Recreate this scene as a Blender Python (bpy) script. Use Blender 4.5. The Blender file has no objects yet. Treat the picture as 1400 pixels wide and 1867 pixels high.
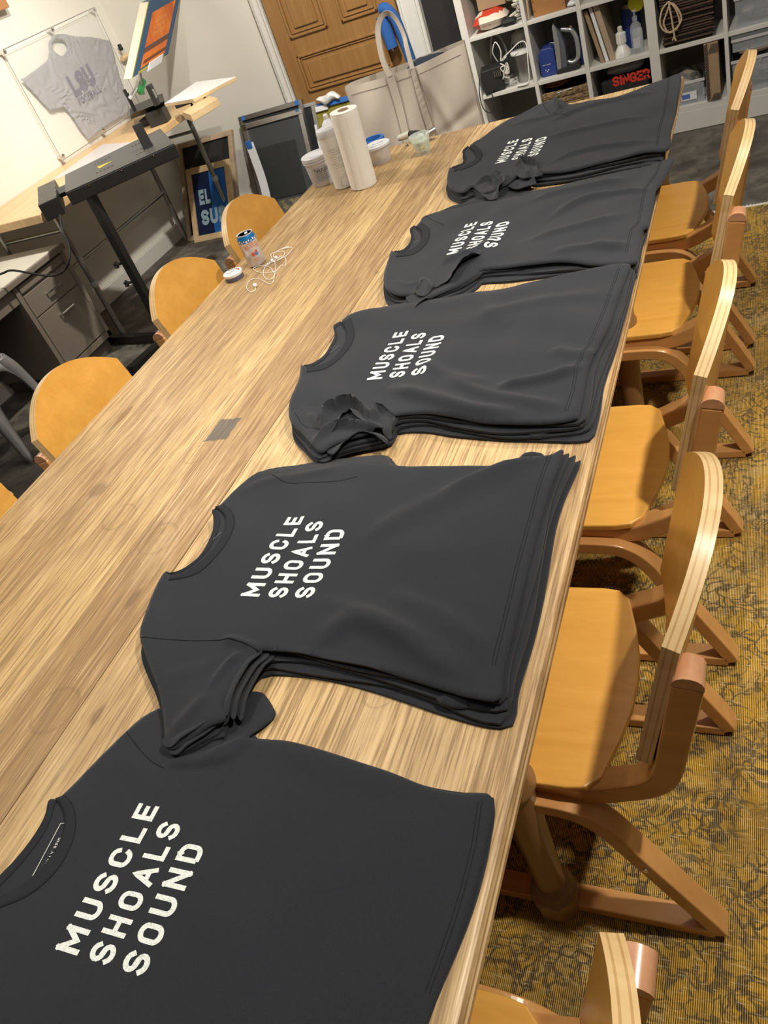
import bpy, bmesh, math, random
import numpy as np
from mathutils import Vector, Matrix
from mathutils.geometry import delaunay_2d_cdt

random.seed(7); rng = np.random.default_rng(5)
PI = math.pi
sc = bpy.context.scene
COL = sc.collection

# ------------------------------------------------------------------ camera, light, exposure
cam_d = bpy.data.cameras.new('camera'); cam = bpy.data.objects.new('camera', cam_d); COL.objects.link(cam)
R3 = Matrix(((0.894124,0.015324,0.447558),(0.320938,0.675081,-0.664278),(-0.312317,0.737585,0.598688)))
M4 = R3.to_4x4(); M4.translation = Vector((0, 0, 1.67)); cam.matrix_world = M4
cam_d.sensor_fit = 'HORIZONTAL'; cam_d.sensor_width = 36.0; cam_d.lens = 37.9241
cam_d.clip_start = 0.05; cam_d.clip_end = 60
sc.camera = cam
sc.view_settings.view_transform = 'Standard'; sc.view_settings.look = 'None'
sc.view_settings.gamma = 1.0; sc.view_settings.exposure = 0.42
sc.view_settings.use_curve_mapping = False
w = bpy.data.worlds.new('world'); sc.world = w; w.use_nodes = True
w.node_tree.nodes['Background'].inputs[0].default_value = (0.97, 0.98, 1.0, 1)
w.node_tree.nodes['Background'].inputs[1].default_value = 0.14

def spot(name, loc, target, power, size=65, blend=0.6, radius=0.04, col=(1.0, 0.93, 0.82)):
    d = bpy.data.lights.new(name, 'SPOT'); d.energy = power; d.spot_size = math.radians(size)
    d.spot_blend = blend; d.shadow_soft_size = radius; d.color = col
    o = bpy.data.objects.new(name, d); COL.objects.link(o); o.location = loc
    o.rotation_euler = (Vector(target) - Vector(loc)).to_track_quat('-Z', 'Y').to_euler()
    return o
def area(name, loc, target, power, sx, sy, col=(1.0, 0.97, 0.93)):
    d = bpy.data.lights.new(name, 'AREA'); d.shape = 'RECTANGLE'; d.size = sx; d.size_y = sy
    d.energy = power; d.color = col
    o = bpy.data.objects.new(name, d); COL.objects.link(o); o.location = loc
    o.rotation_euler = (Vector(target) - Vector(loc)).to_track_quat('-Z', 'Y').to_euler()
    return o
# ceiling track spots
spot('track_spot', (0.72, 0.9, 2.8), (-0.5, 1.0, 0.6), 150, 75, 0.7)
spot('track_spot', (0.72, 2.6, 2.8), (-0.45, 2.4, 0.6), 138, 75, 0.7)
spot('track_spot', (-1.35, 0.5, 2.8), (-1.45, 0.7, 0.75), 62, 70, 0.9)
spot('track_spot', (-0.9, 1.9, 2.8), (-1.0, 1.8, 0.75), 60, 70, 0.9)
spot('track_spot', (-3.15, 2.8, 2.8), (-1.5, 3.0, 0.75), 92, 85, 0.8)
spot('track_spot', (-2.3, 3.1, 2.8), (-4.1, 3.6, 1.25), 245, 80, 0.8)
spot('track_spot', (-1.5, 3.4, 2.8), (-3.0, 5.35, 0.9), 250, 90, 0.8)
spot('track_spot', (-0.4, 2.9, 2.8), (-1.0, 4.7, 0.5), 95, 85, 0.8)
area('ambient_fill', (-1.2, 1.4, 2.85), (-1.2, 1.4, 0), 26, 3.4, 3.4)  # broad area light added as ambient fill, not a fixture of the room

# ------------------------------------------------------------------ material helpers
MATS = {}
class NT:
    def __init__(s, name, rough=0.5, metal=0.0, spec=0.5):
        s.m = bpy.data.materials.new(name); s.m.use_nodes = True; MATS[name] = s.m
        s.t = s.m.node_tree; s.b = s.t.nodes['Principled BSDF']
        s.b.inputs['Roughness'].default_value = rough; s.b.inputs['Metallic'].default_value = metal
        s.b.inputs['Specular IOR Level'].default_value = spec
        s.co = s.t.nodes.new('ShaderNodeTexCoord')
    def _in(s, sock, v):
        if hasattr(v, 'is_output') or isinstance(v, bpy.types.NodeSocket): s.t.links.new(v, sock)
        elif isinstance(v, (tuple, list)):
            v = tuple(v)
            if len(sock.default_value) == 4 and len(v) == 3: v = v + (1,)
            sock.default_value = v
        else: sock.default_value = v
    def obj(s, scale=(1, 1, 1), loc=(0, 0, 0), rot=(0, 0, 0)):
        n = s.t.nodes.new('ShaderNodeMapping'); s.t.links.new(s.co.outputs['Object'], n.inputs[0])
        n.inputs['Scale'].default_value = scale; n.inputs['Location'].default_value = loc; n.inputs['Rotation'].default_value = rot
        return n.outputs[0]
    def noise(s, vec, scale=1, detail=4, rough=0.55, dist=0.0, out='Fac'):
        n = s.t.nodes.new('ShaderNodeTexNoise'); s._in(n.inputs['Vector'], vec)
        n.inputs['Scale'].default_value = scale; n.inputs['Detail'].default_value = detail
        n.inputs['Roughness'].default_value = rough; n.inputs['Distortion'].default_value = dist
        return n.outputs[out]
    def vor(s, vec, scale=1, feature='F1', out='Distance'):
        n = s.t.nodes.new('ShaderNodeTexVoronoi'); n.feature = feature; s._in(n.inputs['Vector'], vec)
        n.inputs['Scale'].default_value = scale; return n.outputs[out]
    def wave(s, vec, scale=1, dist=0, direction='X', detail=2, dscale=1):
        n = s.t.nodes.new('ShaderNodeTexWave'); s._in(n.inputs['Vector'], vec); n.bands_direction = direction
        n.inputs['Scale'].default_value = scale; n.inputs['Distortion'].default_value = dist
        n.inputs['Detail'].default_value = detail; n.inputs['Detail Scale'].default_value = dscale
        return n.outputs['Fac']
    def math(s, op, a, b=0.0, c=0.0, clamp=False):
        n = s.t.nodes.new('ShaderNodeMath'); n.operation = op; n.use_clamp = clamp
        s._in(n.inputs[0], a); s._in(n.inputs[1], b)
        if len(n.inputs) > 2: s._in(n.inputs[2], c)
        return n.outputs[0]
    def mix(s, f, a, b, mode='MIX'):
        n = s.t.nodes.new('ShaderNodeMix'); n.data_type = 'RGBA'; n.blend_type = mode
        s._in(n.inputs[0], f); s._in(n.inputs[6], a); s._in(n.inputs[7], b); return n.outputs[2]
    def ramp(s, f, stops, interp='LINEAR'):
        n = s.t.nodes.new('ShaderNodeValToRGB'); s._in(n.inputs[0], f); r = n.color_ramp; r.interpolation = interp
        while len(r.elements) < len(stops): r.elements.new(0.5)
        for e, (p, c) in zip(r.elements, stops):
            e.position = p; e.color = (c, c, c, 1) if isinstance(c, (int, float)) else tuple(c) + (1,)
        return n.outputs[0]
    def xyz(s, vec):
        n = s.t.nodes.new('ShaderNodeSeparateXYZ'); s._in(n.inputs[0], vec); return n.outputs
    def bump(s, h, strength=0.3, dist=0.002):
        n = s.t.nodes.new('ShaderNodeBump'); s._in(n.inputs['Height'], h)
        n.inputs['Strength'].default_value = strength; n.inputs['Distance'].default_value = dist
        s.t.links.new(n.outputs[0], s.b.inputs['Normal'])
    def col(s, c): s._in(s.b.inputs['Base Color'], c)
    def rough(s, c): s._in(s.b.inputs['Roughness'], c)

def plain(name, c, rough=0.5, metal=0.0, spec=0.5, var=0.08, nscale=30, bump=0.0):
    n = NT(name, rough, metal, spec)
    f = n.noise(n.obj(), nscale, 3)
    n.col(n.mix(f, tuple(max(0, x * (1 - var)) for x in c), tuple(min(1, x * (1 + var)) for x in c)))
    if bump: n.bump(f, bump, 0.001)
    return n
def glassy(name, c=(0.9, 0.93, 0.93), alpha=0.25, rough=0.12, trans=0.0):
    n = plain(name, c, rough, var=0.03)
    n.b.inputs['Alpha'].default_value = alpha
    if trans: n.b.inputs['Transmission Weight'].default_value = trans
    return n

# oak table top: boards run along y
n = NT('oak_table', 0.42)
v = n.obj(); X = n.xyz(v)
u = n.math('MULTIPLY_ADD', X[0], 1 / 1.46, 1.77 / 1.46)      # 0 left edge .. 1 right edge
base = n.ramp(u, [(0.0, (0.50, 0.33, 0.145)), (0.105, (0.43, 0.275, 0.12)), (0.20, (0.53, 0.35, 0.15)), (0.29, (0.60, 0.405, 0.175)),
                  (0.352, (0.36, 0.220, 0.092)), (0.459, (0.60, 0.41, 0.19)), (0.62, (0.58, 0.39, 0.175)), (0.80, (0.62, 0.425, 0.20)), (0.955, (0.47, 0.30, 0.13))], 'CONSTANT')
g1 = n.noise(n.obj((34, 0.8, 8)), 1, 6, 0.6, 0.35)
g2 = n.noise(n.obj((260, 7, 30)), 1, 4, 0.6)
g3 = n.noise(n.obj((3.2, 1.3, 2)), 1, 5, 0.65, 0.8)
c = n.mix(n.ramp(g1, [(0.30, 0.0), (0.72, 1.0)]), n.mix(0.19, base, (0.20, 0.115, 0.05)), n.mix(0.11, base, (0.72, 0.53, 0.30)))
c = n.mix(n.ramp(g2, [(0.38, 0.72), (0.52, 0.0)]), c, (0.17, 0.095, 0.04))
c = n.mix(n.ramp(g2, [(0.54, 0.0), (0.68, 0.45)]), c, (0.80, 0.62, 0.37))
c = n.mix(n.ramp(g3, [(0.35, 0.45), (0.58, 0.0)]), c, (0.21, 0.13, 0.065))
# worn patches paler
c = n.mix(n.ramp(n.noise(n.obj((3.5, 1.6, 2), (3, 7, 1)), 1, 5, 0.65, 1.2), [(0.55, 0.0), (0.75, 0.32)]), c, (0.78, 0.60, 0.34))
def ell(cx, cy, rx, ry, warp=0.25):
    dx = n.math('MULTIPLY', n.math('SUBTRACT', X[0], cx), 1 / rx); dy = n.math('MULTIPLY', n.math('SUBTRACT', X[1], cy), 1 / ry)
    r2 = n.math('SQRT', n.math('ADD', n.math('MULTIPLY', dx, dx), n.math('MULTIPLY', dy, dy)))
    return n.math('ADD', r2, n.math('MULTIPLY', n.math('SUBTRACT', n.noise(v, 22, 3), 0.5), warp * 2))
def boxm(cx, cy, rx, ry):
    dx = n.math('ABSOLUTE', n.math('MULTIPLY', n.math('SUBTRACT', X[0], cx), 1 / rx)); dy = n.math('ABSOLUTE', n.math('MULTIPLY', n.math('SUBTRACT', X[1], cy), 1 / ry))
    return n.math('MAXIMUM', dx, dy)
c = n.mix(n.ramp(n.math('ADD', boxm(-1.245, 1.335, 0.034, 0.046), n.math('MULTIPLY', n.math('SUBTRACT', n.noise(v, 60, 3), .5), .35)), [(0.93, 0.85), (1.0, 0.0)]), c, (0.07, 0.065, 0.06))
c = n.mix(n.ramp(ell(-1.645, 1.44, 0.014, 0.05, 0.1), [(0.8, 0.8), (1.0, 0.0)]), c, (0.22, 0.115, 0.045))
for (cx, cy, r) in ((-1.27, 1.24, .037), (-1.60, 0.98, .032), (-1.36, 1.02, .045), (-1.15, 0.52, .05), (-1.52, 1.9, .04), (-1.42, 2.6, .05), (-1.2, .95, .05), (-0.55, .62, .03), (-1.05, 1.7, .04)):
    e = n.math('ABSOLUTE', n.math('SUBTRACT', ell(cx, cy, r, r * 1.05, 0.08), 0.9))
    c = n.mix(n.math('MULTIPLY', n.ramp(e, [(0.03, 0.55), (0.09, 0.0)]), n.noise(v, 14, 2)), c, (0.16, 0.09, 0.04))
for (cx, cy, rx, ry) in ((-1.15, .78, .012, .03), (-1.05, .52, .012, .03), (-1.72, .95, .02, .06), (-1.02, .9, .01, .02), (-1.5, 1.12, .03, .04), (-1.1, 2.1, .008, .012), (-1.17, 2.9, .006, .01)):
    c = n.mix(n.ramp(ell(cx, cy, rx, ry, 0.5), [(0.5, 0.6), (1.1, 0.0)]), c, (0.15, 0.085, 0.045))
n.col(c); n.rough(n.ramp(g2, [(0.35, 0.62), (0.6, 0.40)])); n.bump(g2, 0.35, 0.0012)

def beech(name, a, b, rough, scale=(3, 14, 14), bmp=0.05):
    n = NT(name, rough); g = n.noise(n.obj(scale), 1, 4, 0.55, 0.9); f = n.noise(n.obj(tuple(x * 7 for x in scale)), 1, 2)
    c = n.mix(n.ramp(g, [(0.3, 0.0), (0.7, 1.0)]), a, b); n.col(n.mix(n.math('MULTIPLY', f, 0.25), c, tuple(x * 0.55 for x in a)))
    n.bump(f, bmp, 0.0006); n.b.inputs['Coat Weight'].default_value = 0.3; n.b.inputs['Coat Roughness'].default_value = 0.25
beech('beech_ply', (0.68, 0.335, 0.058), (0.78, 0.410, 0.085), 0.36)
beech('beech_frame', (0.52, 0.245, 0.075), (0.68, 0.35, 0.12), 0.30)
beech('beech_end', (0.50, 0.24, 0.12), (0.62, 0.33, 0.18), 0.28, (20, 20, 40))
beech('ply_pale', (0.66, 0.45, 0.21), (0.74, 0.54, 0.29), 0.28)
beech('ply_dark', (0.47, 0.28, 0.11), (0.60, 0.38, 0.17), 0.30)
beech('butcher_block', (0.60, 0.38, 0.17), (0.80, 0.57, 0.30), 0.45, (34, 1.6, 10))
beech('raw_pine', (0.60, 0.42, 0.22), (0.74, 0.55, 0.32), 0.6, (6, 6, 24))
beech('leg_oak', (0.23, 0.115, 0.04), (0.33, 0.175, 0.065), 0.45, (24, 24, 2.5))
beech('door_oak', (0.27, 0.135, 0.040), (0.36, 0.19, 0.062), 0.5, (22, 22, 1.6))
beech('box_wood', (0.33, 0.15, 0.05), (0.42, 0.20, 0.07), 0.5)
beech('grey_board', (0.40, 0.30, 0.20), (0.50, 0.39, 0.27), 0.6, (4, 4, 20))

# charcoal jersey
n = NT('charcoal_jersey', 0.92, spec=0.22); v = n.obj()
f = n.noise(v, 900, 2); g = n.noise(v, 9, 3)
n.col(n.mix(n.ramp(f, [(0.3, 0.0), (0.7, 1.0)]), (0.0150, 0.0168, 0.0215), (0.0225, 0.0248, 0.031)))
n.bump(n.math('ADD', f, n.math('MULTIPLY', g, 0.6)), 0.25, 0.0009)
n.b.inputs['Sheen Weight'].default_value = 0.10; n.b.inputs['Sheen Roughness'].default_value = 0.5
plain('jersey_rib', (0.019, 0.0205, 0.025), 0.95, spec=0.2, nscale=600)
plain('black_thread', (0.010, 0.010, 0.012), 0.8, spec=0.2)
n = NT('print_ink', 0.75, spec=0.3); f = n.noise(n.obj(), 420, 3, 0.7)
n.col(n.mix(n.ramp(f, [(0.36, 1.0), (0.52, 0.0)]), (0.74, 0.78, 0.74), (0.46, 0.52, 0.48)))
plain('label_ink', (0.62, 0.64, 0.62), 0.7)
plain('faint_ink', (0.12, 0.125, 0.13), 0.7)

# concrete floor
n = NT('concrete', 0.55); v = n.obj()
f = n.noise(v, 2.3, 6, 0.62, 1.0); g = n.noise(v, 14, 5, 0.7, 0.5)
c = n.ramp(f, [(0.30, (0.045, 0.038, 0.030)), (0.48, (0.115, 0.105, 0.09)), (0.60, (0.20, 0.185, 0.155)), (0.78, (0.33, 0.27, 0.17))])
c = n.mix(n.ramp(g, [(0.35, 0.7), (0.62, 0.0)]), c, (0.045, 0.038, 0.032)); n.col(c); n.bump(g, 0.2, 0.002)

# mustard over-dyed rug
n = NT('mustard_rug', 0.95, spec=0.15); v = n.obj(); X = n.xyz(v)
wn = n.t.nodes.new('ShaderNodeTexNoise'); n.t.links.new(v, wn.inputs['Vector']); wn.inputs['Scale'].default_value = 9; wn.inputs['Detail'].default_value = 3
wv = n.t.nodes.new('ShaderNodeVectorMath'); wv.operation = 'SCALE'; n.t.links.new(wn.outputs['Color'], wv.inputs[0]); wv.inputs['Scale'].default_value = 0.16
av = n.t.nodes.new('ShaderNodeVectorMath'); av.operation = 'ADD'; n.t.links.new(v, av.inputs[0]); n.t.links.new(wv.outputs[0], av.inputs[1]); vv = av.outputs[0]
tone = n.ramp(n.noise(v, 3.2, 5, 0.65, 0.6), [(0.28, (0.20, 0.120, 0.020)), (0.42, (0.44, 0.235, 0.016)), (0.56, (0.60, 0.325, 0.018)), (0.70, (0.58, 0.39, 0.10))])
l1 = n.ramp(n.vor(vv, 30, 'DISTANCE_TO_EDGE'), [(0.05, 1.0), (0.10, 0.0)])
l2 = n.ramp(n.math('ABSOLUTE', n.math('SUBTRACT', n.noise(vv, 30, 1.5), 0.5)), [(0.022, 1.0), (0.045, 0.0)])
brk = n.ramp(n.noise(v, 9, 4), [(0.42, 0.0), (0.52, 1.0)])
brk2 = n.ramp(n.noise(v, 8, 3), [(0.46, 0.9), (0.60, 0.0)])
pal = n.ramp(n.noise(n.obj((1.2, 1, 1), (4, 2, 0)), 5, 5, 0.7, 0.8), [(0.50, 0.0), (0.66, 0.6)])
pal2 = n.ramp(n.noise(n.obj((1, 1, 1), (9, 5, 0)), 7, 5, 0.7, 1.0), [(0.34, 0.65), (0.50, 0.0)])
tone = n.mix(pal, tone, (0.56, 0.44, 0.22)); tone = n.mix(pal2, tone, (0.16, 0.085, 0.018))
c = n.mix(n.math('MULTIPLY', l1, brk), tone, (0.022, 0.020, 0.022))
c = n.mix(n.math('MULTIPLY', l2, brk2), c, (0.045, 0.036, 0.030))
for x0 in (-0.145, -0.105, 0.10, 0.15):
    e = n.math('ABSOLUTE', n.math('SUBTRACT', X[0], x0))
    c = n.mix(n.math('MULTIPLY', n.ramp(e, [(0.0025, 0.75), (0.005, 0.0)]), n.noise(v, 18, 2)), c, (0.04, 0.032, 0.028))
wx = n.wave(v, 84, 0.7, 'X', 2, 6); wy = n.wave(v, 30, 1.2, 'Y', 2, 6)
c = n.mix(n.math('MULTIPLY', n.ramp(wx, [(0.18, 0.95), (0.46, 0.0)]), 0.9), c, (0.045, 0.030, 0.014))
c = n.mix(n.ramp(wx, [(0.60, 0.0), (0.92, 0.42)]), c, (0.84, 0.58, 0.20))
c = n.mix(n.math('MULTIPLY', n.ramp(n.noise(n.obj((30, 260, 10)), 1, 3), [(0.60, 0.0), (0.72, 0.7)]), 1.0), c, (0.62, 0.52, 0.36))
n.col(c); n.bump(n.math('ADD', wx, n.math('MULTIPLY', wy, 0.5)), 0.6, 0.002)
plain('rug_fringe', (0.62, 0.60, 0.52), 0.95, nscale=200)

# walls and other plain surfaces
n = NT('wall_paint', 0.8); f = n.noise(n.obj(), 3, 5, 0.6); g = n.noise(n.obj(), 60, 3)
n.col(n.mix(f, (0.66, 0.64, 0.58), (0.72, 0.70, 0.64))); n.bump(g, 0.08, 0.002)
plain('white_trim', (0.66, 0.65, 0.61), 0.5, var=0.05)
plain('shelf_white', (0.66, 0.65, 0.61), 0.6, var=0.06, nscale=9)
plain('shelf_back', (0.30, 0.30, 0.27), 0.8, var=0.1)
plain('ceiling_paint', (0.60, 0.58, 0.53), 0.9)
plain('canvas_natural', (0.64, 0.57, 0.48), 0.9, nscale=240, var=0.1, bump=0.3)
plain('canvas_thread', (0.30, 0.26, 0.21), 0.9)
plain('navy_cloth', (0.022, 0.030, 0.055), 0.85)
plain('black_metal', (0.018, 0.018, 0.018), 0.42)
plain('dryer_top', (0.065, 0.066, 0.064), 0.45)
plain('black_matte', (0.012, 0.012, 0.013), 0.7)
plain('desk_taupe', (0.20, 0.17, 0.14), 0.45)
plain('desk_dark', (0.10, 0.085, 0.07), 0.5)
plain('desk_laminate', (0.60, 0.58, 0.50), 0.5, nscale=8)
plain('chrome', (0.75, 0.74, 0.72), 0.18, 1.0)
plain('dull_steel', (0.36, 0.36, 0.35), 0.35, 0.9)
plain('aluminium', (0.55, 0.55, 0.54), 0.32, 0.9)
plain('galvanised', (0.44, 0.45, 0.46), 0.42, 0.35, nscale=12, var=0.15)
plain('screen_mesh', (0.055, 0.06, 0.065), 0.5)
plain('screen_mesh_dark', (0.028, 0.032, 0.033), 0.5)
n = NT('stained_base', 0.7); n.col(n.ramp(n.noise(n.obj(), 26, 4, 0.7, 1.0), [(0.35, (0.03, 0.05, 0.09)), (0.5, (0.16, 0.13, 0.06)), (0.62, (0.30, 0.26, 0.17)), (0.75, (0.10, 0.07, 0.04))]))
n = NT('olive_mesh', 0.6); n.col(n.ramp(n.noise(n.obj(), 14, 4, 0.7, 1.0), [(0.35, (0.14, 0.12, 0.02)), (0.55, (0.30, 0.26, 0.03)), (0.7, (0.10, 0.10, 0.03))]))
plain('blue_tape', (0.03, 0.15, 0.50), 0.6)
plain('white_plastic', (0.78, 0.78, 0.75), 0.35, var=0.03)
plain('off_white_plastic', (0.62, 0.60, 0.53), 0.45, var=0.05)
n = NT('paper_towel', 0.9, spec=0.1); n.col((0.84, 0.82, 0.77)); n.bump(n.vor(n.obj(), 110), 0.35, 0.0012)
plain('cardboard', (0.34, 0.235, 0.14), 0.85, nscale=12)
plain('cardboard_core', (0.20, 0.14, 0.09), 0.85)
plain('grey_print', (0.30, 0.30, 0.33), 0.6)
plain('dark_print', (0.05, 0.05, 0.07), 0.6)
plain('label_grey', (0.50, 0.50, 0.54), 0.5, nscale=60, var=0.2)
plain('bucket_plastic', (0.66, 0.67, 0.70), 0.4, var=0.03)
glassy('deli_clear', (0.80, 0.80, 0.84), 0.55, 0.3)
glassy('clear_bin', (0.62, 0.67, 0.72), 0.26, 0.2)
glassy('acrylic', (0.80, 0.82, 0.80), 0.10, 0.08)
glassy('thin_glass', (0.85, 0.92, 0.88), 0.35, 0.06)
plain('lime_ice', (0.55, 0.66, 0.50), 0.25, nscale=60, var=0.35)
plain('lime_flesh', (0.62, 0.60, 0.12), 0.4)
plain('can_silver', (0.66, 0.64, 0.66), 0.32, 0.5, nscale=80, var=0.08)
plain('can_blue', (0.02, 0.20, 0.50), 0.28, 0.35)
plain('can_lid', (0.80, 0.80, 0.80), 0.3, 0.15)
plain('red_ink', (0.55, 0.10, 0.06), 0.5)
plain('orange_ink', (0.62, 0.22, 0.10), 0.5)
plain('blue_ink', (0.08, 0.17, 0.45), 0.5)
plain('cable_white', (0.85, 0.85, 0.84), 0.4)
plain('tin_white', (0.80, 0.78, 0.78), 0.35)
plain('tin_navy', (0.10, 0.10, 0.16), 0.4)
n = NT('heather_grey', 0.92, spec=0.15); f = n.noise(n.obj(), 260, 3, 0.7); n.col(n.mix(f, (0.22, 0.21, 0.235), (0.33, 0.32, 0.35)))
plain('purple_ink', (0.085, 0.06, 0.13), 0.8, nscale=90, var=0.4)
plain('press_white', (0.74, 0.75, 0.76), 0.5, var=0.05)
plain('green_clamp', (0.02, 0.22, 0.06), 0.4)
plain('dark_blue_art', (0.006, 0.016, 0.055), 0.35)
plain('bright_blue_art', (0.02, 0.13, 0.42), 0.35)
plain('art_letters', (0.30, 0.42, 0.50), 0.5)
plain('poster_blue', (0.035, 0.09, 0.17), 0.6)
plain('poster_yellow', (0.42, 0.36, 0.04), 0.6)
n = NT('poster_orange', 0.6); n.col(n.ramp(n.noise(n.obj(), 9, 3), [(0.35, (0.52, 0.11, 0.02)), (0.6, (0.72, 0.20, 0.03)), (0.8, (0.60, 0.26, 0.04))]))
plain('poster_brown', (0.16, 0.055, 0.025), 0.6)
plain('poster_ink', (0.70, 0.36, 0.12), 0.6)
plain('frame_cream', (0.62, 0.58, 0.46), 0.5)
plain('bag_red', (0.50, 0.045, 0.02), 0.35)
plain('bag_cream', (0.66, 0.56, 0.46), 0.5)
plain('iron_grey', (0.13, 0.15, 0.17), 0.3, 0.3)
plain('iron_silver', (0.48, 0.50, 0.52), 0.25, 0.6)
plain('royal_blue', (0.025, 0.05, 0.22), 0.4)
plain('cloth_blue', (0.02, 0.10, 0.34), 0.9)
plain('hazard_black', (0.03, 0.03, 0.028), 0.6)
plain('singer_red', (0.62, 0.04, 0.02), 0.5)
plain('yellow_card', (0.70, 0.66, 0.03), 0.5)
n = NT('rattan_dark', 0.6); f = n.wave(n.obj(), 24, 1.0, 'Z', 2, 3); n.col(n.mix(f, (0.018, 0.010, 0.007), (0.10, 0.055, 0.035))); n.bump(f, 1.0, 0.006)
n = NT('seagrass', 0.8); f = n.noise(n.obj((1, 1, 1.6)), 55, 3); n.col(n.ramp(f, [(0.35, (0.06, 0.035, 0.015)), (0.6, (0.30, 0.20, 0.10))])); n.bump(f, 1.0, 0.006)
plain('jute', (0.50, 0.38, 0.24), 0.9, nscale=120, var=0.25)
plain('brown_cord', (0.20, 0.07, 0.025), 0.7)
n = NT('jumble', 0.7); n.col(n.ramp(n.vor(n.obj(), 34, out='Color'), [(0.2, (0.08, 0.08, 0.085)), (0.5, (0.22, 0.20, 0.19)), (0.75, (0.40, 0.33, 0.28)), (0.95, (0.12, 0.16, 0.12))]))

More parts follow.
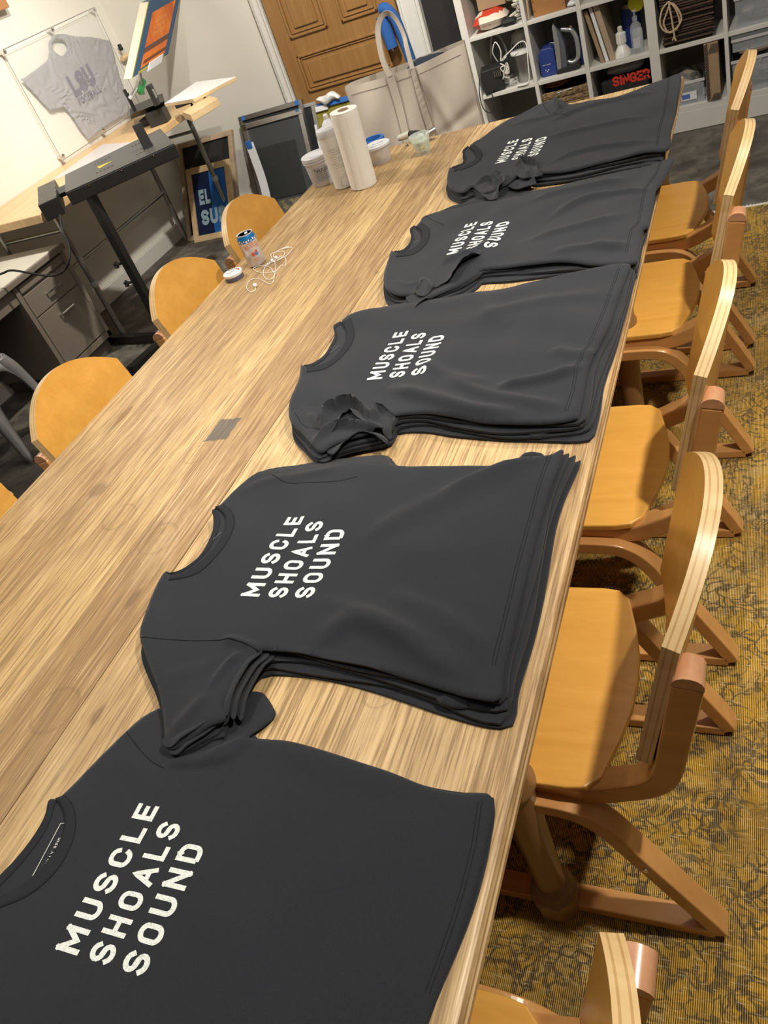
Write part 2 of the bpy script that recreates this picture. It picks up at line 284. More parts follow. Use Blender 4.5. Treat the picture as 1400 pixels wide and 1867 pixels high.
# ------------------------------------------------------------------ mesh helpers
class MB:
    def __init__(s): s.v = []; s.f = []; s.mi = []
    def add(s, vs, fs, mi=0):
        o = len(s.v); s.v += [tuple(map(float, p)) for p in vs]; s.f += [tuple(i + o for i in f) for f in fs]; s.mi += [mi] * len(fs); return s
    def box(s, c, d, rz=0, M=None, mi=0):
        x, y, z = (k / 2 for k in d)
        vs = [Vector((a * x, b * y, e * z)) for a in (-1, 1) for b in (-1, 1) for e in (-1, 1)]
        R = M if M is not None else Matrix.Rotation(rz, 3, 'Z')
        vs = [R @ p + Vector(c) for p in vs]
        return s.add(vs, [(0, 1, 3, 2), (4, 6, 7, 5), (0, 4, 5, 1), (2, 3, 7, 6), (0, 2, 6, 4), (1, 5, 7, 3)], mi)
    def b2(s, x0, x1, y0, y1, z0, z1, mi=0):
        return s.box(((x0 + x1) / 2, (y0 + y1) / 2, (z0 + z1) / 2), (abs(x1 - x0), abs(y1 - y0), abs(z1 - z0)), mi=mi)
    def hexa(s, bot, top, mi=0):     # 4 bottom + 4 top points
        return s.add(list(bot) + list(top), [(3, 2, 1, 0), (4, 5, 6, 7), (0, 1, 5, 4), (1, 2, 6, 5), (2, 3, 7, 6), (3, 0, 4, 7)], mi)
    def tube(s, pts, r, n=8, closed=False, caps=True, mi=0):
        P = [Vector(p) for p in pts]; N = len(P); rs = r if isinstance(r, (list, tuple)) else [r] * N
        up = Vector((0, 0, 1)); rings = []; prev = None
        for i, p in enumerate(P):
            if closed: t = P[(i + 1) % N] - P[i - 1]
            else: t = P[min(i + 1, N - 1)] - P[max(i - 1, 0)]
            t.normalize()
            if prev is None:
                a = t.cross(up)
                if a.length < 1e-3: a = t.cross(Vector((1, 0, 0)))
            else: a = prev - t * prev.dot(t)
            a.normalize(); prev = a; b = t.cross(a)
            rings.append([p + (a * math.cos(2 * PI * k / n) + b * math.sin(2 * PI * k / n)) * rs[i] for k in range(n)])
        vs = [q for rg in rings for q in rg]; fs = []
        for i in range(N if closed else N - 1):
            j = (i + 1) % N
            for k in range(n): fs.append((i * n + k, i * n + (k + 1) % n, j * n + (k + 1) % n, j * n + k))
        if caps and not closed: fs.append(tuple(range(n))[::-1]); fs.append(tuple((N - 1) * n + k for k in range(n)))
        return s.add(vs, fs, mi)
    def lathe(s, prof, c=(0, 0, 0), n=28, M=None, mi=0, sx=1, sy=1):
        vs = []; fs = []; c = Vector(c)
        for (r, z) in prof:
            for k in range(n):
                p = Vector((r * math.cos(2 * PI * k / n) * sx, r * math.sin(2 * PI * k / n) * sy, z))
                vs.append((M @ p if M is not None else p) + c)
        for i in range(len(prof) - 1):
            for k in range(n): fs.append((i * n + k, i * n + (k + 1) % n, (i + 1) * n + (k + 1) % n, (i + 1) * n + k))
        fs.append(tuple(range(n))[::-1]); fs.append(tuple((len(prof) - 1) * n + k for k in range(n)))
        return s.add(vs, fs, mi)
    def ribbon(s, path, y0, y1, t, mi=0, endmi=None):   # path of (x,z); flat section, thickness t in plane, width y0..y1
        P = [Vector((p[0], 0, p[1])) for p in path]; N = len(P); vs = []; fs = []
        for i, p in enumerate(P):
            d = (P[min(i + 1, N - 1)] - P[max(i - 1, 0)]).normalized(); nn = Vector((-d.z, 0, d.x)) * t / 2
            for y, q in ((y0, p + nn), (y1, p + nn), (y1, p - nn), (y0, p - nn)): vs.append((q.x, y, q.z))
        for i in range(N - 1):
            for k in range(4): fs.append((i * 4 + k, i * 4 + (k + 1) % 4, (i + 1) * 4 + (k + 1) % 4, (i + 1) * 4 + k))
        s.add(vs, fs, mi); o = len(s.v) - len(vs)
        s.f += [(o + 3, o + 2, o + 1, o), tuple(o + (N - 1) * 4 + k for k in range(4))]; s.mi += [mi if endmi is None else endmi] * 2
        return s
    def prism(s, poly, z0, z1, axis='z', mi=0):
        m = {'z': lambda a, b, c: (a, b, c), 'y': lambda a, b, c: (a, c, b), 'x': lambda a, b, c: (c, a, b)}[axis]
        N = len(poly); vs = [m(a, b, z0) for a, b in poly] + [m(a, b, z1) for a, b in poly]
        fs = [tuple(range(N))[::-1], tuple(range(N, 2 * N))] + [(i, (i + 1) % N, N + (i + 1) % N, N + i) for i in range(N)]
        return s.add(vs, fs, mi)
    def build(s, name, mat, parent=None, smooth=False, bevel=0.0, origin=None, auto=None):
        me = bpy.data.meshes.new(name)
        off = Vector(origin) if origin is not None else Vector((0, 0, 0))
        me.from_pydata([tuple(Vector(p) - off) for p in s.v], [], s.f)
        mats = mat if isinstance(mat, (list, tuple)) else [mat]
        for m_ in mats: me.materials.append(MATS[m_])
        if len(mats) > 1: me.polygons.foreach_set('material_index', s.mi)
        bm = bmesh.new(); bm.from_mesh(me); bmesh.ops.recalc_face_normals(bm, faces=bm.faces); bm.to_mesh(me); bm.free()
        if smooth: me.polygons.foreach_set('use_smooth', [True] * len(me.polygons))
        o = bpy.data.objects.new(name, me); COL.objects.link(o); o.location = off
        if smooth or auto:
            me.update()
            try: me.set_sharp_from_angle(angle=math.radians(auto or 40))
            except Exception: pass
        if bevel:
            b = o.modifiers.new('bevel', 'BEVEL'); b.width = bevel; b.segments = 2; b.limit_method = 'ANGLE'; b.angle_limit = math.radians(35)
        if parent is not None: o.parent = parent
        return o
def tag(o, label=None, cat=None, group=None, kind=None):
    if label: o['label'] = label
    if cat: o['category'] = cat
    if group: o['group'] = group
    if kind: o['kind'] = kind
    return o
def empty(name, loc=(0, 0, 0), rz=0, **k):
    o = bpy.data.objects.new(name, None); COL.objects.link(o); o.location = loc; o.rotation_euler = (0, 0, rz); o.empty_display_size = 0.05
    return tag(o, **k)
def put(o, parent):   # world-built mesh becomes a part of a translated thing
    o.parent = parent; o.matrix_parent_inverse = Matrix.Translation(Vector(parent.location)).inverted() if parent.type == 'EMPTY' and not any(parent.rotation_euler) else Matrix.Identity(4)
    return o
def kids(o): return [c for c in bpy.data.objects if c.parent == o]
def copy_tree(o, parent=None):
    c = o.copy(); COL.objects.link(c)
    if parent is not None: c.parent = parent
    for ch in kids(o): copy_tree(ch, c)
    return c
def catmull(P, n=6, closed=False):
    P = [Vector(p) for p in P]; N = len(P); out = []
    for i in range(N if closed else N - 1):
        if closed: a, b, c, d = P[i - 1], P[i], P[(i + 1) % N], P[(i + 2) % N]
        else: a, b, c, d = P[max(i - 1, 0)], P[i], P[i + 1], P[min(i + 2, N - 1)]
        for k in range(n):
            t = k / n; out.append(0.5 * ((2 * b) + (c - a) * t + (2 * a - 5 * b + 4 * c - d) * t * t + (3 * b - a - 3 * c + d) * t ** 3))
    if not closed: out.append(P[-1])
    return out
def sstep(a, b, x): t = np.clip((x - a) / (b - a), 0, 1); return t * t * (3 - 2 * t)

# stroke lettering: each glyph on a 1-high grid, centre lines
def arc(cx, cy, rx, ry, a0, a1, n=10): return [(cx + rx * math.cos(math.radians(a0 + (a1 - a0) * i / n)), cy + ry * math.sin(math.radians(a0 + (a1 - a0) * i / n))) for i in range(n + 1)]
W_ = 0.56
def _o(w): return [arc(w / 2, 1 - w / 2, w / 2, w / 2, 0, 180) + arc(w / 2, w / 2, w / 2, w / 2, 180, 360) + [(w, 1 - w / 2)]]
GL = {
 'M': (0.74, [[(0, 0), (0, 1)], [(0, 1), (0.37, 0.28), (0.74, 1)], [(0.74, 1), (0.74, 0)]]),
 'U': (W_, [[(0, 1)] + arc(W_ / 2, W_ / 2, W_ / 2, W_ / 2, 180, 360) + [(W_, 1)]]),
 'S': (W_, [arc(W_ / 2, 0.74, W_ / 2, 0.26, 20, 270) + arc(W_ / 2, 0.25, W_ / 2, 0.25, 90, -160)]),
 'C': (W_, [arc(W_ / 2, 1 - W_ / 2, W_ / 2, W_ / 2, 10, 180) + arc(W_ / 2, W_ / 2, W_ / 2, W_ / 2, 180, 350)]),
 'L': (0.46, [[(0, 1), (0, 0), (0.46, 0)]]),
 'E': (0.48, [[(0.48, 1), (0, 1), (0, 0), (0.48, 0)], [(0, 0.5), (0.42, 0.5)]]),
 'H': (W_, [[(0, 0), (0, 1)], [(W_, 0), (W_, 1)], [(0, 0.5), (W_, 0.5)]]),
 'O': (W_, _o(W_)), 'D': (W_, [[(0, 0), (0, 1), (0.26, 1)] + arc(0.26, 0.7, 0.30, 0.30, 90, 0, 6) + arc(0.26, 0.3, 0.30, 0.30, 0, -90, 6) + [(0, 0)]]),
 'A': (0.62, [[(0, 0), (0.31, 1), (0.62, 0)], [(0.13, 0.3), (0.49, 0.3)]]),
 'N': (0.58, [[(0, 0), (0, 1)], [(0, 1), (0.58, 0)], [(0.58, 0), (0.58, 1)]]),
 'R': (0.54, [[(0, 0), (0, 1), (0.28, 1)] + arc(0.28, 0.76, 0.26, 0.24, 90, -90, 8) + [(0, 0.52)], [(0.28, 0.52), (0.54, 0)]]),
 'F': (0.46, [[(0.46, 1), (0, 1), (0, 0)], [(0, 0.5), (0.4, 0.5)]]), 'T': (0.52, [[(0, 1), (0.52, 1)], [(0.26, 1), (0.26, 0)]]),
 'B': (0.5, [[(0, 0), (0, 1), (0.26, 1)] + arc(0.26, 0.76, 0.22, 0.24, 90, -90, 6) + [(0, 0.52)], [(0.26, 0.52)] + arc(0.26, 0.26, 0.25, 0.26, 90, -90, 6) + [(0, 0)]]),
 'I': (0.1, [[(0.05, 0), (0.05, 1)]]), 'Y': (0.56, [[(0, 1), (0.28, 0.5), (0.56, 1)], [(0.28, 0.5), (0.28, 0)]]),
 'G': (W_, [arc(W_ / 2, 1 - W_ / 2, W_ / 2, W_ / 2, 10, 180) + arc(W_ / 2, W_ / 2, W_ / 2, W_ / 2, 180, 360) + [(W_, 0.46), (0.32, 0.46)]]),
 'W': (0.8, [[(0, 1), (0.2, 0), (0.4, 0.8), (0.6, 0), (0.8, 1)]]), 'X': (0.54, [[(0, 0), (0.54, 1)], [(0, 1), (0.54, 0)]]),
 'P': (0.5, [[(0, 0), (0, 1), (0.26, 1)] + arc(0.26, 0.74, 0.24, 0.26, 90, -90, 8) + [(0, 0.48)]]), '-': (0.3, [[(0, 0.45), (0.3, 0.45)]]), ' ': (0.3, []),
}
def text_len(t, gap): return sum(GL[c][0] for c in t) + gap * (len(t) - 1)
def letters(mb, txt, fn, height, length=None, stroke=0.16, gap=0.32, step=0.1, mi=0, thick=0.0):
    """fn(u, v) -> 3d point; u along the baseline, v up, in metres"""
    hw = stroke / 2; H = 1.0 - stroke; tl = text_len(txt, gap) + stroke; sx = (length / (tl * height)) if length else 1.0
    x0 = hw
    for ch in txt:
        wd, strokes = GL[ch]
        for st in strokes:
            P = [Vector((x0 + a, hw + b * H)) for a, b in st]; Q = [P[0]]
            for a, b in zip(P, P[1:]):
                k = max(1, int((b - a).length / step)); Q += [a + (b - a) * (i + 1) / k for i in range(k)]
            e0 = (Q[0] - Q[1]).normalized() * hw * 0.999; e1 = (Q[-1] - Q[-2]).normalized() * hw * 0.999
            if (P[0] - P[-1]).length > 1e-4: Q[0] = Q[0] + e0; Q[-1] = Q[-1] + e1
            vs = []; N = len(Q)
            for i, q in enumerate(Q):
                d1 = (Q[min(i + 1, N - 1)] - Q[min(i, N - 2)]).normalized(); d0 = (Q[max(i, 1)] - Q[max(i - 1, 0)]).normalized()
                d = (d0 + d1).normalized(); nn = Vector((-d.y, d.x)); k = min(1.6, 1 / max(0.4, abs(d.dot(d1))))
                for sgn in (-1, 0, 1):
                    p = q + nn * hw * sgn * k; vs.append(fn(p.x * height * sx, p.y * height))
            fs = []
            for i in range(N - 1):
                for k in (0, 1): fs.append((i * 3 + k, i * 3 + k + 1, (i + 1) * 3 + k + 1, (i + 1) * 3 + k))
            mb.add(vs, fs, mi)
        x0 += wd + gap
    return mb
def txt3(txt, origin, udir, vdir, height, mat, parent, length=None, stroke=0.16, gap=0.3, name='lettering', lift=0.0):
    o = Vector(origin); u_ = Vector(udir).normalized(); v_ = Vector(vdir).normalized(); nn = u_.cross(v_) * lift
    mb = MB(); letters(mb, txt, lambda a, b: o + u_ * a + v_ * b + nn, height, length, stroke, gap)
    return mb.build(name, mat, parent)

# ------------------------------------------------------------------ room shell
def struct(o): o['kind'] = 'structure'; return o
struct(MB().b2(-4.25, 3.6, -3.2, 5.5, -0.08, 0.0).build('floor', 'concrete'))
struct(MB().b2(-4.25, 3.6, -3.2, 5.5, 2.9, 3.0).build('ceiling', 'ceiling_paint'))
struct(MB().b2(-4.27, -4.13, -3.2, 5.5, 0, 2.9).build('wall_left', 'wall_paint'))
struct(MB().b2(3.5, 3.6, -3.2, 5.5, 0, 2.9).build('wall_right', 'wall_paint'))
struct(MB().b2(-4.25, 3.6, -3.3, -3.2, 0, 2.9).build('wall_front', 'wall_paint'))
struct(MB().b2(-4.13, 3.5, 5.37, 5.5, 0, 2.9).build('wall_back', 'wall_paint'))
bb = MB().b2(-4.13, -4.105, -3.2, 5.37, 0, 0.095); bb.b2(-4.13, -4.118, -3.2, 5.37, 0.095, 0.105)
struct(bb.build('baseboard_left', 'white_trim'))
struct(MB().b2(-4.105, -3.02, 5.345, 5.37, 0, 0.10).build('baseboard_back', 'white_trim', bevel=0.003))
struct(MB().b2(-4.13, -4.06, 3.2, 4.47, 1.70, 1.80).build('trim_1', 'box_wood', bevel=0.004))

# door: oak with raised panels
door = struct(empty('door_1', (-2.5, 5.36, 0)))
def dpart(mb, name, mat, bevel=0.0): return put(mb.build(name, mat, bevel=bevel), door)
dx0, dx1 = -2.93, -2.075
mb = MB().b2(dx0, dx1, 5.325, 5.365, 0.01, 2.05); dpart(mb, 'door_leaf', 'door_oak')
def panel(x0, x1, z0, z1):
    mb = MB()
    def fr(a, w_, y0, y1):
        mb.b2(x0 + a, x1 - a, y0, y1, z0 + a, z0 + a + w_); mb.b2(x0 + a, x1 - a, y0, y1, z1 - a - w_, z1 - a)
        mb.b2(x0 + a, x0 + a + w_, y0, y1, z0 + a, z1 - a); mb.b2(x1 - a - w_, x1 - a, y0, y1, z0 + a, z1 - a)
    fr(0, 0.016, 5.309, 5.326); fr(0.022, 0.008, 5.315, 5.326)
    mb.b2(x0 + 0.055, x1 - 0.055, 5.312, 5.326, z0 + 0.05, z1 - 0.05)
    dpart(mb, 'door_panel', 'door_oak', 0.004)
panel(-2.82, -2.19, 0.66, 0.885); panel(-2.82, -2.19, 0.16, 0.56)
panel(-2.82, -2.54, 0.985, 1.85); panel(-2.44, -2.19, 0.985, 1.85)
kn = MB().lathe([(0.022, 0), (0.022, 0.006), (0.009, 0.008), (0.009, 0.03), (0.024, 0.036), (0.028, 0.05), (0.02, 0.062), (0.001, 0.064)], (-2.135, 5.325, 0.99), 18, Matrix.Rotation(PI / 2, 3, 'X'))
dpart(kn, 'door_knob', 'black_metal')
fr = MB().b2(-3.02, -2.945, 5.33, 5.37, 0, 2.15); fr.b2(-3.005, -2.99, 5.322, 5.335, 0, 2.14); fr.b2(-2.96, -2.945, 5.318, 5.335, 0, 2.12)
struct(fr.build('trim_2', 'white_trim', bevel=0.003))
fr = MB().b2(-2.06, -1.93, 5.33, 5.37, 0, 2.15); fr.b2(-2.06, -2.045, 5.315, 5.335, 0, 2.14); fr.b2(-1.96, -1.95, 5.318, 5.335, 0, 2.12)
struct(fr.build('trim_3', 'white_trim', bevel=0.003))

# ------------------------------------------------------------------ rug
rug = empty('area_rug', (0.05, 1.2, 0), label='mustard yellow over-dyed rug with dark scrolling pattern under the table and chairs', cat='rug')
mb = MB(); mb.b2(-1.55, 1.9, -2.6, 3.83, 0.0005, 0.008); put(mb.build('rug_pile', 'mustard_rug'), rug)
mb = MB(); mb.b2(-1.55, 1.9, 3.83, 3.848, 0.0005, 0.009)
for i in range(240):
    x = -1.545 + i * 0.01437; mb.b2(x, x + 0.006, 3.848, 3.862 + random.random() * 0.008, 0.0008, 0.004)
put(mb.build('fringe', 'rug_fringe'), rug)

# ------------------------------------------------------------------ the long table
TX0, TX1, TY0, TY1, TZ = -1.767, -0.313, -0.62, 3.335, 0.75
tab = empty('long_table', (-1.04, 1.35, 0), label='long worn oak plank table holding the row of t-shirt piles', cat='table')
SEAM = -1.098
def plank(x0, x1, r):
    y0, y1, b = TY0, TY1, TZ - 0.042
    pr = [(x0, b), (x1, b), (x1, TZ), (x0, TZ)]
    if r == 'R': pr = [(x0, b), (x1 - 0.012, b), (x1 - 0.004, b + 0.005), (x1, b + 0.014), (x1, b + 0.022), (x1 - 0.003, b + 0.0245), (x1 - 0.001, b + 0.028), (x1 - 0.001, TZ - 0.008), (x1 - 0.004, TZ - 0.002), (x1 - 0.010, TZ), (x0, TZ)]
    if r == 'L': pr = [(x0 + 0.010, b), (x1, b), (x1, TZ), (x0 + 0.010, TZ), (x0 + 0.003, TZ - 0.003), (x0, TZ - 0.010), (x0, b + 0.010), (x0 + 0.003, b + 0.003)]
    return MB().prism(pr, y0, y1, 'y')
put(plank(TX0, SEAM - 0.0012, 'L').build('tabletop_board', 'oak_table'), tab)
put(plank(SEAM + 0.0012, TX1, 'R').build('tabletop_board', 'oak_table'), tab)
# apron and rails under the top
mb = MB(); mb.b2(-1.62, -0.455, 0.05, 0.09, 0.62, 0.706); mb.b2(-1.62, -0.455, 3.22, 3.26, 0.62, 0.706)
mb.b2(-0.475, -0.445, 0.08, 3.1, 0.63, 0.706); mb.b2(-1.63, -1.60, 0.08, 3.1, 0.63, 0.706)
put(mb.build('apron', 'leg_oak', bevel=0.003), tab)
def tleg(x, y):
    pr = [(0.034, 0.0), (0.045, 0.014), (0.049, 0.03), (0.049, 0.072), (0.040, 0.082), (0.041, 0.09), (0.036, 0.098), (0.029, 0.104), (0.030, 0.20), (0.036, 0.43), (0.037, 0.445), (0.043, 0.452), (0.043, 0.462), (0.038, 0.47), (0.037, 0.52), (0.039, 0.60), (0.046, 0.63), (0.046, 0.707)]
    z_0 = 0.0085 if x > -1.5 else 0.0; pr[0] = (pr[0][0], z_0)
    mb = MB(); a = pr[:5]; mb.lathe(a, (x, y, 0), 8, Matrix.Rotation(PI / 8, 3, 'Z')); mb.lathe(pr[4:], (x, y, 0), 24)
    put(mb.build('table_leg', 'leg_oak', smooth=True, auto=35), tab)
for y in (0.665, 2.15, 3.255):
    tleg(-0.425, y); tleg(-1.655, y)

# ------------------------------------------------------------------ bentwood chairs
def make_chair():
    root = empty('bentwood_chair', (0, 0, 0))
    # seat
    pts = [(-0.262, -0.20), (-0.27, -0.16), (-0.272, 0.0), (-0.27, 0.16), (-0.262, 0.20), (-0.235, 0.222), (0.05, 0.222), (0.082, 0.217), (0.105, 0.195), (0.126, 0.12), (0.138, 0.06), (0.142, 0.0)]
    pts += [(a, -b) for a, b in pts[-2:4:-1]]
    mb = MB().prism(pts, 0.428, 0.444, 'z'); mb.build('seat', 'beech_ply', root, bevel=0.004)
    railp = catmull([(-0.25, 0.385), (-0.10, 0.390), (0.02, 0.387), (0.068, 0.372), (0.103, 0.335), (0.132, 0.280)], 6) + [Vector((0.19, 0.165)), Vector((0.247, 0.052)), Vector((0.262, 0.017))]
    postp = catmull([(-0.16, 0.406), (-0.02, 0.406), (0.08, 0.408), (0.135, 0.428), (0.178, 0.450), (0.205, 0.480), (0.219, 0.52)], 6) + [Vector((0.262, 0.728))]
    railp = [(p.x, p.y) for p in railp]; postp = [(p.x, p.y) for p in postp]
    for sg in (-1, 1):
        y0, y1 = (sg * 0.195, sg * 0.24)
        mb = MB().ribbon(railp, y0, y1, 0.030); o = mb.build('side_frame', 'beech_frame', root, bevel=0.003)
        mb2 = MB().lathe([(0.005, 0), (0.005, 0.003), (0.001, 0.0035)], (0.155, sg * 0.2405, 0.235), 12, Matrix.Rotation(-sg * PI / 2, 3, 'X')); mb2.build('screw_cap', 'chrome', o)
        MB().ribbon([(0.252, 0.016), (0.1, 0.0165), (-0.17, 0.0165)] + [(-0.17 - 0.04 * math.sin(a), 0.0565 - 0.04 * math.cos(a)) for a in (0.3, 0.7, 1.1, 1.4)], y0, y1, 0.026).build('floor_runner', 'beech_frame', root, bevel=0.003)
        MB().ribbon([(-0.21, 0.06), (-0.225, 0.2), (-0.238, 0.372)], y0, y1, 0.026).build('front_leg', 'beech_frame', root, bevel=0.003)
        mb = MB().ribbon(postp, sg * 0.172, sg * 0.215, 0.043)
        mb.build('back_post', 'beech_frame', root, bevel=0.005)
        # rounded laminated top end of the post
        c0 = Vector((0.262, sg * 0.1935, 0.728)); dr = Vector((0.043, 0, 0.208)).normalized(); nx = Vector((dr.z, 0, -dr.x)); vs = []
        prof = [(0.0, 0.0215), (0.008, 0.0205), (0.015, 0.016), (0.0195, 0.009), (0.021, 0.0)]
        path = [(k, -r) for k, r in prof] + [(k, r) for k, r in prof[::-1][1:]]
        for yy in (-0.0215, 0.0215):
            vs += [c0 + dr * a + nx * b + Vector((0, yy, 0)) for a, b in path]
        N = len(path); fs = [tuple(range(N)), tuple(range(2 * N - 1, N - 1, -1))] + [(i, (i + 1) % N, N + (i + 1) % N, N + i) for i in range(N)]
        MB().add(vs, fs).build('post_cap', 'beech_end', root, smooth=True)
    MB().box((-0.18, 0, 0.405), (0.05, 0.39, 0.03)).box((0.05, 0, 0.405), (0.05, 0.35, 0.03)).build('cross_rail', 'beech_frame', root, bevel=0.003)
    # curved plywood backrest with laminated rim
    def P(y, z, d): 
        bul = 0.026 * (1 - (y / 0.200) ** 2)
        x = 0.170 + (z - 0.525) * 0.24 + bul; k = -2 * 0.026 * y / 0.200 ** 2
        nn = Vector((1, -k, -0.24)).normalized(); return Vector((x, y, z)) + nn * d
    top = lambda y: 0.795 + 0.088 * (1 - abs(y / 0.200) ** 2.1)
    bot = lambda y: 0.520 - 0.012 * (1 - (y / 0.200) ** 2)
    NY, NZ, T = 30, 10, 0.024; mb = MB(); ys = [-0.200 + 0.400 * i / NY for i in range(NY + 1)]
    for d, flip in ((0, 0), (T, 1)):
        vs = [P(y, bot(y) + (top(y) - bot(y)) * j / NZ, d) for y in ys for j in range(NZ + 1)]
        fs = [(i * (NZ + 1) + j, (i + 1) * (NZ + 1) + j, (i + 1) * (NZ + 1) + j + 1, i * (NZ + 1) + j + 1) for i in range(NY) for j in range(NZ)]
        mb.add(vs, fs, 0)
    loop = [(y, top(y)) for y in ys] + [(0.200, 0.795 - 0.275 * j / 8) for j in range(1, 8)] + [(y, bot(y)) for y in ys[::-1]] + [(-0.200, 0.520 + 0.275 * j / 8) for j in range(1, 8)]
    L = 9; N = len(loop)
    for k in range(L):
        d0, d1 = T * k / L, T * (k + 1) / L
        b0 = 0.0022 if k == 0 else 0; 
        vs = [P(y, z, d0) for y, z in loop] + [P(y, z, d1) for y, z in loop]
        mb.add(vs, [(i, (i + 1) % N, N + (i + 1) % N, N + i) for i in range(N)], 2 if k % 4 == 2 else 1)
    o = mb.build('backrest', ['beech_ply', 'ply_pale', 'ply_dark'], root)
    me = o.data; me.polygons.foreach_set('use_smooth', [True] * len(me.polygons)); me.set_sharp_from_angle(angle=math.radians(40))
    return root
proto = make_chair()
chairs = [(-0.412, 0.125, 0, 'bentwood beech chair on the rug, nearest the bottom edge of the photo'),
          (-0.385, 0.893, 0, 'bentwood beech chair on the rug beside the second t-shirt pile, whole seat showing'),
          (-0.385, 1.518, 0, 'bentwood beech chair on the rug beside the third t-shirt pile'),
          (-0.365, 2.295, 0, 'bentwood beech chair on the rug beside the fourth t-shirt pile'),
          (-0.37, 2.90, 0, 'bentwood beech chair at the far end of the rug side, beside the farthest pile'),
          (-1.585, 0.92, PI, 'bentwood chair cropped by the left photo edge, only one corner of its back showing'),
          (-1.585, 1.49, PI, 'bentwood chair with large rounded back showing, in front of the grey metal chair'),
          (-1.58, 2.125, PI, 'bentwood chair back behind the small round tin, in front of the black stand'),
          (-1.585, 2.655, PI, 'bentwood chair back directly behind the drink can')]
for i, (x, y, rz, lab) in enumerate(chairs):
    o = proto if i == 0 else copy_tree(proto)
    o.location = (x, y, 0.008 if i < 5 else 0.0); o.rotation_euler = (0, 0, rz)
    tag(o, lab, 'chair', 'bentwood chairs around the table')
    if i >= 5: o.location.z = 0.0

# ------------------------------------------------------------------ t-shirts
def seg_dist(P, A, B):
    """distance of points P (n,2) to segments A-B (m,2) -> min distance, signed side of nearest"""
    d = B - A; L2 = (d ** 2).sum(1) + 1e-12
    best = np.full(len(P), 9.0); side = np.zeros(len(P)); tt = np.zeros(len(P)); m = len(A)
    for i in range(m):
        ap = P - A[i]; t = np.clip((ap @ d[i]) / L2[i], 0, 1); q = ap - t[:, None] * d[i]; r_ = np.sqrt((q ** 2).sum(1))
        k = r_ < best; best[k] = r_[k]; cr = d[i][0] * ap[:, 1] - d[i][1] * ap[:, 0]; side[k] = np.sign(cr[k]); tt[k] = (i + t[k]) / m
    return best, side, tt
def inside(P, poly):
    x, y = P[:, 0], P[:, 1]; c = np.zeros(len(P), bool); n_ = len(poly)
    for i in range(n_):
        x0, y0 = poly[i]; x1, y1 = poly[i - 1]
        k = ((y0 > y) != (y1 > y)); t = np.where(k, (y - y0) / ((y1 - y0) if y1 != y0 else 1e-9), 0)
        c ^= k & (x < x0 + t * (x1 - x0))
    return c
def resample(P, step, closed=True):
    P = np.array(P, float); Q = np.vstack([P, P[:1]]) if closed else P
    L = np.r_[0, np.cumsum(np.sqrt(((Q[1:] - Q[:-1]) ** 2).sum(1)))]; n_ = max(4, int(L[-1] / step)); s = np.linspace(0, L[-1], n_ + 1)
    R = np.c_[np.interp(s, L, Q[:, 0]), np.interp(s, L, Q[:, 1])]
    return R[:-1] if closed else R
def smooth_poly(P, n=5, closed=True): return np.array([tuple(p) for p in catmull([(a, b, 0) for a, b in P], n, closed)])[:, :2]
SEED = [0]
class Field:
    """height of one piece of cloth above the table"""
    def __init__(s, base, ridges=(), noise=0.0012, seed=0):
        s.base = base; s.ridges = []; s.na = noise
        r_ = np.random.default_rng(seed); s.w = [(r_.uniform(8, 42), r_.uniform(0, 6.28), r_.uniform(0, 6.28), r_.uniform(0.3, 1)) for _ in range(10)]
        for R in ridges:
            pts, amp, wl, wr = R[:4]; q = resample(smooth_poly(pts, 5, False), 0.012, False); s.ridges.append((q[:-1], q[1:], amp, wl, wr))
    def __call__(s, P):
        z = s.base(P) if callable(s.base) else np.full(len(P), float(s.base))
        for A, B, amp, wl, wr in s.ridges:
            lo = np.minimum(A.min(0), B.min(0)) - 4 * max(wl, wr); hi = np.maximum(A.max(0), B.max(0)) + 4 * max(wl, wr)
            k = ((P > lo) & (P < hi)).all(1)
            if not k.any(): continue
            d, sd, t = seg_dist(P[k], A, B); wv = np.where(sd > 0, wl, wr)
            z[k] += amp * np.exp(-(d / wv) ** 2) * np.clip(np.sin(np.clip(t, 0.02, 0.98) * PI) * 1.6, 0, 1)
        for f_, a_, p_, m_ in s.w: z += s.na * 0.35 * m_ * np.sin((P[:, 0] * math.cos(a_) + P[:, 1] * math.sin(a_)) * f_ + p_ + 1.3 * np.sin(P[:, 0] * 13 + p_) + 1.1 * np.sin(P[:, 1] * 11))
        return z
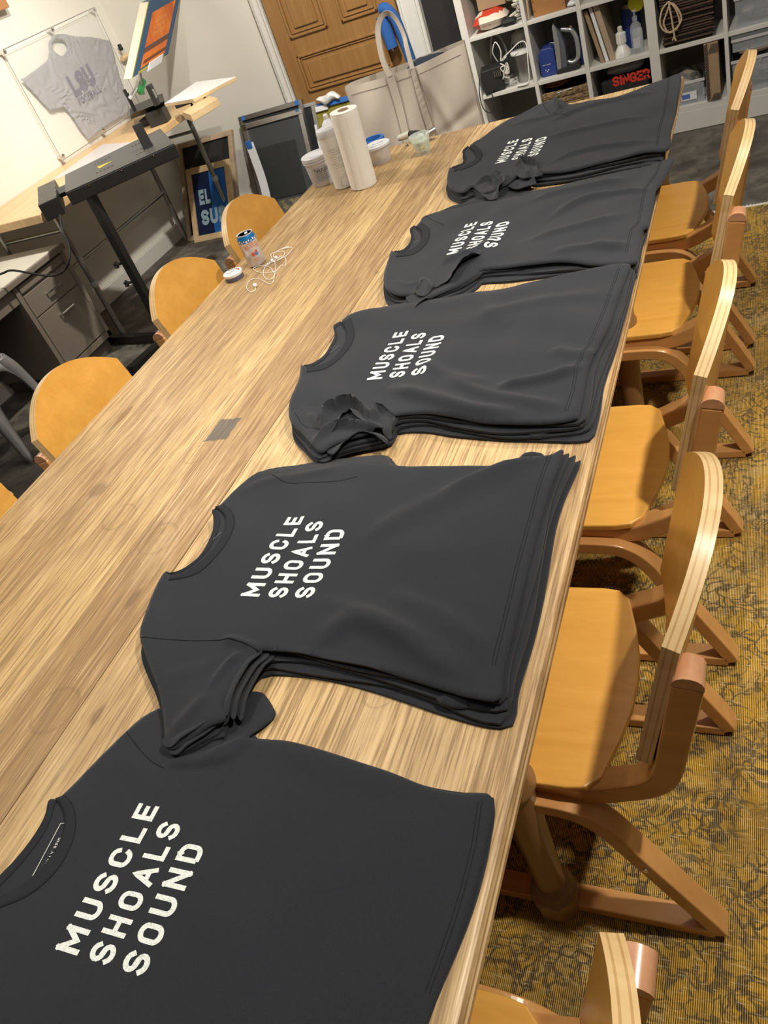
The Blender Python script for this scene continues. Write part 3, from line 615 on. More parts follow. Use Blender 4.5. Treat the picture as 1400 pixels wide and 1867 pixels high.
def sheet(name, poly, field, thick, mat, parent, step=0.008, edge=0.012, edrop=None, holes=None):
    """cloth sheet: top surface follows field, rounded down at the rim, walls close it below"""
    B = resample(poly, step); lo, hi = B.min(0), B.max(0)
    gx, gy = np.meshgrid(np.arange(lo[0], hi[0], step), np.arange(lo[1], hi[1], step * 0.87)); gx[1::2] += step / 2
    G = np.c_[gx.ravel(), gy.ravel()]; G = G[inside(G, B)]
    A2, B2 = B, np.roll(B, -1, 0); d, _, _ = seg_dist(G, A2, B2); G = G[d > step * 0.55]; d = d[d > step * 0.55]
    nB = len(B); allp = np.vstack([B, G])
    co, _, tri, orig, _, _ = delaunay_2d_cdt([Vector(p) for p in allp.tolist()], [(i, (i + 1) % nB) for i in range(nB)], [], 1, 1e-7)
    Q = np.array([tuple(c) for c in co]); dd, _, _ = seg_dist(Q, A2, B2)
    z = field(Q); drop = thick * 0.55 if edrop is None else edrop
    z = z - drop * (1 - np.sqrt(np.clip(1 - (1 - np.clip(dd / edge, 0, 1)) ** 2, 0, 1)))
    nv = len(Q); V = [(q[0], q[1], zz) for q, zz in zip(Q, z)]; F = [tuple(t) for t in tri]
    # rim wall
    idx = {}
    for i, o_ in enumerate(orig):
        for k in o_:
            if k < nB: idx[k] = i
    ring = [idx[i] for i in range(nB) if i in idx]; base = len(V)
    for i in ring: V.append((V[i][0], V[i][1], V[i][2] - max(0.0015, thick - drop)))
    m = len(ring)
    for i in range(m): F.append((ring[i], ring[(i + 1) % m], base + (i + 1) % m, base + i))
    mb = MB().add(V, F); o = mb.build(name, mat, parent)
    me = o.data; me.polygons.foreach_set('use_smooth', [True] * len(me.polygons)); me.set_sharp_from_angle(angle=math.radians(75))
    return o
def seam(name, pts, field, r, mat, parent, lift=0.0):
    q = resample(pts, 0.008, False); z = field(q) + lift
    mb = MB().tube([(a, b, c) for (a, b), c in zip(q, z)], r, 5); return mb.build(name, mat, parent, smooth=True)
def offset_poly(P, fn):
    P = np.array(P); return np.array([fn(p) for p in P])

# every pile: outline of its top shirt on the table, neck curves, print position, folds
PILES = []
PILES.append(dict(n=2, zt=0.762, seed=3,
  word='nearest pile, bottom left of the photo',
  out=[(-0.3366,0.4741), (-0.3303,0.4117), (-0.3303,0.3637), (-0.3321,0.3208), (-0.3354,0.2817), (-0.3398,0.2444), (-0.3452,0.2010), (-0.3500,0.1507), (-0.4190,0.1134), (-0.5299,0.0689), (-0.6884,0.0251), (-0.7868,0.0513), (-0.8385,-0.0111), (-0.9474,-0.0881), (-1.0997,-0.0302), (-1.0508,0.0513), (-1.0293,0.1242), (-1.0173,0.1792), (-1.0061,0.2027)] + [(-1.0203,0.2296), (-1.0091,0.2675), (-1.0037,0.3030), (-1.0066,0.3349), (-1.0182,0.3584), (-1.0105,0.3633)] + [(-0.9967,0.3896), (-0.9775,0.4405), (-0.9578,0.4904), (-0.9411,0.5236), (-0.9132,0.5481), (-0.8704,0.5709), (-0.8032,0.5885), (-0.7526,0.5958), (-0.7259,0.5778), (-0.7048,0.5579), (-0.7135,0.5333), (-0.7286,0.5122), (-0.7113,0.5096), (-0.6625,0.5131), (-0.5843,0.5034), (-0.4923,0.4880), (-0.4239,0.4746), (-0.3779,0.4730)],
  back=[(-1.0117,0.2038), (-1.0259,0.2309), (-1.0147,0.2690), (-1.0092,0.3047), (-1.0122,0.3368), (-1.0238,0.3603), (-1.0160,0.3653)],
  inner=[(-1.0118,0.3649), (-0.9854,0.3527), (-0.9636,0.3315), (-0.9522,0.3011), (-0.9552,0.2677), (-0.9743,0.2338), (-0.9938,0.2160), (-1.0036,0.2048)],
  outer=[(-0.9971,0.3727), (-0.9677,0.3592), (-0.9441,0.3366), (-0.9281,0.3054), (-0.9268,0.2651), (-0.9474,0.2283), (-0.9805,0.2041), (-1.0046,0.1894)],
  text=(-0.8135, 0.176), shifts=[(0.0, 0.0)],
  hem=[(-0.3521,0.4642), (-0.3462,0.4089), (-0.3456,0.3607), (-0.3470,0.3177), (-0.3500,0.2785), (-0.3540,0.2411)],
  seams=[[(-0.9528,0.4900), (-0.9183,0.4702), (-0.8759,0.4488), (-0.8433,0.4402)]],
  folds=[([(-0.8471,0.4462), (-0.7908,0.4569), (-0.7404,0.4750), (-0.7243,0.5004)], 0.006, 0.02, 0.006), ([(-0.7790,0.4716), (-0.7491,0.4906), (-0.7197,0.5105)], 0.005, 0.01, 0.01), ([(-0.6989,0.5084), (-0.5745,0.4804), (-0.4373,0.4678)], 0.003, 0.03, 0.02), ([(-0.9762,0.4387), (-0.9039,0.4334), (-0.8176,0.4007)], 0.0015, 0.02, 0.02)]))
PILES.append(dict(n=5, zt=0.790, seed=11,
  word='second pile from the bottom of the photo, beside the largest chair',
  out=[(-0.3576,1.1353), (-0.3616,1.0297), (-0.3635,0.9479), (-0.3622,0.8366), (-0.3573,0.7311), (-0.3555,0.6482), (-0.3501,0.5986), (-0.3886,0.5972), (-0.4370,0.6087), (-0.5144,0.6262), (-0.6014,0.6387), (-0.6948,0.6501), (-0.7581,0.6518), (-0.7630,0.6448)] + [(-0.7797,0.6020), (-0.7770,0.5451), (-0.7605,0.5192), (-0.7832,0.5048), (-0.8065,0.4827), (-0.8386,0.4633), (-0.8795,0.5131), (-0.9186,0.5592), (-0.9704,0.6070), (-1.0295,0.6649), (-1.0580,0.7318), (-1.0722,0.7792), (-1.0757,0.8221)] + [(-1.0462,0.8152), (-1.0244,0.8316), (-1.0099,0.8670), (-1.0178,0.9218), (-1.0358,0.9602), (-1.0573,0.9902)] + [(-1.0495,1.0135), (-1.0412,1.0441), (-1.0278,1.0715), (-1.0065,1.1061), (-0.9772,1.1371), (-0.9432,1.1531), (-0.8831,1.1708), (-0.8061,1.1757), (-0.7291,1.1730), (-0.6927,1.1251), (-0.6141,1.1131), (-0.5348,1.1079), (-0.4478,1.0975), (-0.3900,1.1107)],
  back=[(-1.0697,0.8175), (-1.0497,0.8180), (-1.0278,0.8344), (-1.0133,0.8700), (-1.0212,0.9250), (-1.0393,0.9634), (-1.0609,0.9935)],
  inner=[(-1.0556,1.0013), (-1.0322,0.9874), (-1.0067,0.9640), (-0.9885,0.9289), (-0.9811,0.8832), (-0.9946,0.8432), (-1.0237,0.8196), (-1.0508,0.8117)],
  outer=[(-1.0366,1.0075), (-1.0103,0.9902), (-0.9880,0.9669), (-0.9706,0.9350), (-0.9616,0.8833), (-0.9743,0.8307), (-1.0005,0.8074), (-1.0488,0.7961)],
  text=(-0.8235, 0.762), shifts=[(0.008, 0.006), (0.014, -0.006), (0.010, -0.014), (0.020, -0.022)],
  hem=[(-0.3796,1.1261), (-0.3836,1.0306), (-0.3838,0.9482), (-0.3814,0.8361), (-0.3753,0.7300), (-0.3729,0.6514)],
  seams=[[(-1.0180,0.6575), (-0.9661,0.6562), (-0.9079,0.6592), (-0.8401,0.6617), (-0.7914,0.6538), (-0.7615,0.6460)], [(-0.9591,1.0940), (-0.9168,1.0709), (-0.8631,1.0683), (-0.7997,1.0685), (-0.7562,1.0829)]],
  folds=[([(-0.6753,0.6517), (-0.6206,0.7108), (-0.5379,0.6942), (-0.4525,0.6494), (-0.3816,0.6318)], 0.010, 0.035, 0.02), ([(-0.5881,0.7821), (-0.4799,0.7412), (-0.3948,0.6838), (-0.3622,0.6667)], 0.006, 0.02, 0.03), ([(-0.6887,0.8822), (-0.5935,0.9800), (-0.4703,1.0643), (-0.3714,1.1192)], 0.006, 0.03, 0.03),
         ([(-0.5618,1.0158), (-0.4741,1.0797), (-0.3670,1.1220)], 0.006, 0.012, 0.02), ([(-0.7049,0.7652), (-0.5638,0.7143), (-0.4583,0.6688)], 0.005, 0.02, 0.02), ([(-0.7521,0.6401), (-0.6262,0.6293), (-0.5104,0.6148)], 0.007, 0.02, 0.012),
         ([(-0.8449,0.6654), (-0.8077,0.6589), (-0.7643,0.6509)], 0.006, 0.008, 0.008), ([(-0.8149,0.5736), (-0.8070,0.6174), (-0.7873,0.6412)], 0.006, 0.010, 0.006), ([(-0.8466,0.4839), (-0.8239,0.5162), (-0.8114,0.5582)], 0.005, 0.02, 0.008), ([(-0.9195,0.5795), (-0.8750,0.6003), (-0.8279,0.6156)], 0.002, 0.02, 0.02),
         ([(-1.0160,1.0465), (-0.9496,1.0783), (-0.8775,1.0954), (-0.7855,1.1212)], 0.003, 0.015, 0.015), ([(-0.6277,0.8877), (-0.4635,0.8761), (-0.3924,0.8893)], 0.002, 0.05, 0.04)]))
PILES.append(dict(n=5, zt=0.792, seed=21,
  word='middle pile of the five',
  out=[(-0.3209,1.8215), (-0.3250,1.7619), (-0.3313,1.6398), (-0.3340,1.5378), (-0.3433,1.4755), (-0.3530,1.3923), (-0.3498,1.3159), (-0.3468,1.2444), (-0.3527,1.2245), (-0.4002,1.2195), (-0.5108,1.2315), (-0.6109,1.2607), (-0.6788,1.2838), (-0.7441,1.2817), (-0.7403,1.2563)] + [(-0.7458,1.2311), (-0.8107,1.2108), (-0.8502,1.1844), (-0.8693,1.1602), (-0.9125,1.1969), (-0.9490,1.2347), (-1.0073,1.2887), (-1.0448,1.3588), (-1.0562,1.4162), (-1.0663,1.4688), (-1.0919,1.5459)] + [(-1.0570,1.5321), (-1.0377,1.5610), (-1.0368,1.6041), (-1.0449,1.6583), (-1.0710,1.7130), (-1.0584,1.7353)] + [(-1.0463,1.7551), (-1.0267,1.7732), (-0.9727,1.8058), (-0.9265,1.8229), (-0.8701,1.8369), (-0.8103,1.8465), (-0.7206,1.8528), (-0.6129,1.8298), (-0.5271,1.8183), (-0.4614,1.8260), (-0.3972,1.8335), (-0.3595,1.8379)],
  back=[(-1.0833,1.5338), (-1.0606,1.5373), (-1.0412,1.5663), (-1.0403,1.6096), (-1.0484,1.6639), (-1.0747,1.7189), (-1.0620,1.7412)],
  inner=[(-1.0498,1.7244), (-1.0176,1.6733), (-0.9989,1.6192), (-0.9969,1.5679), (-1.0090,1.5329), (-1.0328,1.5150), (-1.0614,1.5151)],
  outer=[(-1.0279,1.7361), (-0.9910,1.6675), (-0.9743,1.6091), (-0.9744,1.5586), (-0.9878,1.5194), (-1.0113,1.4945), (-1.0518,1.4868)],
  text=(-0.8260, 1.430), shifts=[(0.010, 0.004), (0.016, -0.008), (0.022, -0.012), (0.026, -0.020)],
  hem=[(-0.3472,1.8030), (-0.3533,1.6454), (-0.3575,1.5430), (-0.3671,1.4697), (-0.3777,1.3965), (-0.3736,1.3194), (-0.3741,1.2476)],
  seams=[[(-1.0238,1.3354), (-0.9637,1.3239), (-0.8938,1.3279), (-0.8194,1.3146), (-0.7475,1.2841)]],
  folds=[([(-0.8087,1.3968), (-0.6963,1.3392), (-0.5795,1.2757), (-0.4480,1.2457)], 0.009, 0.025, 0.018), ([(-0.6791,1.4090), (-0.5582,1.3302), (-0.4569,1.2883), (-0.3656,1.2588)], 0.006, 0.02, 0.02), ([(-0.5387,1.3469), (-0.4712,1.3565), (-0.4074,1.3758), (-0.3603,1.3975)], 0.008, 0.02, 0.014), ([(-0.7571,1.4880), (-0.6389,1.4026), (-0.5436,1.3675)], 0.004, 0.02, 0.02),
         ([(-0.6627,1.6354), (-0.5671,1.6878), (-0.4385,1.6922), (-0.3510,1.6811)], 0.004, 0.03, 0.03), ([(-0.7482,1.8455), (-0.6542,1.7099), (-0.5578,1.5875)], 0.003, 0.03, 0.03), ([(-0.4484,1.4750), (-0.3736,1.4400), (-0.3426,1.4546)], 0.004, 0.02, 0.02),
         ([(-1.0160,1.3498), (-0.9370,1.2720), (-0.8897,1.2435)], 0.008, 0.016, 0.006), ([(-0.8925,1.2340), (-0.9163,1.3063), (-0.8678,1.3254), (-0.8290,1.2964)], 0.014, 0.010, 0.008), ([(-0.8661,1.3210), (-0.8193,1.2993), (-0.7789,1.2480)], 0.013, 0.009, 0.007), ([(-0.7759,1.2611), (-0.7908,1.3020), (-0.7528,1.2877)], 0.010, 0.008, 0.008),
         ([(-0.8996,1.1870), (-0.8653,1.2509), (-0.7784,1.2328), (-0.7370,1.2103)], 0.010, 0.014, 0.007), ([(-1.0450,1.4697), (-0.9795,1.3913), (-0.9886,1.3446)], 0.003, 0.02, 0.02), ([(-1.0230,1.8071), (-0.9389,1.7574), (-0.8461,1.7621)], 0.003, 0.012, 0.012)]))
PILES.append(dict(n=4, zt=0.786, seed=33,
  word='second pile from the far end of the table',
  out=[(-0.2775,2.4569), (-0.2822,2.3537), (-0.3020,2.2565), (-0.3038,2.1872), (-0.3005,2.0416), (-0.3157,2.0104), (-0.3113,1.8854), (-0.3157,1.8343), (-0.3969,1.8634), (-0.4867,1.9070), (-0.5758,1.9185), (-0.6507,1.9276), (-0.7168,1.9396), (-0.7242,1.9206)] + [(-0.7453,1.8861), (-0.7859,1.8392), (-0.8295,1.7937), (-0.8806,1.8357), (-0.9231,1.8470), (-0.9608,1.8750), (-0.9977,1.9219), (-1.0289,2.0044), (-1.0477,2.0875), (-1.0557,2.1675)] + [(-1.0181,2.1455), (-1.0084,2.1815), (-1.0165,2.2284), (-1.0421,2.2948), (-1.0328,2.3184)] + [(-1.0292,2.3603), (-1.0227,2.3938), (-0.9822,2.4421), (-0.9173,2.4928), (-0.8935,2.5159), (-0.8443,2.5270), (-0.7680,2.5117), (-0.6857,2.4886), (-0.5812,2.4538), (-0.5086,2.4259), (-0.4124,2.4333), (-0.3460,2.4387)],
  back=[(-1.0498,2.1554), (-1.0215,2.1528), (-1.0118,2.1889), (-1.0200,2.2360), (-1.0456,2.3026), (-1.0363,2.3262)],
  inner=[(-1.0254,2.3034), (-0.9917,2.2560), (-0.9711,2.1965), (-0.9737,2.1543), (-0.9942,2.1297), (-1.0267,2.1303)],
  outer=[(-1.0140,2.3261), (-0.9680,2.2620), (-0.9441,2.1902), (-0.9460,2.1339), (-0.9692,2.0968), (-1.0240,2.1014)],
  text=(-0.8090, 2.050), shifts=[(0.010, 0.006), (0.016, -0.012), (0.020, -0.028)],
  hem=[(-0.3122,2.4476), (-0.3159,2.3594), (-0.3339,2.2644), (-0.3351,2.1943), (-0.3317,2.0604), (-0.3461,2.0222), (-0.3417,1.8958)],
  seams=[[(-1.0204,2.3884), (-0.9714,2.3208), (-0.9210,2.2739)]],
  folds=[([(-0.7819,2.0204), (-0.7218,2.0984), (-0.7562,2.0442)], 0.004, 0.02, 0.02), ([(-0.6201,2.0613), (-0.5054,2.0836), (-0.3695,2.1278)], 0.005, 0.02, 0.02), ([(-0.5829,2.1820), (-0.4770,2.2796), (-0.3116,2.2396)], 0.006, 0.02, 0.014), ([(-0.6767,2.3316), (-0.5504,2.3511), (-0.3829,2.3664)], 0.005, 0.02, 0.02),
         ([(-0.4346,1.9937), (-0.3734,1.9416), (-0.3361,1.9577)], 0.004, 0.02, 0.02), ([(-0.5400,1.9546), (-0.4298,1.9616), (-0.3308,1.9121)], 0.004, 0.02, 0.015), ([(-1.0439,2.3388), (-1.0177,2.3760), (-0.9482,2.2704)], 0.010, 0.010, 0.007),
         ([(-0.9825,1.9389), (-0.9175,1.8957), (-0.8721,1.9071)], 0.010, 0.010, 0.006), ([(-0.8727,1.8329), (-0.8669,1.8905), (-0.8476,1.9061)], 0.008, 0.008, 0.006), ([(-0.9819,2.4136), (-0.8686,2.4054), (-0.7758,2.4657)], 0.004, 0.01, 0.01), ([(-0.9566,2.4563), (-0.8980,2.4469), (-0.8455,2.4564)], 0.004, 0.007, 0.007)]))
PILES.append(dict(n=4, zt=0.786, seed=44,
  word='farthest pile, at the end of the table by the shelves',
  out=[(-0.3138,3.2332), (-0.3013,2.9685), (-0.2999,2.8192), (-0.3003,2.6637), (-0.2959,2.5343), (-0.3610,2.5416), (-0.4926,2.5373), (-0.5880,2.5322), (-0.6611,2.5484), (-0.7040,2.5616), (-0.7300,2.6012)] + [(-0.7506,2.6051), (-0.7622,2.5583), (-0.7854,2.5011), (-0.8184,2.4581), (-0.8512,2.4729), (-0.9067,2.5584), (-0.9269,2.5202), (-0.9927,2.5900), (-1.0262,2.6650), (-1.0485,2.7565), (-1.0503,2.8063)] + [(-1.0231,2.7966), (-1.0077,2.8082), (-1.0189,2.8645), (-1.0438,2.9405), (-1.0338,2.9827)] + [(-1.0186,3.0225), (-0.9989,3.0548), (-0.9541,3.1631), (-0.9111,3.2113), (-0.8521,3.2673), (-0.8127,3.2948), (-0.7911,3.3040), (-0.7723,3.3403), (-0.7006,3.2154), (-0.6070,3.1782), (-0.5322,3.1532), (-0.4763,3.1761), (-0.4283,3.1986), (-0.3698,3.2245)],
  back=[(-1.0468,2.7969), (-1.0265,2.8060), (-1.0111,2.8177), (-1.0223,2.8742), (-1.0474,2.9504), (-1.0373,2.9927)],
  inner=[(-1.0231,2.9605), (-0.9798,2.8836), (-0.9635,2.8290), (-0.9728,2.7943), (-0.9976,2.7732), (-1.0296,2.7704)],
  outer=[(-1.0113,2.9804), (-0.9563,2.8807), (-0.9385,2.8104), (-0.9495,2.7673), (-0.9805,2.7401), (-1.0200,2.7365)],
  text=(-0.8270, 2.716), shifts=[(0.006, 0.004), (0.006, -0.012), (0.004, -0.022)],
  hem=[(-0.3544,3.2177), (-0.3430,2.9987), (-0.3400,2.8461), (-0.3388,2.6874), (-0.3342,2.5690)],
  seams=[[(-0.8106,3.2749), (-0.7742,3.1721), (-0.7331,3.1042), (-0.6683,3.0498)]],
  folds=[([(-0.7699,3.2827), (-0.7197,3.1639), (-0.7423,3.1103)], 0.010, 0.008, 0.006), ([(-0.7450,3.0396), (-0.6005,3.1098), (-0.3756,3.0888)], 0.005, 0.02, 0.015), ([(-0.7328,2.8734), (-0.5652,2.8719), (-0.3882,2.8583)], 0.004, 0.02, 0.02), ([(-0.6661,2.6212), (-0.5339,2.6612), (-0.3310,2.6019)], 0.006, 0.015, 0.015),
         ([(-0.8995,2.5546), (-0.8480,2.5736), (-0.7949,2.5051)], 0.009, 0.010, 0.006), ([(-0.8073,2.4815), (-0.8389,2.6134), (-0.8173,2.6250)], 0.010, 0.007, 0.007), ([(-0.7429,2.5962), (-0.7705,2.6829), (-0.7148,2.6352), (-0.6790,2.5899)], 0.012, 0.008, 0.008), ([(-0.9038,3.1136), (-0.7570,3.1032), (-0.6440,3.1403)], 0.003, 0.02, 0.02)]))
TBACK = [None]
names_lower = ['second from top', 'third from top', 'fourth from top', 'bottom']
for D, q_ in zip(PILES, ('pile nearest the bottom of the photo', 'second pile from the photo bottom', 'middle pile of the five', 'second pile from the far table end', 'farthest pile at the far table end')): D['short'] = q_
for pi, D in enumerate(PILES):
    nst = D['n']; zt = D['zt']; tsh = (zt - TZ) / nst
    top_out = np.array(D['out']); ymid = D['text'][1] + 0.09
    # rise of the near sleeve over the neighbour, sink of the far sleeve
    def H(P, k, ymid=ymid, zt=zt, nst=nst, pi=pi):
        near = sstep(-0.265, -0.36, P[:, 1] - ymid) if pi else np.zeros(len(P)); far = sstep(0.24, 0.34, P[:, 1] - ymid) if pi < 4 else np.zeros(len(P))
        lowx = sstep(-0.50, -0.62, P[:, 0])
        tot = (zt - TZ) * (1 - 0.62 * far * lowx)
        liftn = near * lowx * (0.0 if pi == 0 else (0.010 if pi == 1 else 0.019))
        return TZ + 0.0008 + liftn + tot * ((k + 1) / nst) * (1 - 0.30 * near * lowx)
    group = 'charcoal t-shirts laid in flat piles along the table'
    # lower shirts
    for k in range(nst - 1):
        lev = nst - 2 - k     # level index of this shirt from bottom
        sx, sy = D['shifts'][min(k, len(D['shifts']) - 1)]
        r_ = np.random.default_rng(D['seed'] * 10 + k); ph = r_.uniform(0, 6.28, 4)
        cx, cy = top_out.mean(0)
        def sh(p, sx=sx, sy=sy, ph=ph, cy=cy, cx=cx):
            q = p.copy(); rel = p[1] - cy
            q[0] += sx * sstep(-0.75, -0.4, p[0]) - 0.006 * (1 - sstep(-1.1, -0.9, p[0])) * 0 + 0.004 * math.sin(p[1] * 17 + ph[0])
            q[1] += (abs(sy) * (1 if rel > 0.1 else (-1 if rel < -0.1 else rel * 10))) * (0.9 if sy < 0 else -0.4) * (0.35 if rel > 0 else 1.0) + 0.0045 * math.sin(p[0] * 19 + ph[1])
            if q[0] > TX1 - 0.006: q[0] = TX1 - 0.006 + 0.25 * (q[0] - TX1 + 0.006)
            return q
        P2 = offset_poly(resample(smooth_poly(D['out'], 4), 0.02), sh)
        fld = Field(lambda P, lev=lev: H(P, lev), (), 0.0006, D['seed'] + 50 + k)
        lab = f'plain charcoal t-shirt, {"bottom" if k == nst - 2 else names_lower[k]} of the {D["short"]}'
        o = sheet('t_shirt', P2, fld, tsh * 0.95, 'charcoal_jersey', None, 0.020, 0.008, tsh * 0.35)
        tag(o, lab, 't-shirt', group)
    root = empty('t_shirt', (float(top_out[:, 0].mean()), float(top_out[:, 1].mean()), zt), label=f'printed charcoal t-shirt, top of the {D["short"]}', cat='t-shirt', group=group)
    topf = Field(lambda P: H(P, nst - 1), [(f_[0], f_[1] * (1.5 if pi < 2 else (2.0 if np.array(f_[0])[:, 0].mean() > -0.88 else 0.3)), f_[2] * 0.85, f_[3] * 0.85) for f_ in D['folds']], 0.0038 if pi else 0.0022, D['seed']); D['field'] = topf
    sm = smooth_poly(D['out'], 4)
    # neck opening: replace the back edge of the outline by the inner front edge
    bk = np.array(D['back']); inn = np.array(D['inner']); inn_s = smooth_poly(D['inner'], 5, False)
    ds = ((sm[:, None, :] - bk[None]) ** 2).sum(2)
    i0 = int(ds[:, 0].argmin()); i1 = int(ds[:, -1].argmin())
    front = np.vstack([sm[i1:], sm[:i0 + 1], inn_s[::-1]]) if i0 < i1 else np.vstack([sm[i1:i0 + 1], inn_s[::-1]])
    put(sheet('front_panel', front, topf, max(0.004, tsh * 0.8), 'charcoal_jersey', None, 0.0065, 0.010, tsh * 0.4), root)
    # back of the neck, seen inside the collar, with its ribbed band and label
    bs = smooth_poly(D['back'], 5, False); lowf = Field(lambda P: H(P, nst - 1) - 0.0045, (), 0.0003, 1); nout = np.array(D['outer'])
    hole = np.vstack([bs, smooth_poly(D['outer'], 5, False) * 0.5 + smooth_poly(D['inner'], 5, False)[:] * 0.5 if len(D['outer']) == len(D['inner']) else smooth_poly(D['outer'], 5, False)])
    put(sheet('back_panel', hole, lowf, 0.004, 'charcoal_jersey', None, 0.006, 0.004, 0.001), root)
    cen = (bs.mean(0) + inn_s.mean(0)) / 2; tgt = inn_s[::-1]
    k_ = np.linspace(0, 1, len(bs)); tg = np.c_[np.interp(k_, np.linspace(0, 1, len(tgt)), tgt[:, 0]), np.interp(k_, np.linspace(0, 1, len(tgt)), tgt[:, 1])]
    wid = np.clip(np.sqrt(((tg - bs) ** 2).sum(1)), 1e-6, 1); inset = bs + (tg - bs) * (np.minimum(0.016, wid * 0.6) / wid)[:, None]
    put(sheet('back_collar', np.vstack([bs, inset[::-1]]), Field(lambda P: H(P, nst - 1) - 0.002, (), 0.0002, 1), 0.003, 'jersey_rib', None, 0.004, 0.003, 0.001), root)
    on_s = smooth_poly(D['outer'], 5, False)
    ribf = Field(lambda P: topf(P) + 0.0022, (), 0.0, 1)
    put(sheet('front_collar', np.vstack([inn_s, on_s[::-1]]), ribf, 0.005, 'jersey_rib', None, 0.004, 0.005, 0.0015), root)
    q = resample(on_s, 0.006, False); put(seam('collar_stitching', q, topf, 0.0007, 'black_thread', None, 0.0006), root)
    # hem double stitching, sleeve seams
    for dxo in (0.0, 0.005):
        put(seam('hem_stitching', np.array(D['hem']) + (dxo, 0), topf, 0.0005, 'black_thread', None, 0.0003), root)
    for s_ in D['seams']: put(seam('sleeve_seam', smooth_poly(s_, 4, False), topf, 0.0010, 'black_thread', None, 0.0), root)
    # print: three lines reading away from the camera
    bx, by = D['text']
    mb = MB(); acc = []
    for li, (wd, ln) in enumerate((('MUSCLE', 0.206), ('SHOALS', 0.187), ('SOUND', 0.164))):
        def fn(u_, v_, li=li):
            acc.append((bx + li * 0.0545 - v_, by + u_)); return (bx + li * 0.0545 - v_, by + u_, 0)
        letters(mb, wd, fn, 0.0385, ln, 0.205, 0.52, 0.09)
    arr = np.array(mb.v); arr[:, 2] = topf(arr[:, :2]) + 0.0009; mb.v = [tuple(x) for x in arr.tolist()]
    if pi != 3: put(mb.build('chest_print', 'print_ink'), root)
    else: put(mb.build('chest_print', 'print_ink'), root)
    D['root'] = root; D['H'] = H; D['topf'] = topf

# neck label of the nearest shirt
D = PILES[0]
def lab_pt(a, b): return None
A = Vector((-0.9505, 0.2719, 0.7585)); B = Vector((-0.9539, 0.3026, 0.7585)); ud = (B - A).normalized(); vd = Vector((ud.y * -1, ud.x, 0)) * 1.0
if vd.x > 0: vd = -vd
zl = 0.7604
o_ = Vector((A.x, A.y, zl)); put(txt3('BILLY REID', o_, ud, vd, 0.0055, 'label_ink', None, length=0.040, stroke=0.18, gap=0.45, name='neck_label'), D['root'])
mb = MB(); c0 = o_ - ud * 0.020 - vd * 0.014; c1 = o_ + ud * 0.062 - vd * 0.014; c2 = c1 + vd * 0.030; c3 = c0 + vd * 0.030
for a, b in ((c1 - ud * 0.025 + vd * 0, c1), (c1, c2), (c3, c0), (c3, c2)): mb.tube([a, b], 0.0006, 4)
put(mb.build('label_border', 'label_ink'), D['root'])
for di in (1, 2, 3, 4):
    D = PILES[di]; mid = np.array(D['inner'])[3]; bk = np.array(D['back']).mean(0)
    p = bk * 0.45 + mid * 0.55; zz = float(D['H'](np.array([p]), D['n'] - 1)[0]) - 0.003
    mb = MB(); uu = Vector((0.35, 0.93, 0)).normalized()
    for s_ in (-1, 1): mb.tube([Vector((p[0] + s_ * 0.006, p[1], zz)) - uu * 0.018, Vector((p[0] + s_ * 0.006, p[1], zz)) + uu * 0.018], 0.0006, 4)
    put(mb.build('neck_label', 'faint_ink'), D['root'])

# turned-up sleeve cloth and open sleeve mouths lying on the tops
def flap(di, poly, z0, lips, name='sleeve_fold', thick=0.0028, seed=3, back=0.0):
    D = PILES[di]; f_ = Field(z0, [(p_, h_, w_, w_) for p_, h_, w_ in lips], 0.0012, seed)
    return put(sheet(name, smooth_poly(poly, 3), f_, thick, 'charcoal_jersey', None, 0.0045, 0.002, 0.0005), D['root'])
# second pile: fanned sleeve hems
for j, (dx_, dy_, dz) in enumerate(((0.0, 0.0, 0.0), (0.010, 0.000, -0.008), (0.018, 0.004, -0.014))):
    off = np.array((dx_, dy_))
    flap(1, np.array([(-0.8129,0.5664), (-0.8126,0.5791), (-0.8013,0.6289), (-0.7775,0.6578), (-0.7601,0.6490), (-0.7669,0.6187), (-0.7688,0.5730), (-0.7614,0.5274), (-0.7763,0.5356), (-0.8016,0.5655)]) + off, 0.788 + dz, ((np.array([(-0.7601,0.6490), (-0.7669,0.6187), (-0.7688,0.5730), (-0.7614,0.5274)]) + off, 0.008, 0.012),), 'sleeve_hem', seed=5 + j)
for j, (dx_, dy_, dz) in enumerate(((0.0, 0.0, 0.0), (0.010, -0.006, -0.007))):
    off = np.array((dx_, dy_))
    flap(1, np.array([(-0.8171,0.5643), (-0.7801,0.5386), (-0.7896,0.5098), (-0.8113,0.4849), (-0.8334,0.4630), (-0.8557,0.4744), (-0.8389,0.5038), (-0.8226,0.5298)]) + off, 0.785 + dz, ((np.array([(-0.7801,0.5386), (-0.7896,0.5098), (-0.8113,0.4849), (-0.8334,0.4630)]) + off, 0.007, 0.012),), 'sleeve_hem', seed=9 + j)
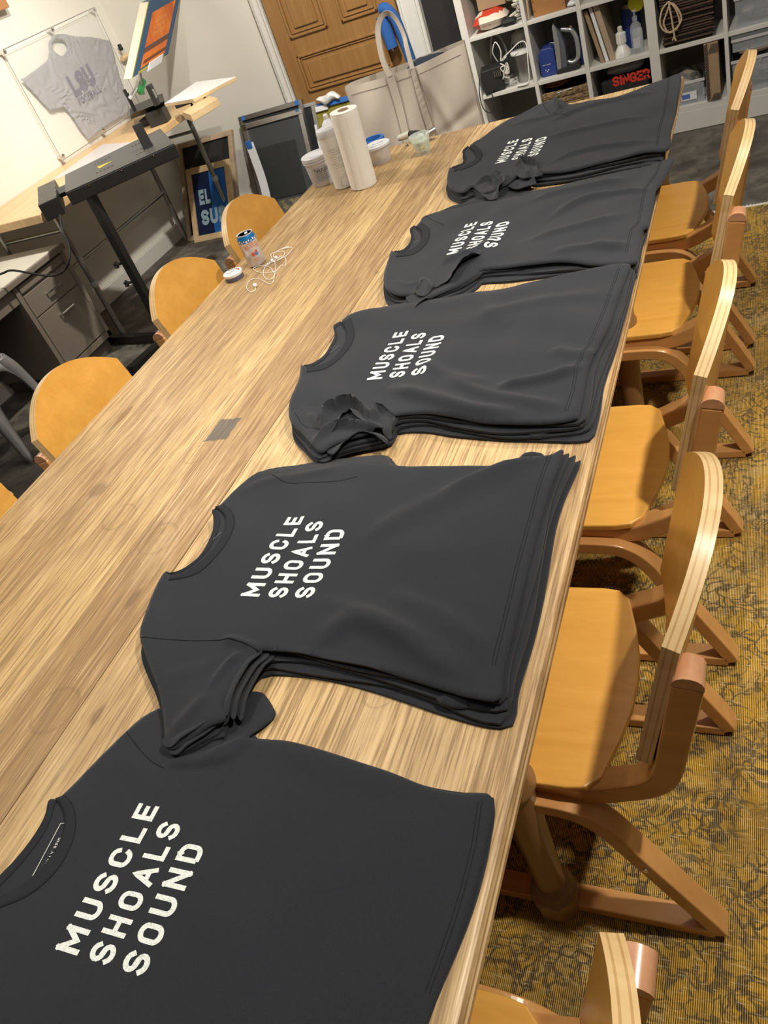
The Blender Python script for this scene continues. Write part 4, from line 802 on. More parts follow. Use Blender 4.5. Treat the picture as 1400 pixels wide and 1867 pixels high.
# middle pile: crumpled sleeve
flap(2, np.array([(-1.0166,1.3325), (-0.9520,1.3331), (-0.8751,1.3194), (-0.8086,1.3031), (-0.7805,1.2917), (-0.7739,1.2559), (-0.7711,1.2271), (-0.7930,1.2406), (-0.8250,1.2653), (-0.8497,1.2939), (-0.8616,1.2892), (-0.8589,1.2591), (-0.8664,1.2346), (-0.8826,1.2246), (-0.9021,1.2381), (-0.9466,1.2564), (-0.9659,1.2705), (-0.9947,1.3046)]), 0.7935,
     (([(-0.8764,1.2168), (-0.8604,1.2267), (-0.8543,1.2513), (-0.8555,1.2810), (-0.8438,1.2857), (-0.8184,1.2552), (-0.7874,1.2327), (-0.7656,1.2192)], 0.020, 0.014), ([(-0.9691,1.3129), (-0.9300,1.2734), (-0.8847,1.2234)], 0.008, 0.008)), seed=12)
flap(2, np.array([(-0.8983,1.2108), (-0.8901,1.2331), (-0.8595,1.2515), (-0.8318,1.2564), (-0.7954,1.2412), (-0.7567,1.2204), (-0.7296,1.1977), (-0.7268,1.1830), (-0.7616,1.2061), (-0.8000,1.2189), (-0.8172,1.1962), (-0.8428,1.1562)]), 0.789, (([(-0.8399,1.1523), (-0.8144,1.1921), (-0.7973,1.2148), (-0.7590,1.2020), (-0.7244,1.1790)], 0.014, 0.012),), seed=13)
flap(2, np.array([(-0.9433,1.2135), (-0.9301,1.2278), (-0.9005,1.2174), (-0.8489,1.1629), (-0.8718,1.1482), (-0.8993,1.1833)]), 0.779, (([(-0.8737,1.1508), (-0.9013,1.1859), (-0.9239,1.2182)], 0.008, 0.008),), seed=14)
flap(2, np.array([(-0.7765,1.2563), (-0.7724,1.2811), (-0.7590,1.2874), (-0.7407,1.2794), (-0.7369,1.2464), (-0.7227,1.2023), (-0.7369,1.2073), (-0.7572,1.2353)]), 0.789, (([(-0.7717,1.2791), (-0.7501,1.2478), (-0.7298,1.2048)], 0.012, 0.008),), seed=15)
# second pile from the far end: sleeve turned up over the chest
flap(3, np.array([(-0.9018,1.9420), (-0.8822,1.9579), (-0.8370,1.9976), (-0.7866,2.0490), (-0.7490,2.0522), (-0.7365,2.0217), (-0.7471,1.9838), (-0.7613,1.9664), (-0.7681,1.9284), (-0.7712,1.8840), (-0.8002,1.8718), (-0.8239,1.8522), (-0.8651,1.8879)]), 0.7905,
     (([(-0.7332,2.0137), (-0.7428,1.9725), (-0.7569,1.9552), (-0.7637,1.9174), (-0.7668,1.8733), (-0.7981,1.8589)], 0.030, 0.020), ([(-0.8481,1.9850), (-0.7970,2.0326), (-0.7482,2.0417)], 0.010, 0.014)), seed=31)
flap(3, np.array([(-0.8717,1.8337), (-0.8793,1.9075), (-0.8728,1.9179), (-0.8279,1.8655), (-0.8255,1.8268), (-0.8378,1.8014)]), 0.797, (([(-0.8793,1.9075), (-0.8497,1.8747), (-0.8255,1.8268)], 0.008, 0.008),), seed=33)
flap(3, np.array([(-0.8987,1.8238), (-0.8794,1.8332), (-0.8576,1.8243), (-0.8331,1.8467), (-0.8228,1.7979), (-0.8374,1.7708), (-0.8505,1.7491), (-0.8734,1.7856)]), 0.790, (([(-0.8505,1.7491), (-0.8374,1.7708), (-0.8237,1.8009)], 0.010, 0.009),), seed=34)
# farthest pile
flap(4, np.array([(-0.8820,2.5302), (-0.8713,2.5686), (-0.8582,2.6066), (-0.8342,2.6079), (-0.8113,2.6051), (-0.7751,2.4959), (-0.7842,2.4584), (-0.7840,2.4052), (-0.8084,2.4041), (-0.8348,2.4242), (-0.8582,2.4805)]), 0.787, (([(-0.8113,2.6051), (-0.7751,2.4959), (-0.7842,2.4584), (-0.7840,2.4052)], 0.022, 0.012), ([(-0.8582,2.4805), (-0.8348,2.4242), (-0.8084,2.4041)], 0.012, 0.007)), seed=41)
flap(4, np.array([(-0.7710,2.5979), (-0.7564,2.6398), (-0.7319,2.6358), (-0.7026,2.6068), (-0.6811,2.5430), (-0.6628,2.5208), (-0.7045,2.5205), (-0.7360,2.5363)]), 0.789, (([(-0.7553,2.6346), (-0.7274,2.5799), (-0.7045,2.5205)], 0.016, 0.009), ([(-0.7026,2.6068), (-0.6811,2.5430), (-0.6628,2.5208)], 0.010, 0.007)), seed=43)
flap(3, np.array([(-0.7843,2.5364), (-0.7534,2.5602), (-0.7275,2.5821), (-0.6825,2.4998), (-0.7115,2.4888), (-0.7457,2.4842)]), 0.777, (([(-0.7275,2.5821), (-0.6825,2.4998)], 0.012, 0.010),), seed=45)
# white hatched care tags at side seams
def tagmark(di, c, ln=0.012):
    mb = MB(); c = Vector(c)
    for k in range(4):
        a = c + Vector((0.004 * k, 0, 0)); mb.tube([a, a + Vector((0.003, ln, 0.001))], 0.0009, 4)
    put(mb.build('hem_tag', 'label_ink'), PILES[di]['root'])
tagmark(1, (-0.4472, 1.0871, 0.7940)); tagmark(3, (-0.4341, 1.8405, 0.7760), 0.008)
# bunched hem corners
flap(1, np.array([(-0.4462,1.1080), (-0.4424,1.1330), (-0.4315,1.1450), (-0.4143,1.1469), (-0.3978,1.1409), (-0.3863,1.1227), (-0.4072,1.1117), (-0.4265,1.1067)]), 0.776, (([(-0.4358,1.1262), (-0.4190,1.1345), (-0.4001,1.1268)], 0.012, 0.012),), 'bunched_hem', 0.006)
flap(2, np.array([(-0.4468,1.2242), (-0.4453,1.2380), (-0.4251,1.2394), (-0.4058,1.2340), (-0.4047,1.2168), (-0.4192,1.2097), (-0.4377,1.2114)]), 0.767, (([(-0.4435,1.2291), (-0.4230,1.2288), (-0.4064,1.2255)], 0.008, 0.009),), 'bunched_hem', 0.006)
flap(1, np.array([(-0.4484,0.6031), (-0.4430,0.6130), (-0.4191,0.6136), (-0.3911,0.6092), (-0.3925,0.5963), (-0.4131,0.5922), (-0.4361,0.5951)]), 0.772, (([(-0.4457,0.6052), (-0.4166,0.6046), (-0.3910,0.6028)], 0.007, 0.010),), 'bunched_hem', 0.006)

# ------------------------------------------------------------------ things on the table
ZT = TZ + 0.0005
def at(p, z=ZT): return (p[0], p[1], z)
# paper towels
t = empty('paper_towel_roll', at((-1.4532, 2.9146, 0.7500)), label='white textured paper towel roll standing upright on the table', cat='paper towels')
R1 = 0.052
pr = [(R1 * 0.99, 0), (R1, 0.01)] + [(R1 + 0.0003 * math.sin(i * 1.7), 0.02 + 0.0128 * i) for i in range(19)] + [(R1, 0.27), (R1 * 0.97, 0.276)]
mb = MB().lathe(pr, n=40); o = mb.build('towel_sheets', 'paper_towel', t, smooth=True, auto=50)
mb = MB(); n_ = 24; vs = []
for r_, z_ in ((0.052, 0.2762), (0.021, 0.2768), (0.020, 0.2768), (0.020, 0.25)): vs += [(r_ * math.cos(2 * PI * k / n_), r_ * math.sin(2 * PI * k / n_), z_) for k in range(n_)]
mb.add(vs, [(i * n_ + k, i * n_ + (k + 1) % n_, (i + 1) * n_ + (k + 1) % n_, (i + 1) * n_ + k) for i in (0,) for k in range(n_)]); mb.build('roll_end', 'paper_towel', t)
MB().lathe([(0.0205, 0.262), (0.0205, 0.2775)], n=24).build('cardboard_core', 'cardboard_core', t)
mb = MB().tube([(0.02 * math.cos(a), 0.02 * math.sin(a), 0.2775) for a in np.linspace(0, 2 * PI, 24, endpoint=False)], 0.0012, 6, closed=True); mb.build('core_rim', 'cardboard', t)
a0 = math.radians(-95); mb = MB(); vs = []
for i in range(10):
    a = a0 + i * 0.05; rr = R1 + 0.0012 + 0.004 * (1 - i / 9) 
    for z_ in np.linspace(0.001, 0.274, 9): vs.append((rr * math.cos(a), rr * math.sin(a), z_))
mb.add(vs, [(i * 9 + j, (i + 1) * 9 + j, (i + 1) * 9 + j + 1, i * 9 + j + 1) for i in range(9) for j in range(8)]); mb.build('loose_sheet', 'paper_towel', t, smooth=True)
t.rotation_euler = (0, 0.055, 0); t.location.z += 0.0025
# large white bottle
t = empty('spray_bottle', at((-1.5530, 2.9627, 0.7500)), label='tall white plastic jug with ribbed shoulder, between bucket and paper towels', cat='bottle')
mb = MB().lathe([(0.040, 0), (0.044, 0.004), (0.044, 0.155), (0.0455, 0.165), (0.044, 0.175), (0.0445, 0.19), (0.045, 0.2), (0.043, 0.200), (0.030, 0.222), (0.012, 0.225)], n=36); mb.build('jug_body', 'white_plastic', t, smooth=True)
MB().lathe([(0.0452, 0.196), (0.046, 0.20), (0.046, 0.214), (0.043, 0.222), (0.03, 0.226)], n=36).build('jug_lid', 'bucket_plastic', t, smooth=True)
def wrap(R, a_c, z0, ud=1): return lambda a, b: Vector((R * math.cos(a_c + a / R * ud), R * math.sin(a_c + a / R * ud), z0 + b))
acam = math.atan2(-2.9, 1.5)
mb = MB()
for j in range(9):
    fn = wrap(0.0447, acam - 0.55 + (0.25 if j % 3 else 0), 0.15 - j * 0.0085); ln = 0.028 + 0.012 * ((j * 7) % 3)
    for q in range(10): a, b = fn(ln * q / 10, 0), fn(ln * (q + 0.7) / 10, 0); mb.add([a, b, b + Vector((0, 0, 0.0014)), a + Vector((0, 0, 0.0014))], [(0, 1, 2, 3)])
pts = [(0.006, 0.02), (0.014, 0.036), (0.012, 0.05), (0.022, 0.044), (0.03, 0.056), (0.034, 0.04), (0.044, 0.034), (0.036, 0.024), (0.05, 0.018), (0.03, 0.012), (0.012, 0.012), (0.006, 0.02)]
fn = wrap(0.0452, acam - 0.5, 0); mb.tube([fn(a, b) for a, b in pts], 0.0005, 4); mb.build('jug_label', 'grey_print', t)
# spray can behind
t = empty('aerosol_can', at((-1.6118, 3.1021, 0.7500)), label='white aerosol can with small nozzle, behind the white jug', cat='can')
MB().lathe([(0.031, 0), (0.032, 0.003), (0.032, 0.185), (0.030, 0.195), (0.024, 0.21), (0.014, 0.218), (0.012, 0.222)], n=28).build('can_body', 'bucket_plastic', t, smooth=True)
MB().lathe([(0.009, 0.221), (0.010, 0.223), (0.010, 0.237), (0.006, 0.241), (0.002, 0.242)], n=16).build('nozzle', 'white_plastic', t, smooth=True)
# ink bucket
t = empty('ink_bucket', at((-1.6891, 3.0561, 0.7500)), label='squat translucent white ink bucket with lid and printed label', cat='bucket')
MB().lathe([(0.047, 0), (0.050, 0.004), (0.0565, 0.092)], n=40).build('bucket_body', 'bucket_plastic', t, smooth=True)
MB().lathe([(0.058, 0.092), (0.0605, 0.094), (0.0605, 0.101), (0.0585, 0.102), (0.0615, 0.104), (0.0615, 0.116), (0.058, 0.119), (0.050, 0.118), (0.03, 0.1175)], n=40).build('bucket_lid', 'bucket_plastic', t, smooth=True)
RR = lambda z: 0.0504 + (z - 0.004) * 0.0738
def bw(a_c): return lambda a, b: Vector(((RR(b) + 0.0006) * math.cos(a_c + a / 0.055), (RR(b) + 0.0006) * math.sin(a_c + a / 0.055), b))
fn = bw(acam - 0.62); mb = MB(); vs = []
for i in range(15):
    for z_ in (0.018, 0.08): vs.append(fn(i * 0.005, z_))
mb.add(vs, [(i * 2, i * 2 + 2, i * 2 + 3, i * 2 + 1) for i in range(14)]); mb.build('bucket_label', 'label_grey', t, smooth=True)
fn2 = lambda a, b: bw(acam - 0.62)(a + 0.018, b + 0.06) * 1.0; mb = MB(); letters(mb, 'WILFLEX', lambda a, b: bw(acam - 0.62)(a + 0.016, b + 0.058) + Vector((0, 0, 0)), 0.014, 0.050, 0.16, 0.3)
mb.v = [(x * 1.012, y * 1.012, z) for x, y, z in mb.v]; mb.build('label_lettering', 'dark_print', t)
mb = MB()
for j in range(4):
    for q in range(11): a, b = bw(acam - 0.62)(0.008 + q * 0.0052, 0.05 - j * 0.008) * 1.0, bw(acam - 0.62)(0.008 + (q + 0.8) * 0.0052, 0.05 - j * 0.008); a = Vector((a.x * 1.012, a.y * 1.012, a.z)); b = Vector((b.x * 1.012, b.y * 1.012, b.z)); mb.add([a, b, b + Vector((0, 0, 0.005)), a + Vector((0, 0, 0.005))], [(0, 1, 2, 3)])
mb.build('label_print', 'grey_print', t)
mb = MB(); f_ = bw(acam - 0.62); q = [f_(0.004, 0.075), f_(0.010, 0.075), f_(0.008, 0.058)]; q = [Vector((p.x * 1.014, p.y * 1.014, p.z)) for p in q]; mb.add(q, [(0, 1, 2)])
q = [f_(0.010, 0.075), f_(0.0145, 0.075), f_(0.0105, 0.060)]; q = [Vector((p.x * 1.014, p.y * 1.014, p.z)) for p in q]; mb.add(q, [(0, 1, 2)], 1); mb.build('label_emblem', ['lime_flesh', 'blue_ink'], t)
# deli tub + tape roll
t = empty('deli_tub', at((-1.4645, 3.1568, 0.7500)), label='clear plastic deli tub with lid beside the paper towel roll', cat='tub')
MB().lathe([(0.040, 0), (0.043, 0.003), (0.0505, 0.064)], n=36).build('tub_body', 'deli_clear', t, smooth=True)
MB().lathe([(0.051, 0.062), (0.0555, 0.063), (0.0555, 0.071), (0.053, 0.072), (0.051, 0.0695), (0.02, 0.0695)], n=36).build('tub_lid', 'bucket_plastic', t, smooth=True)
mb = MB(); mb.box((0.003, 0.0, 0.0705), (0.045, 0.035, 0.0008), 0.5); o2 = mb.build('lid_sticker', 'press_white', t)
txt3('PLAIN', (-0.014, -0.008, 0.0714), (math.cos(0.5), math.sin(0.5), 0), (-math.sin(0.5), math.cos(0.5), 0), 0.012, 'dark_print', o2, name='sticker_writing')
t = empty('tape_roll', at((-1.5785, 3.3839, 0.7500)), label='roll of blue masking tape lying flat behind the deli tub', cat='tape')
mb = MB(); n_ = 28; vs = []
for r_, z_ in ((0.038, 0), (0.050, 0), (0.050, 0.036), (0.038, 0.036)): vs += [(r_ * math.cos(2 * PI * k / n_), r_ * math.sin(2 * PI * k / n_), z_) for k in range(n_)]
mb.add(vs, [(i * n_ + k, i * n_ + (k + 1) % n_, ((i + 1) % 4) * n_ + (k + 1) % n_, ((i + 1) % 4) * n_ + k) for i in range(4) for k in range(n_)]); mb.build('tape', 'blue_tape', t)
# glass cup with lime and ice
t = empty('drinking_glass', at((-1.2696, 3.1357, 0.7500)), label='short clear glass with ice and a lime wedge on the rim', cat='glass')
mb = MB(); n_ = 14; P_ = []
for r_, z_ in ((0.026, 0), (0.029, 0.012), (0.030, 0.014), (0.0415, 0.075), (0.0395, 0.075), (0.028, 0.016), (0.001, 0.014)): P_.append((r_, z_))
mb.lathe(P_, n=n_); mb.build('glass_wall', 'thin_glass', t)
MB().lathe([(0.026, 0.0165), (0.033, 0.05), (0.030, 0.054)], n=20).build('ice_drink', 'lime_ice', t, smooth=True)
mb = MB(); 
for (a, b, c_) in ((0.01, 0.005, 0.062), (-0.012, -0.008, 0.058), (0.0, 0.014, 0.064), (-0.008, 0.012, 0.056)): mb.box((a, b, c_), (0.018, 0.018, 0.016), a * 60)
mb.build('ice_cube', 'thin_glass', t, bevel=0.003)
MB().lathe([(0.014, -0.002), (0.015, 0), (0.014, 0.002)], (0.008, -0.024, 0.04), 16, Matrix.Rotation(1.2, 3, 'X')).build('lime_wedge', 'lime_flesh', t)
# heat gun
t = empty('glue_gun', at((-1.3741, 3.3020, 0.7500)), label='small white and black hand tool lying behind the glass', cat='tool')
a = Vector((-1.4529, 3.3701, 0.7650)); b = Vector((-1.3864, 3.3383, 0.7800)); c_ = Vector((-1.2605, 3.2957, 0.7850)); c2 = Vector((-1.2953, 3.2700, 0.7800))
put(MB().tube([a, a.lerp(b, 0.5), b], [0.012, 0.014, 0.012], 12).build('tool_tip', 'off_white_plastic', smooth=True), t)
put(MB().tube([b, b.lerp(c2, 0.5), c2], [0.013, 0.016, 0.014], 12).build('tool_body', 'black_matte', smooth=True), t)
put(MB().tube([c2, c_], [0.012, 0.012], 12).build('tool_handle', 'dull_steel', smooth=True), t)
put(MB().lathe([(0.008, 0), (0.009, 0.004), (0.005, 0.012)], (-1.3895, 3.2731, 0.7505), 10).build('tool_foot', 'chrome', smooth=True), t)
# drink can
t = empty('drink_can', at((-1.6525, 2.3297, 0.7500)), label='silver and blue drink can standing near the table edge', cat='can')
MB().lathe([(0.024, 0), (0.028, 0.003), (0.0325, 0.010), (0.0325, 0.0905)], n=36).build('can_body', 'can_silver', t, smooth=True)
MB().lathe([(0.0326, 0.0895), (0.0326, 0.099), (0.0305, 0.106), (0.0275, 0.113)], n=36).build('blue_band', 'can_blue', t, smooth=True)
lid = MB().lathe([(0.0275, 0.113), (0.0282, 0.1155), (0.0265, 0.1155), (0.0255, 0.112), (0.005, 0.1122)], n=36).build('can_lid', 'can_lid', t, smooth=True)
MB().box((-0.004, -0.009, 0.1126), (0.014, 0.008, 0.0008), 0.6).build('opening', 'black_matte', lid); MB().box((0.003, 0.006, 0.1135), (0.010, 0.018, 0.0012), 0.5).build('pull_tab', 'can_lid', lid)
acan = math.atan2(-2.32, 1.65) + 0.15
mb = MB(); f_ = wrap(0.0329, acan - 0.80, 0.064); letters(mb, 'WATERLOO', lambda a, b: f_(a, b + 0.006 * math.sin(a / 0.055 * PI)), 0.018, 0.054, 0.17, 0.28); mb.build('can_lettering', 'orange_ink', t)
mb = MB()
def disc(mb, a, z, r, mi=0):
    f_ = wrap(0.0329, acan, 0); c0 = f_(a, z); vs = [c0] + [f_(a + r * math.cos(k * PI / 8), z + r * math.sin(k * PI / 8)) for k in range(16)]; mb.add(vs, [(0, 1 + k, 1 + (k + 1) % 16) for k in range(16)], mi)
disc(mb, -0.005, 0.047, 0.0075, 0); disc(mb, 0.007, 0.046, 0.0065, 1); disc(mb, 0.008, 0.054, 0.005, 0); mb.build('fruit_print', ['red_ink', 'blue_ink'], t)
mb = MB()
for j, (z_, l_) in enumerate(((0.028, 0.024), (0.022, 0.018))):
    f_ = wrap(0.0329, acan - l_ / 2 / 0.033, z_)
    for q in range(6): a, b = f_(l_ * q / 6, 0), f_(l_ * (q + 0.75) / 6, 0); mb.add([a, b, b + Vector((0, 0, 0.003)), a + Vector((0, 0, 0.003))], [(0, 1, 2, 3)])
mb.build('small_print', 'orange_ink', t)
mb = MB()
for k in range(11):
    a = acan - 1.4 + k * 0.27; f_ = wrap(0.0331, a, 0); z_ = 0.094 + 0.003 * (k % 2); r_ = 0.0022 + 0.0012 * ((k * 5) % 3) / 2
    c0 = f_(0, z_); mb.add([c0] + [f_(r_ * math.cos(q * PI / 5), z_ + r_ * 1.3 * math.sin(q * PI / 5)) for q in range(10)], [(0, 1 + q, 1 + (q + 1) % 10) for q in range(10)])
mb.build('droplet_print', 'tin_white', t)
# round tin
t = empty('round_tin', at((-1.7012, 2.2407, 0.7500)), label='small flat round white tin in front of the drink can', cat='tin')
MB().lathe([(0.0325, 0), (0.0335, 0.002), (0.0335, 0.016)], n=36).build('tin_base', 'tin_navy', t, smooth=True)
MB().lathe([(0.0342, 0.015), (0.0347, 0.016), (0.0347, 0.0235), (0.033, 0.0255), (0.020, 0.0258)], n=36).build('tin_lid', 'tin_white', t, smooth=True)
mb = MB()
for k in range(14):
    a = 0.2 + k * 0.18; r_ = 0.027
    mb.add([(r_ * math.cos(a), r_ * math.sin(a), 0.0262), (r_ * math.cos(a + 0.16), r_ * math.sin(a + 0.16), 0.0262), ((r_ - 0.006) * math.cos(a + 0.16), (r_ - 0.006) * math.sin(a + 0.16), 0.0262), ((r_ - 0.006) * math.cos(a), (r_ - 0.006) * math.sin(a), 0.0262)], [(0, 1, 2, 3)], 1 if k < 5 else 0)
mb.build('lid_print', ['tin_navy', 'red_ink'], t)
mb = MB(); uu = Vector((0.62, 0.78, 0)); vv_ = Vector((-0.78, 0.62, 0))
for k in range(7): p = Vector((0, 0, 0.0262)) + uu * (-0.020 + k * 0.006) - vv_ * 0.002; q = p + uu * 0.004; hh = vv_ * (0.009 if k in (0, 3) else 0.006); mb.add([p, q, q + hh, p + hh], [(0, 1, 2, 3)])
mb.build('lid_lettering', 'tin_navy', t)
# earphones: tangled white cable
pts = [(662,952,'x')]
cab = [(-1.5685,2.1475), (-1.5481,2.1123), (-1.5597,2.1010), (-1.5962,2.1369), (-1.6166,2.1840), (-1.6065,2.2077), (-1.5675,2.1884), (-1.5111,2.1420), (-1.4995,2.1534), (-1.5249,2.2136), (-1.5733,2.2753), (-1.6209,2.3065), (-1.6503,2.2917), (-1.6136,2.2564), (-1.5713,2.2356), (-1.5331,2.2392), (-1.5294,2.2771), (-1.5084,2.2704), (-1.5328,2.3261), (-1.5664,2.3536), (-1.5801,2.3255), (-1.5997,2.2917), (-1.5773,2.2297), (-1.5337,2.1784), (-1.5139,2.1913), (-1.5513,2.2762), (-1.5903,2.3370), (-1.6038,2.3090)] + [(-1.5941,2.3363), (-1.6242,2.3877), (-1.6062,2.3983), (-1.5777,2.3969), (-1.5579,2.3651), (-1.5661,2.3352), (-1.5928,2.3522), (-1.6124,2.3921), (-1.5962,2.4159), (-1.5701,2.4195), (-1.5556,2.4228), (-1.5433,2.4016), (-1.5416,2.3596), (-1.5553,2.3316), (-1.5790,2.3151), (-1.6015,2.3144), (-1.6118,2.2896)]
t = empty('earphones', (cab[0][0], cab[0][1], ZT), label='tangled white wired earphones beside the drink can', cat='earphones')
P3 = [(a, b, 0.7522 + 0.0022 * (1 + math.sin(i * 1.1)) * 0.5) for i, (a, b) in enumerate(cab)]
put(MB().tube(catmull(P3, 5), 0.0009, 6).build('earphone_cable', 'cable_white', smooth=True), t)
put(MB().lathe([(0.003, -0.006), (0.006, -0.003), (0.007, 0.002), (0.004, 0.006)], (-1.5622, 2.1402, 0.7575), 14, Matrix.Rotation(0.6, 3, 'X')).build('earbud', 'cable_white', smooth=True), t)
put(MB().lathe([(0.003, -0.006), (0.006, -0.003), (0.007, 0.002), (0.004, 0.006)], (-1.5767, 2.3379, 0.7580), 14, Matrix.Rotation(1.6, 3, 'X')).build('earbud', 'cable_white', smooth=True), t)
put(MB().box((-1.5873, 2.3251, 0.7560), (0.010, 0.016, 0.008), 0.5).build('cable_joint', 'cable_white', bevel=0.002), t)
put(MB().tube([(-1.5941, 2.4174, 0.7545), (-1.5677, 2.4250, 0.7545)], 0.002, 8).build('plug', 'cable_white', smooth=True), t)

# ------------------------------------------------------------------ back of the room: cube shelving
YF, YB = 4.99, 5.335
sh = empty('cube_shelf', (-0.6, 5.16, 0), label='white wooden cube shelving unit along the back wall', cat='shelf')
LEV = [(0.106, 0.135), (0.425, 0.447), (0.737, 0.757), (1.05, 1.07)]
ups = [(-1.615, -1.572), (-1.262, -1.240), (-0.972, -0.948), (-0.632, -0.580), (-0.262, -0.242), (0.12, 0.14), (0.50, 0.54)]
for x0, x1 in ups: put(MB().b2(x0, x1, YF, YB, 0.0 if x1 - x0 > 0.035 else 0.106, 1.5).build('upright', 'shelf_white', bevel=0.002), sh)
for i in range(len(ups) - 1):
    a, b = ups[i][1], ups[i + 1][0]
    for z0, z1 in LEV: put(MB().b2(a, b, YF + 0.002, YB, z0, z1).build('shelf_board', 'shelf_white', bevel=0.002), sh)
put(MB().b2(-1.572, 0.54, YF, YF + 0.03, 0.002, 0.106).build('kick_board', 'shelf_white', bevel=0.002), sh)
put(MB().b2(-1.60, 0.54, YB, YB + 0.012, 0.0, 1.5).build('back_board', 'shelf_back'), sh)

S0, S1, S2 = 0.1355, 0.4475, 0.7575
# col 1 top: snack bag, cardboard box, white rope, black pouch
t = empty('crisp_bag', (-1.44, 5.08, S2), label='red and cream foil snack bag lying in the upper left cube', cat='bag')
def pillow(cx, cy, cz, lx, ly, lz, n=10, rz=0.0, seed=0, pw=2.4):
    vs = []; fs = []; r_ = random.Random(seed)
    for s_ in (1, -1):
        for i in range(n + 1):
            for j in range(n + 1):
                a, b = i / n * 2 - 1, j / n * 2 - 1; h = (max(0, (1 - abs(a) ** pw) * (1 - abs(b) ** pw))) ** 0.5
                x, y = a * lx / 2 * (1 - 0.05 * b * b), b * ly / 2 * (1 - 0.05 * a * a)
                z = s_ * lz / 2 * h * (1 + 0.12 * math.sin(7 * a + seed) * math.cos(6 * b + seed))
                vs.append((cx + x * math.cos(rz) - y * math.sin(rz), cy + x * math.sin(rz) + y * math.cos(rz), cz + z))
    m = (n + 1) ** 2
    for s_ in (0, 1):
        for i in range(n):
            for j in range(n): k = s_ * m + i * (n + 1) + j; fs.append((k, k + 1, k + n + 2, k + n + 1) if s_ else (k, k + n + 1, k + n + 2, k + 1))
    return vs, fs
vs, fs = pillow(-1.455, 5.09, S2 + 0.048, 0.20, 0.16, 0.095, rz=0.1, seed=2); mb = MB(); mb.add(vs, fs)
mb.mi = [1 if (sum(vs[i][0] for i in f) / len(f) > -1.50) == (sum(vs[i][2] for i in f) / len(f) < S2 + 0.075) else 0 for f in fs]
put(mb.build('bag_foil', ['bag_red', 'bag_cream'], smooth=True), t)
put(txt3('LADY', (-1.49, 5.012, S2 + 0.03), (1, 0.1, 0), (0, 0.2, 1), 0.022, 'brown_cord', None, name='bag_lettering'), t)
o = MB().b2(-1.52, -1.36, 5.10, 5.30, S2 + 0.097, S2 + 0.22).build('cardboard_box', 'cardboard', bevel=0.002); tag(o, 'small brown cardboard box on top of the snack bag', 'box')
mb = MB(); r_ = random.Random(4); pts = [(-1.31 + r_.uniform(-.035, .04), 5.07 + r_.uniform(-.05, .05), S2 + 0.01 + 0.16 * i / 26 + r_.uniform(0, .02)) for i in range(27)]
o = MB().tube(catmull(pts, 4), 0.007, 6).build('rope_bundle', 'rug_fringe', smooth=True); tag(o, 'bundle of off-white rope heaped beside the snack bag', 'rope')
vs, fs = pillow(-1.345, 5.03, S2 + 0.02, 0.09, 0.06, 0.04, seed=5); o = MB().add(vs, fs).build('black_pouch', 'black_matte', smooth=True); tag(o, 'small black pouch in front of the snack bag', 'pouch')
# col 2 top: wooden drawer box, basket handle, white packet
t = empty('wooden_box', (-1.12, 5.1, S2), label='orange-brown wooden box with nailed corners in the upper middle cube', cat='box')
mb = MB(); mb.b2(-1.205, -1.03, 5.03, 5.04, S2, S2 + 0.15); mb.b2(-1.205, -1.195, 5.03, 5.28, S2, S2 + 0.15); mb.b2(-1.04, -1.03, 5.03, 5.28, S2, S2 + 0.15); mb.b2(-1.205, -1.03, 5.27, 5.28, S2, S2 + 0.15); mb.b2(-1.2, -1.035, 5.035, 5.275, S2, S2 + 0.01)
put(mb.build('box_carcass', 'box_wood', bevel=0.001), t); mb = MB()
for z_ in (0.03, 0.075, 0.12):
    for x_ in (-1.197, -1.038): mb.lathe([(0.003, 0), (0.002, 0.0015)], (x_, 5.0298, S2 + z_), 8, Matrix.Rotation(PI / 2, 3, 'X'))
put(mb.build('nails', 'black_metal'), t)
o = MB().tube([(-1.232, 5.02, S2 + 0.004), (-1.225, 5.01, S2 + 0.05), (-1.222, 5.01, S2 + 0.12), (-1.218, 5.02, S2 + 0.2)], 0.006, 6).build('twine_length', 'jute', smooth=True); tag(o, 'length of jute twine hanging left of the wooden box', 'twine')
vs, fs = pillow(-0.998, 5.06, S2 + 0.014, 0.048, 0.09, 0.026, seed=8); o = MB().add(vs, fs).build('white_packet', 'press_white', smooth=True); tag(o, 'small white packet right of the wooden box', 'packet')
# col 1 middle: fan heater, grey bin, black projector, cables
t = empty('fan_heater', (-1.335, 5.2, S1), label='beige fan heater with vent slots at the back of the cable cube', cat='heater')
put(MB().lathe([(0.05, 0), (0.055, 0.02), (0.062, 0.10), (0.06, 0.17), (0.045, 0.225), (0.02, 0.24)], (-1.35, 5.22, S1), 24).build('heater_body', 'off_white_plastic', smooth=True), t)
mb = MB(); 
for k in range(5): mb.box((-1.385 + k * 0.013, 5.160, S1 + 0.17), (0.005, 0.006, 0.03))
put(mb.build('vent_slots', 'black_matte'), t)
t = empty('grey_bin', (-1.33, 5.09, S1), label='small grey cylindrical bin with white rim in the cable cube', cat='bin')
put(MB().lathe([(0.046, 0), (0.048, 0.004), (0.060, 0.15)], (-1.325, 5.09, S1), 32).build('bin_wall', 'dull_steel', smooth=True), t)
put(MB().lathe([(0.0605, 0.148), (0.063, 0.15), (0.063, 0.16), (0.058, 0.163), (0.02, 0.163)], (-1.325, 5.09, S1), 32).build('bin_rim', 'white_plastic', smooth=True), t)
t = empty('black_projector', (-1.49, 5.05, S1), label='black box-shaped device with vents hanging over the left of the cable cube', cat='device')
put(MB().box((-1.505, 5.05, S1 + 0.065), (0.12, 0.12, 0.13), 0.25).build('device_body', 'black_matte', bevel=0.008), t)
mb = MB(); 
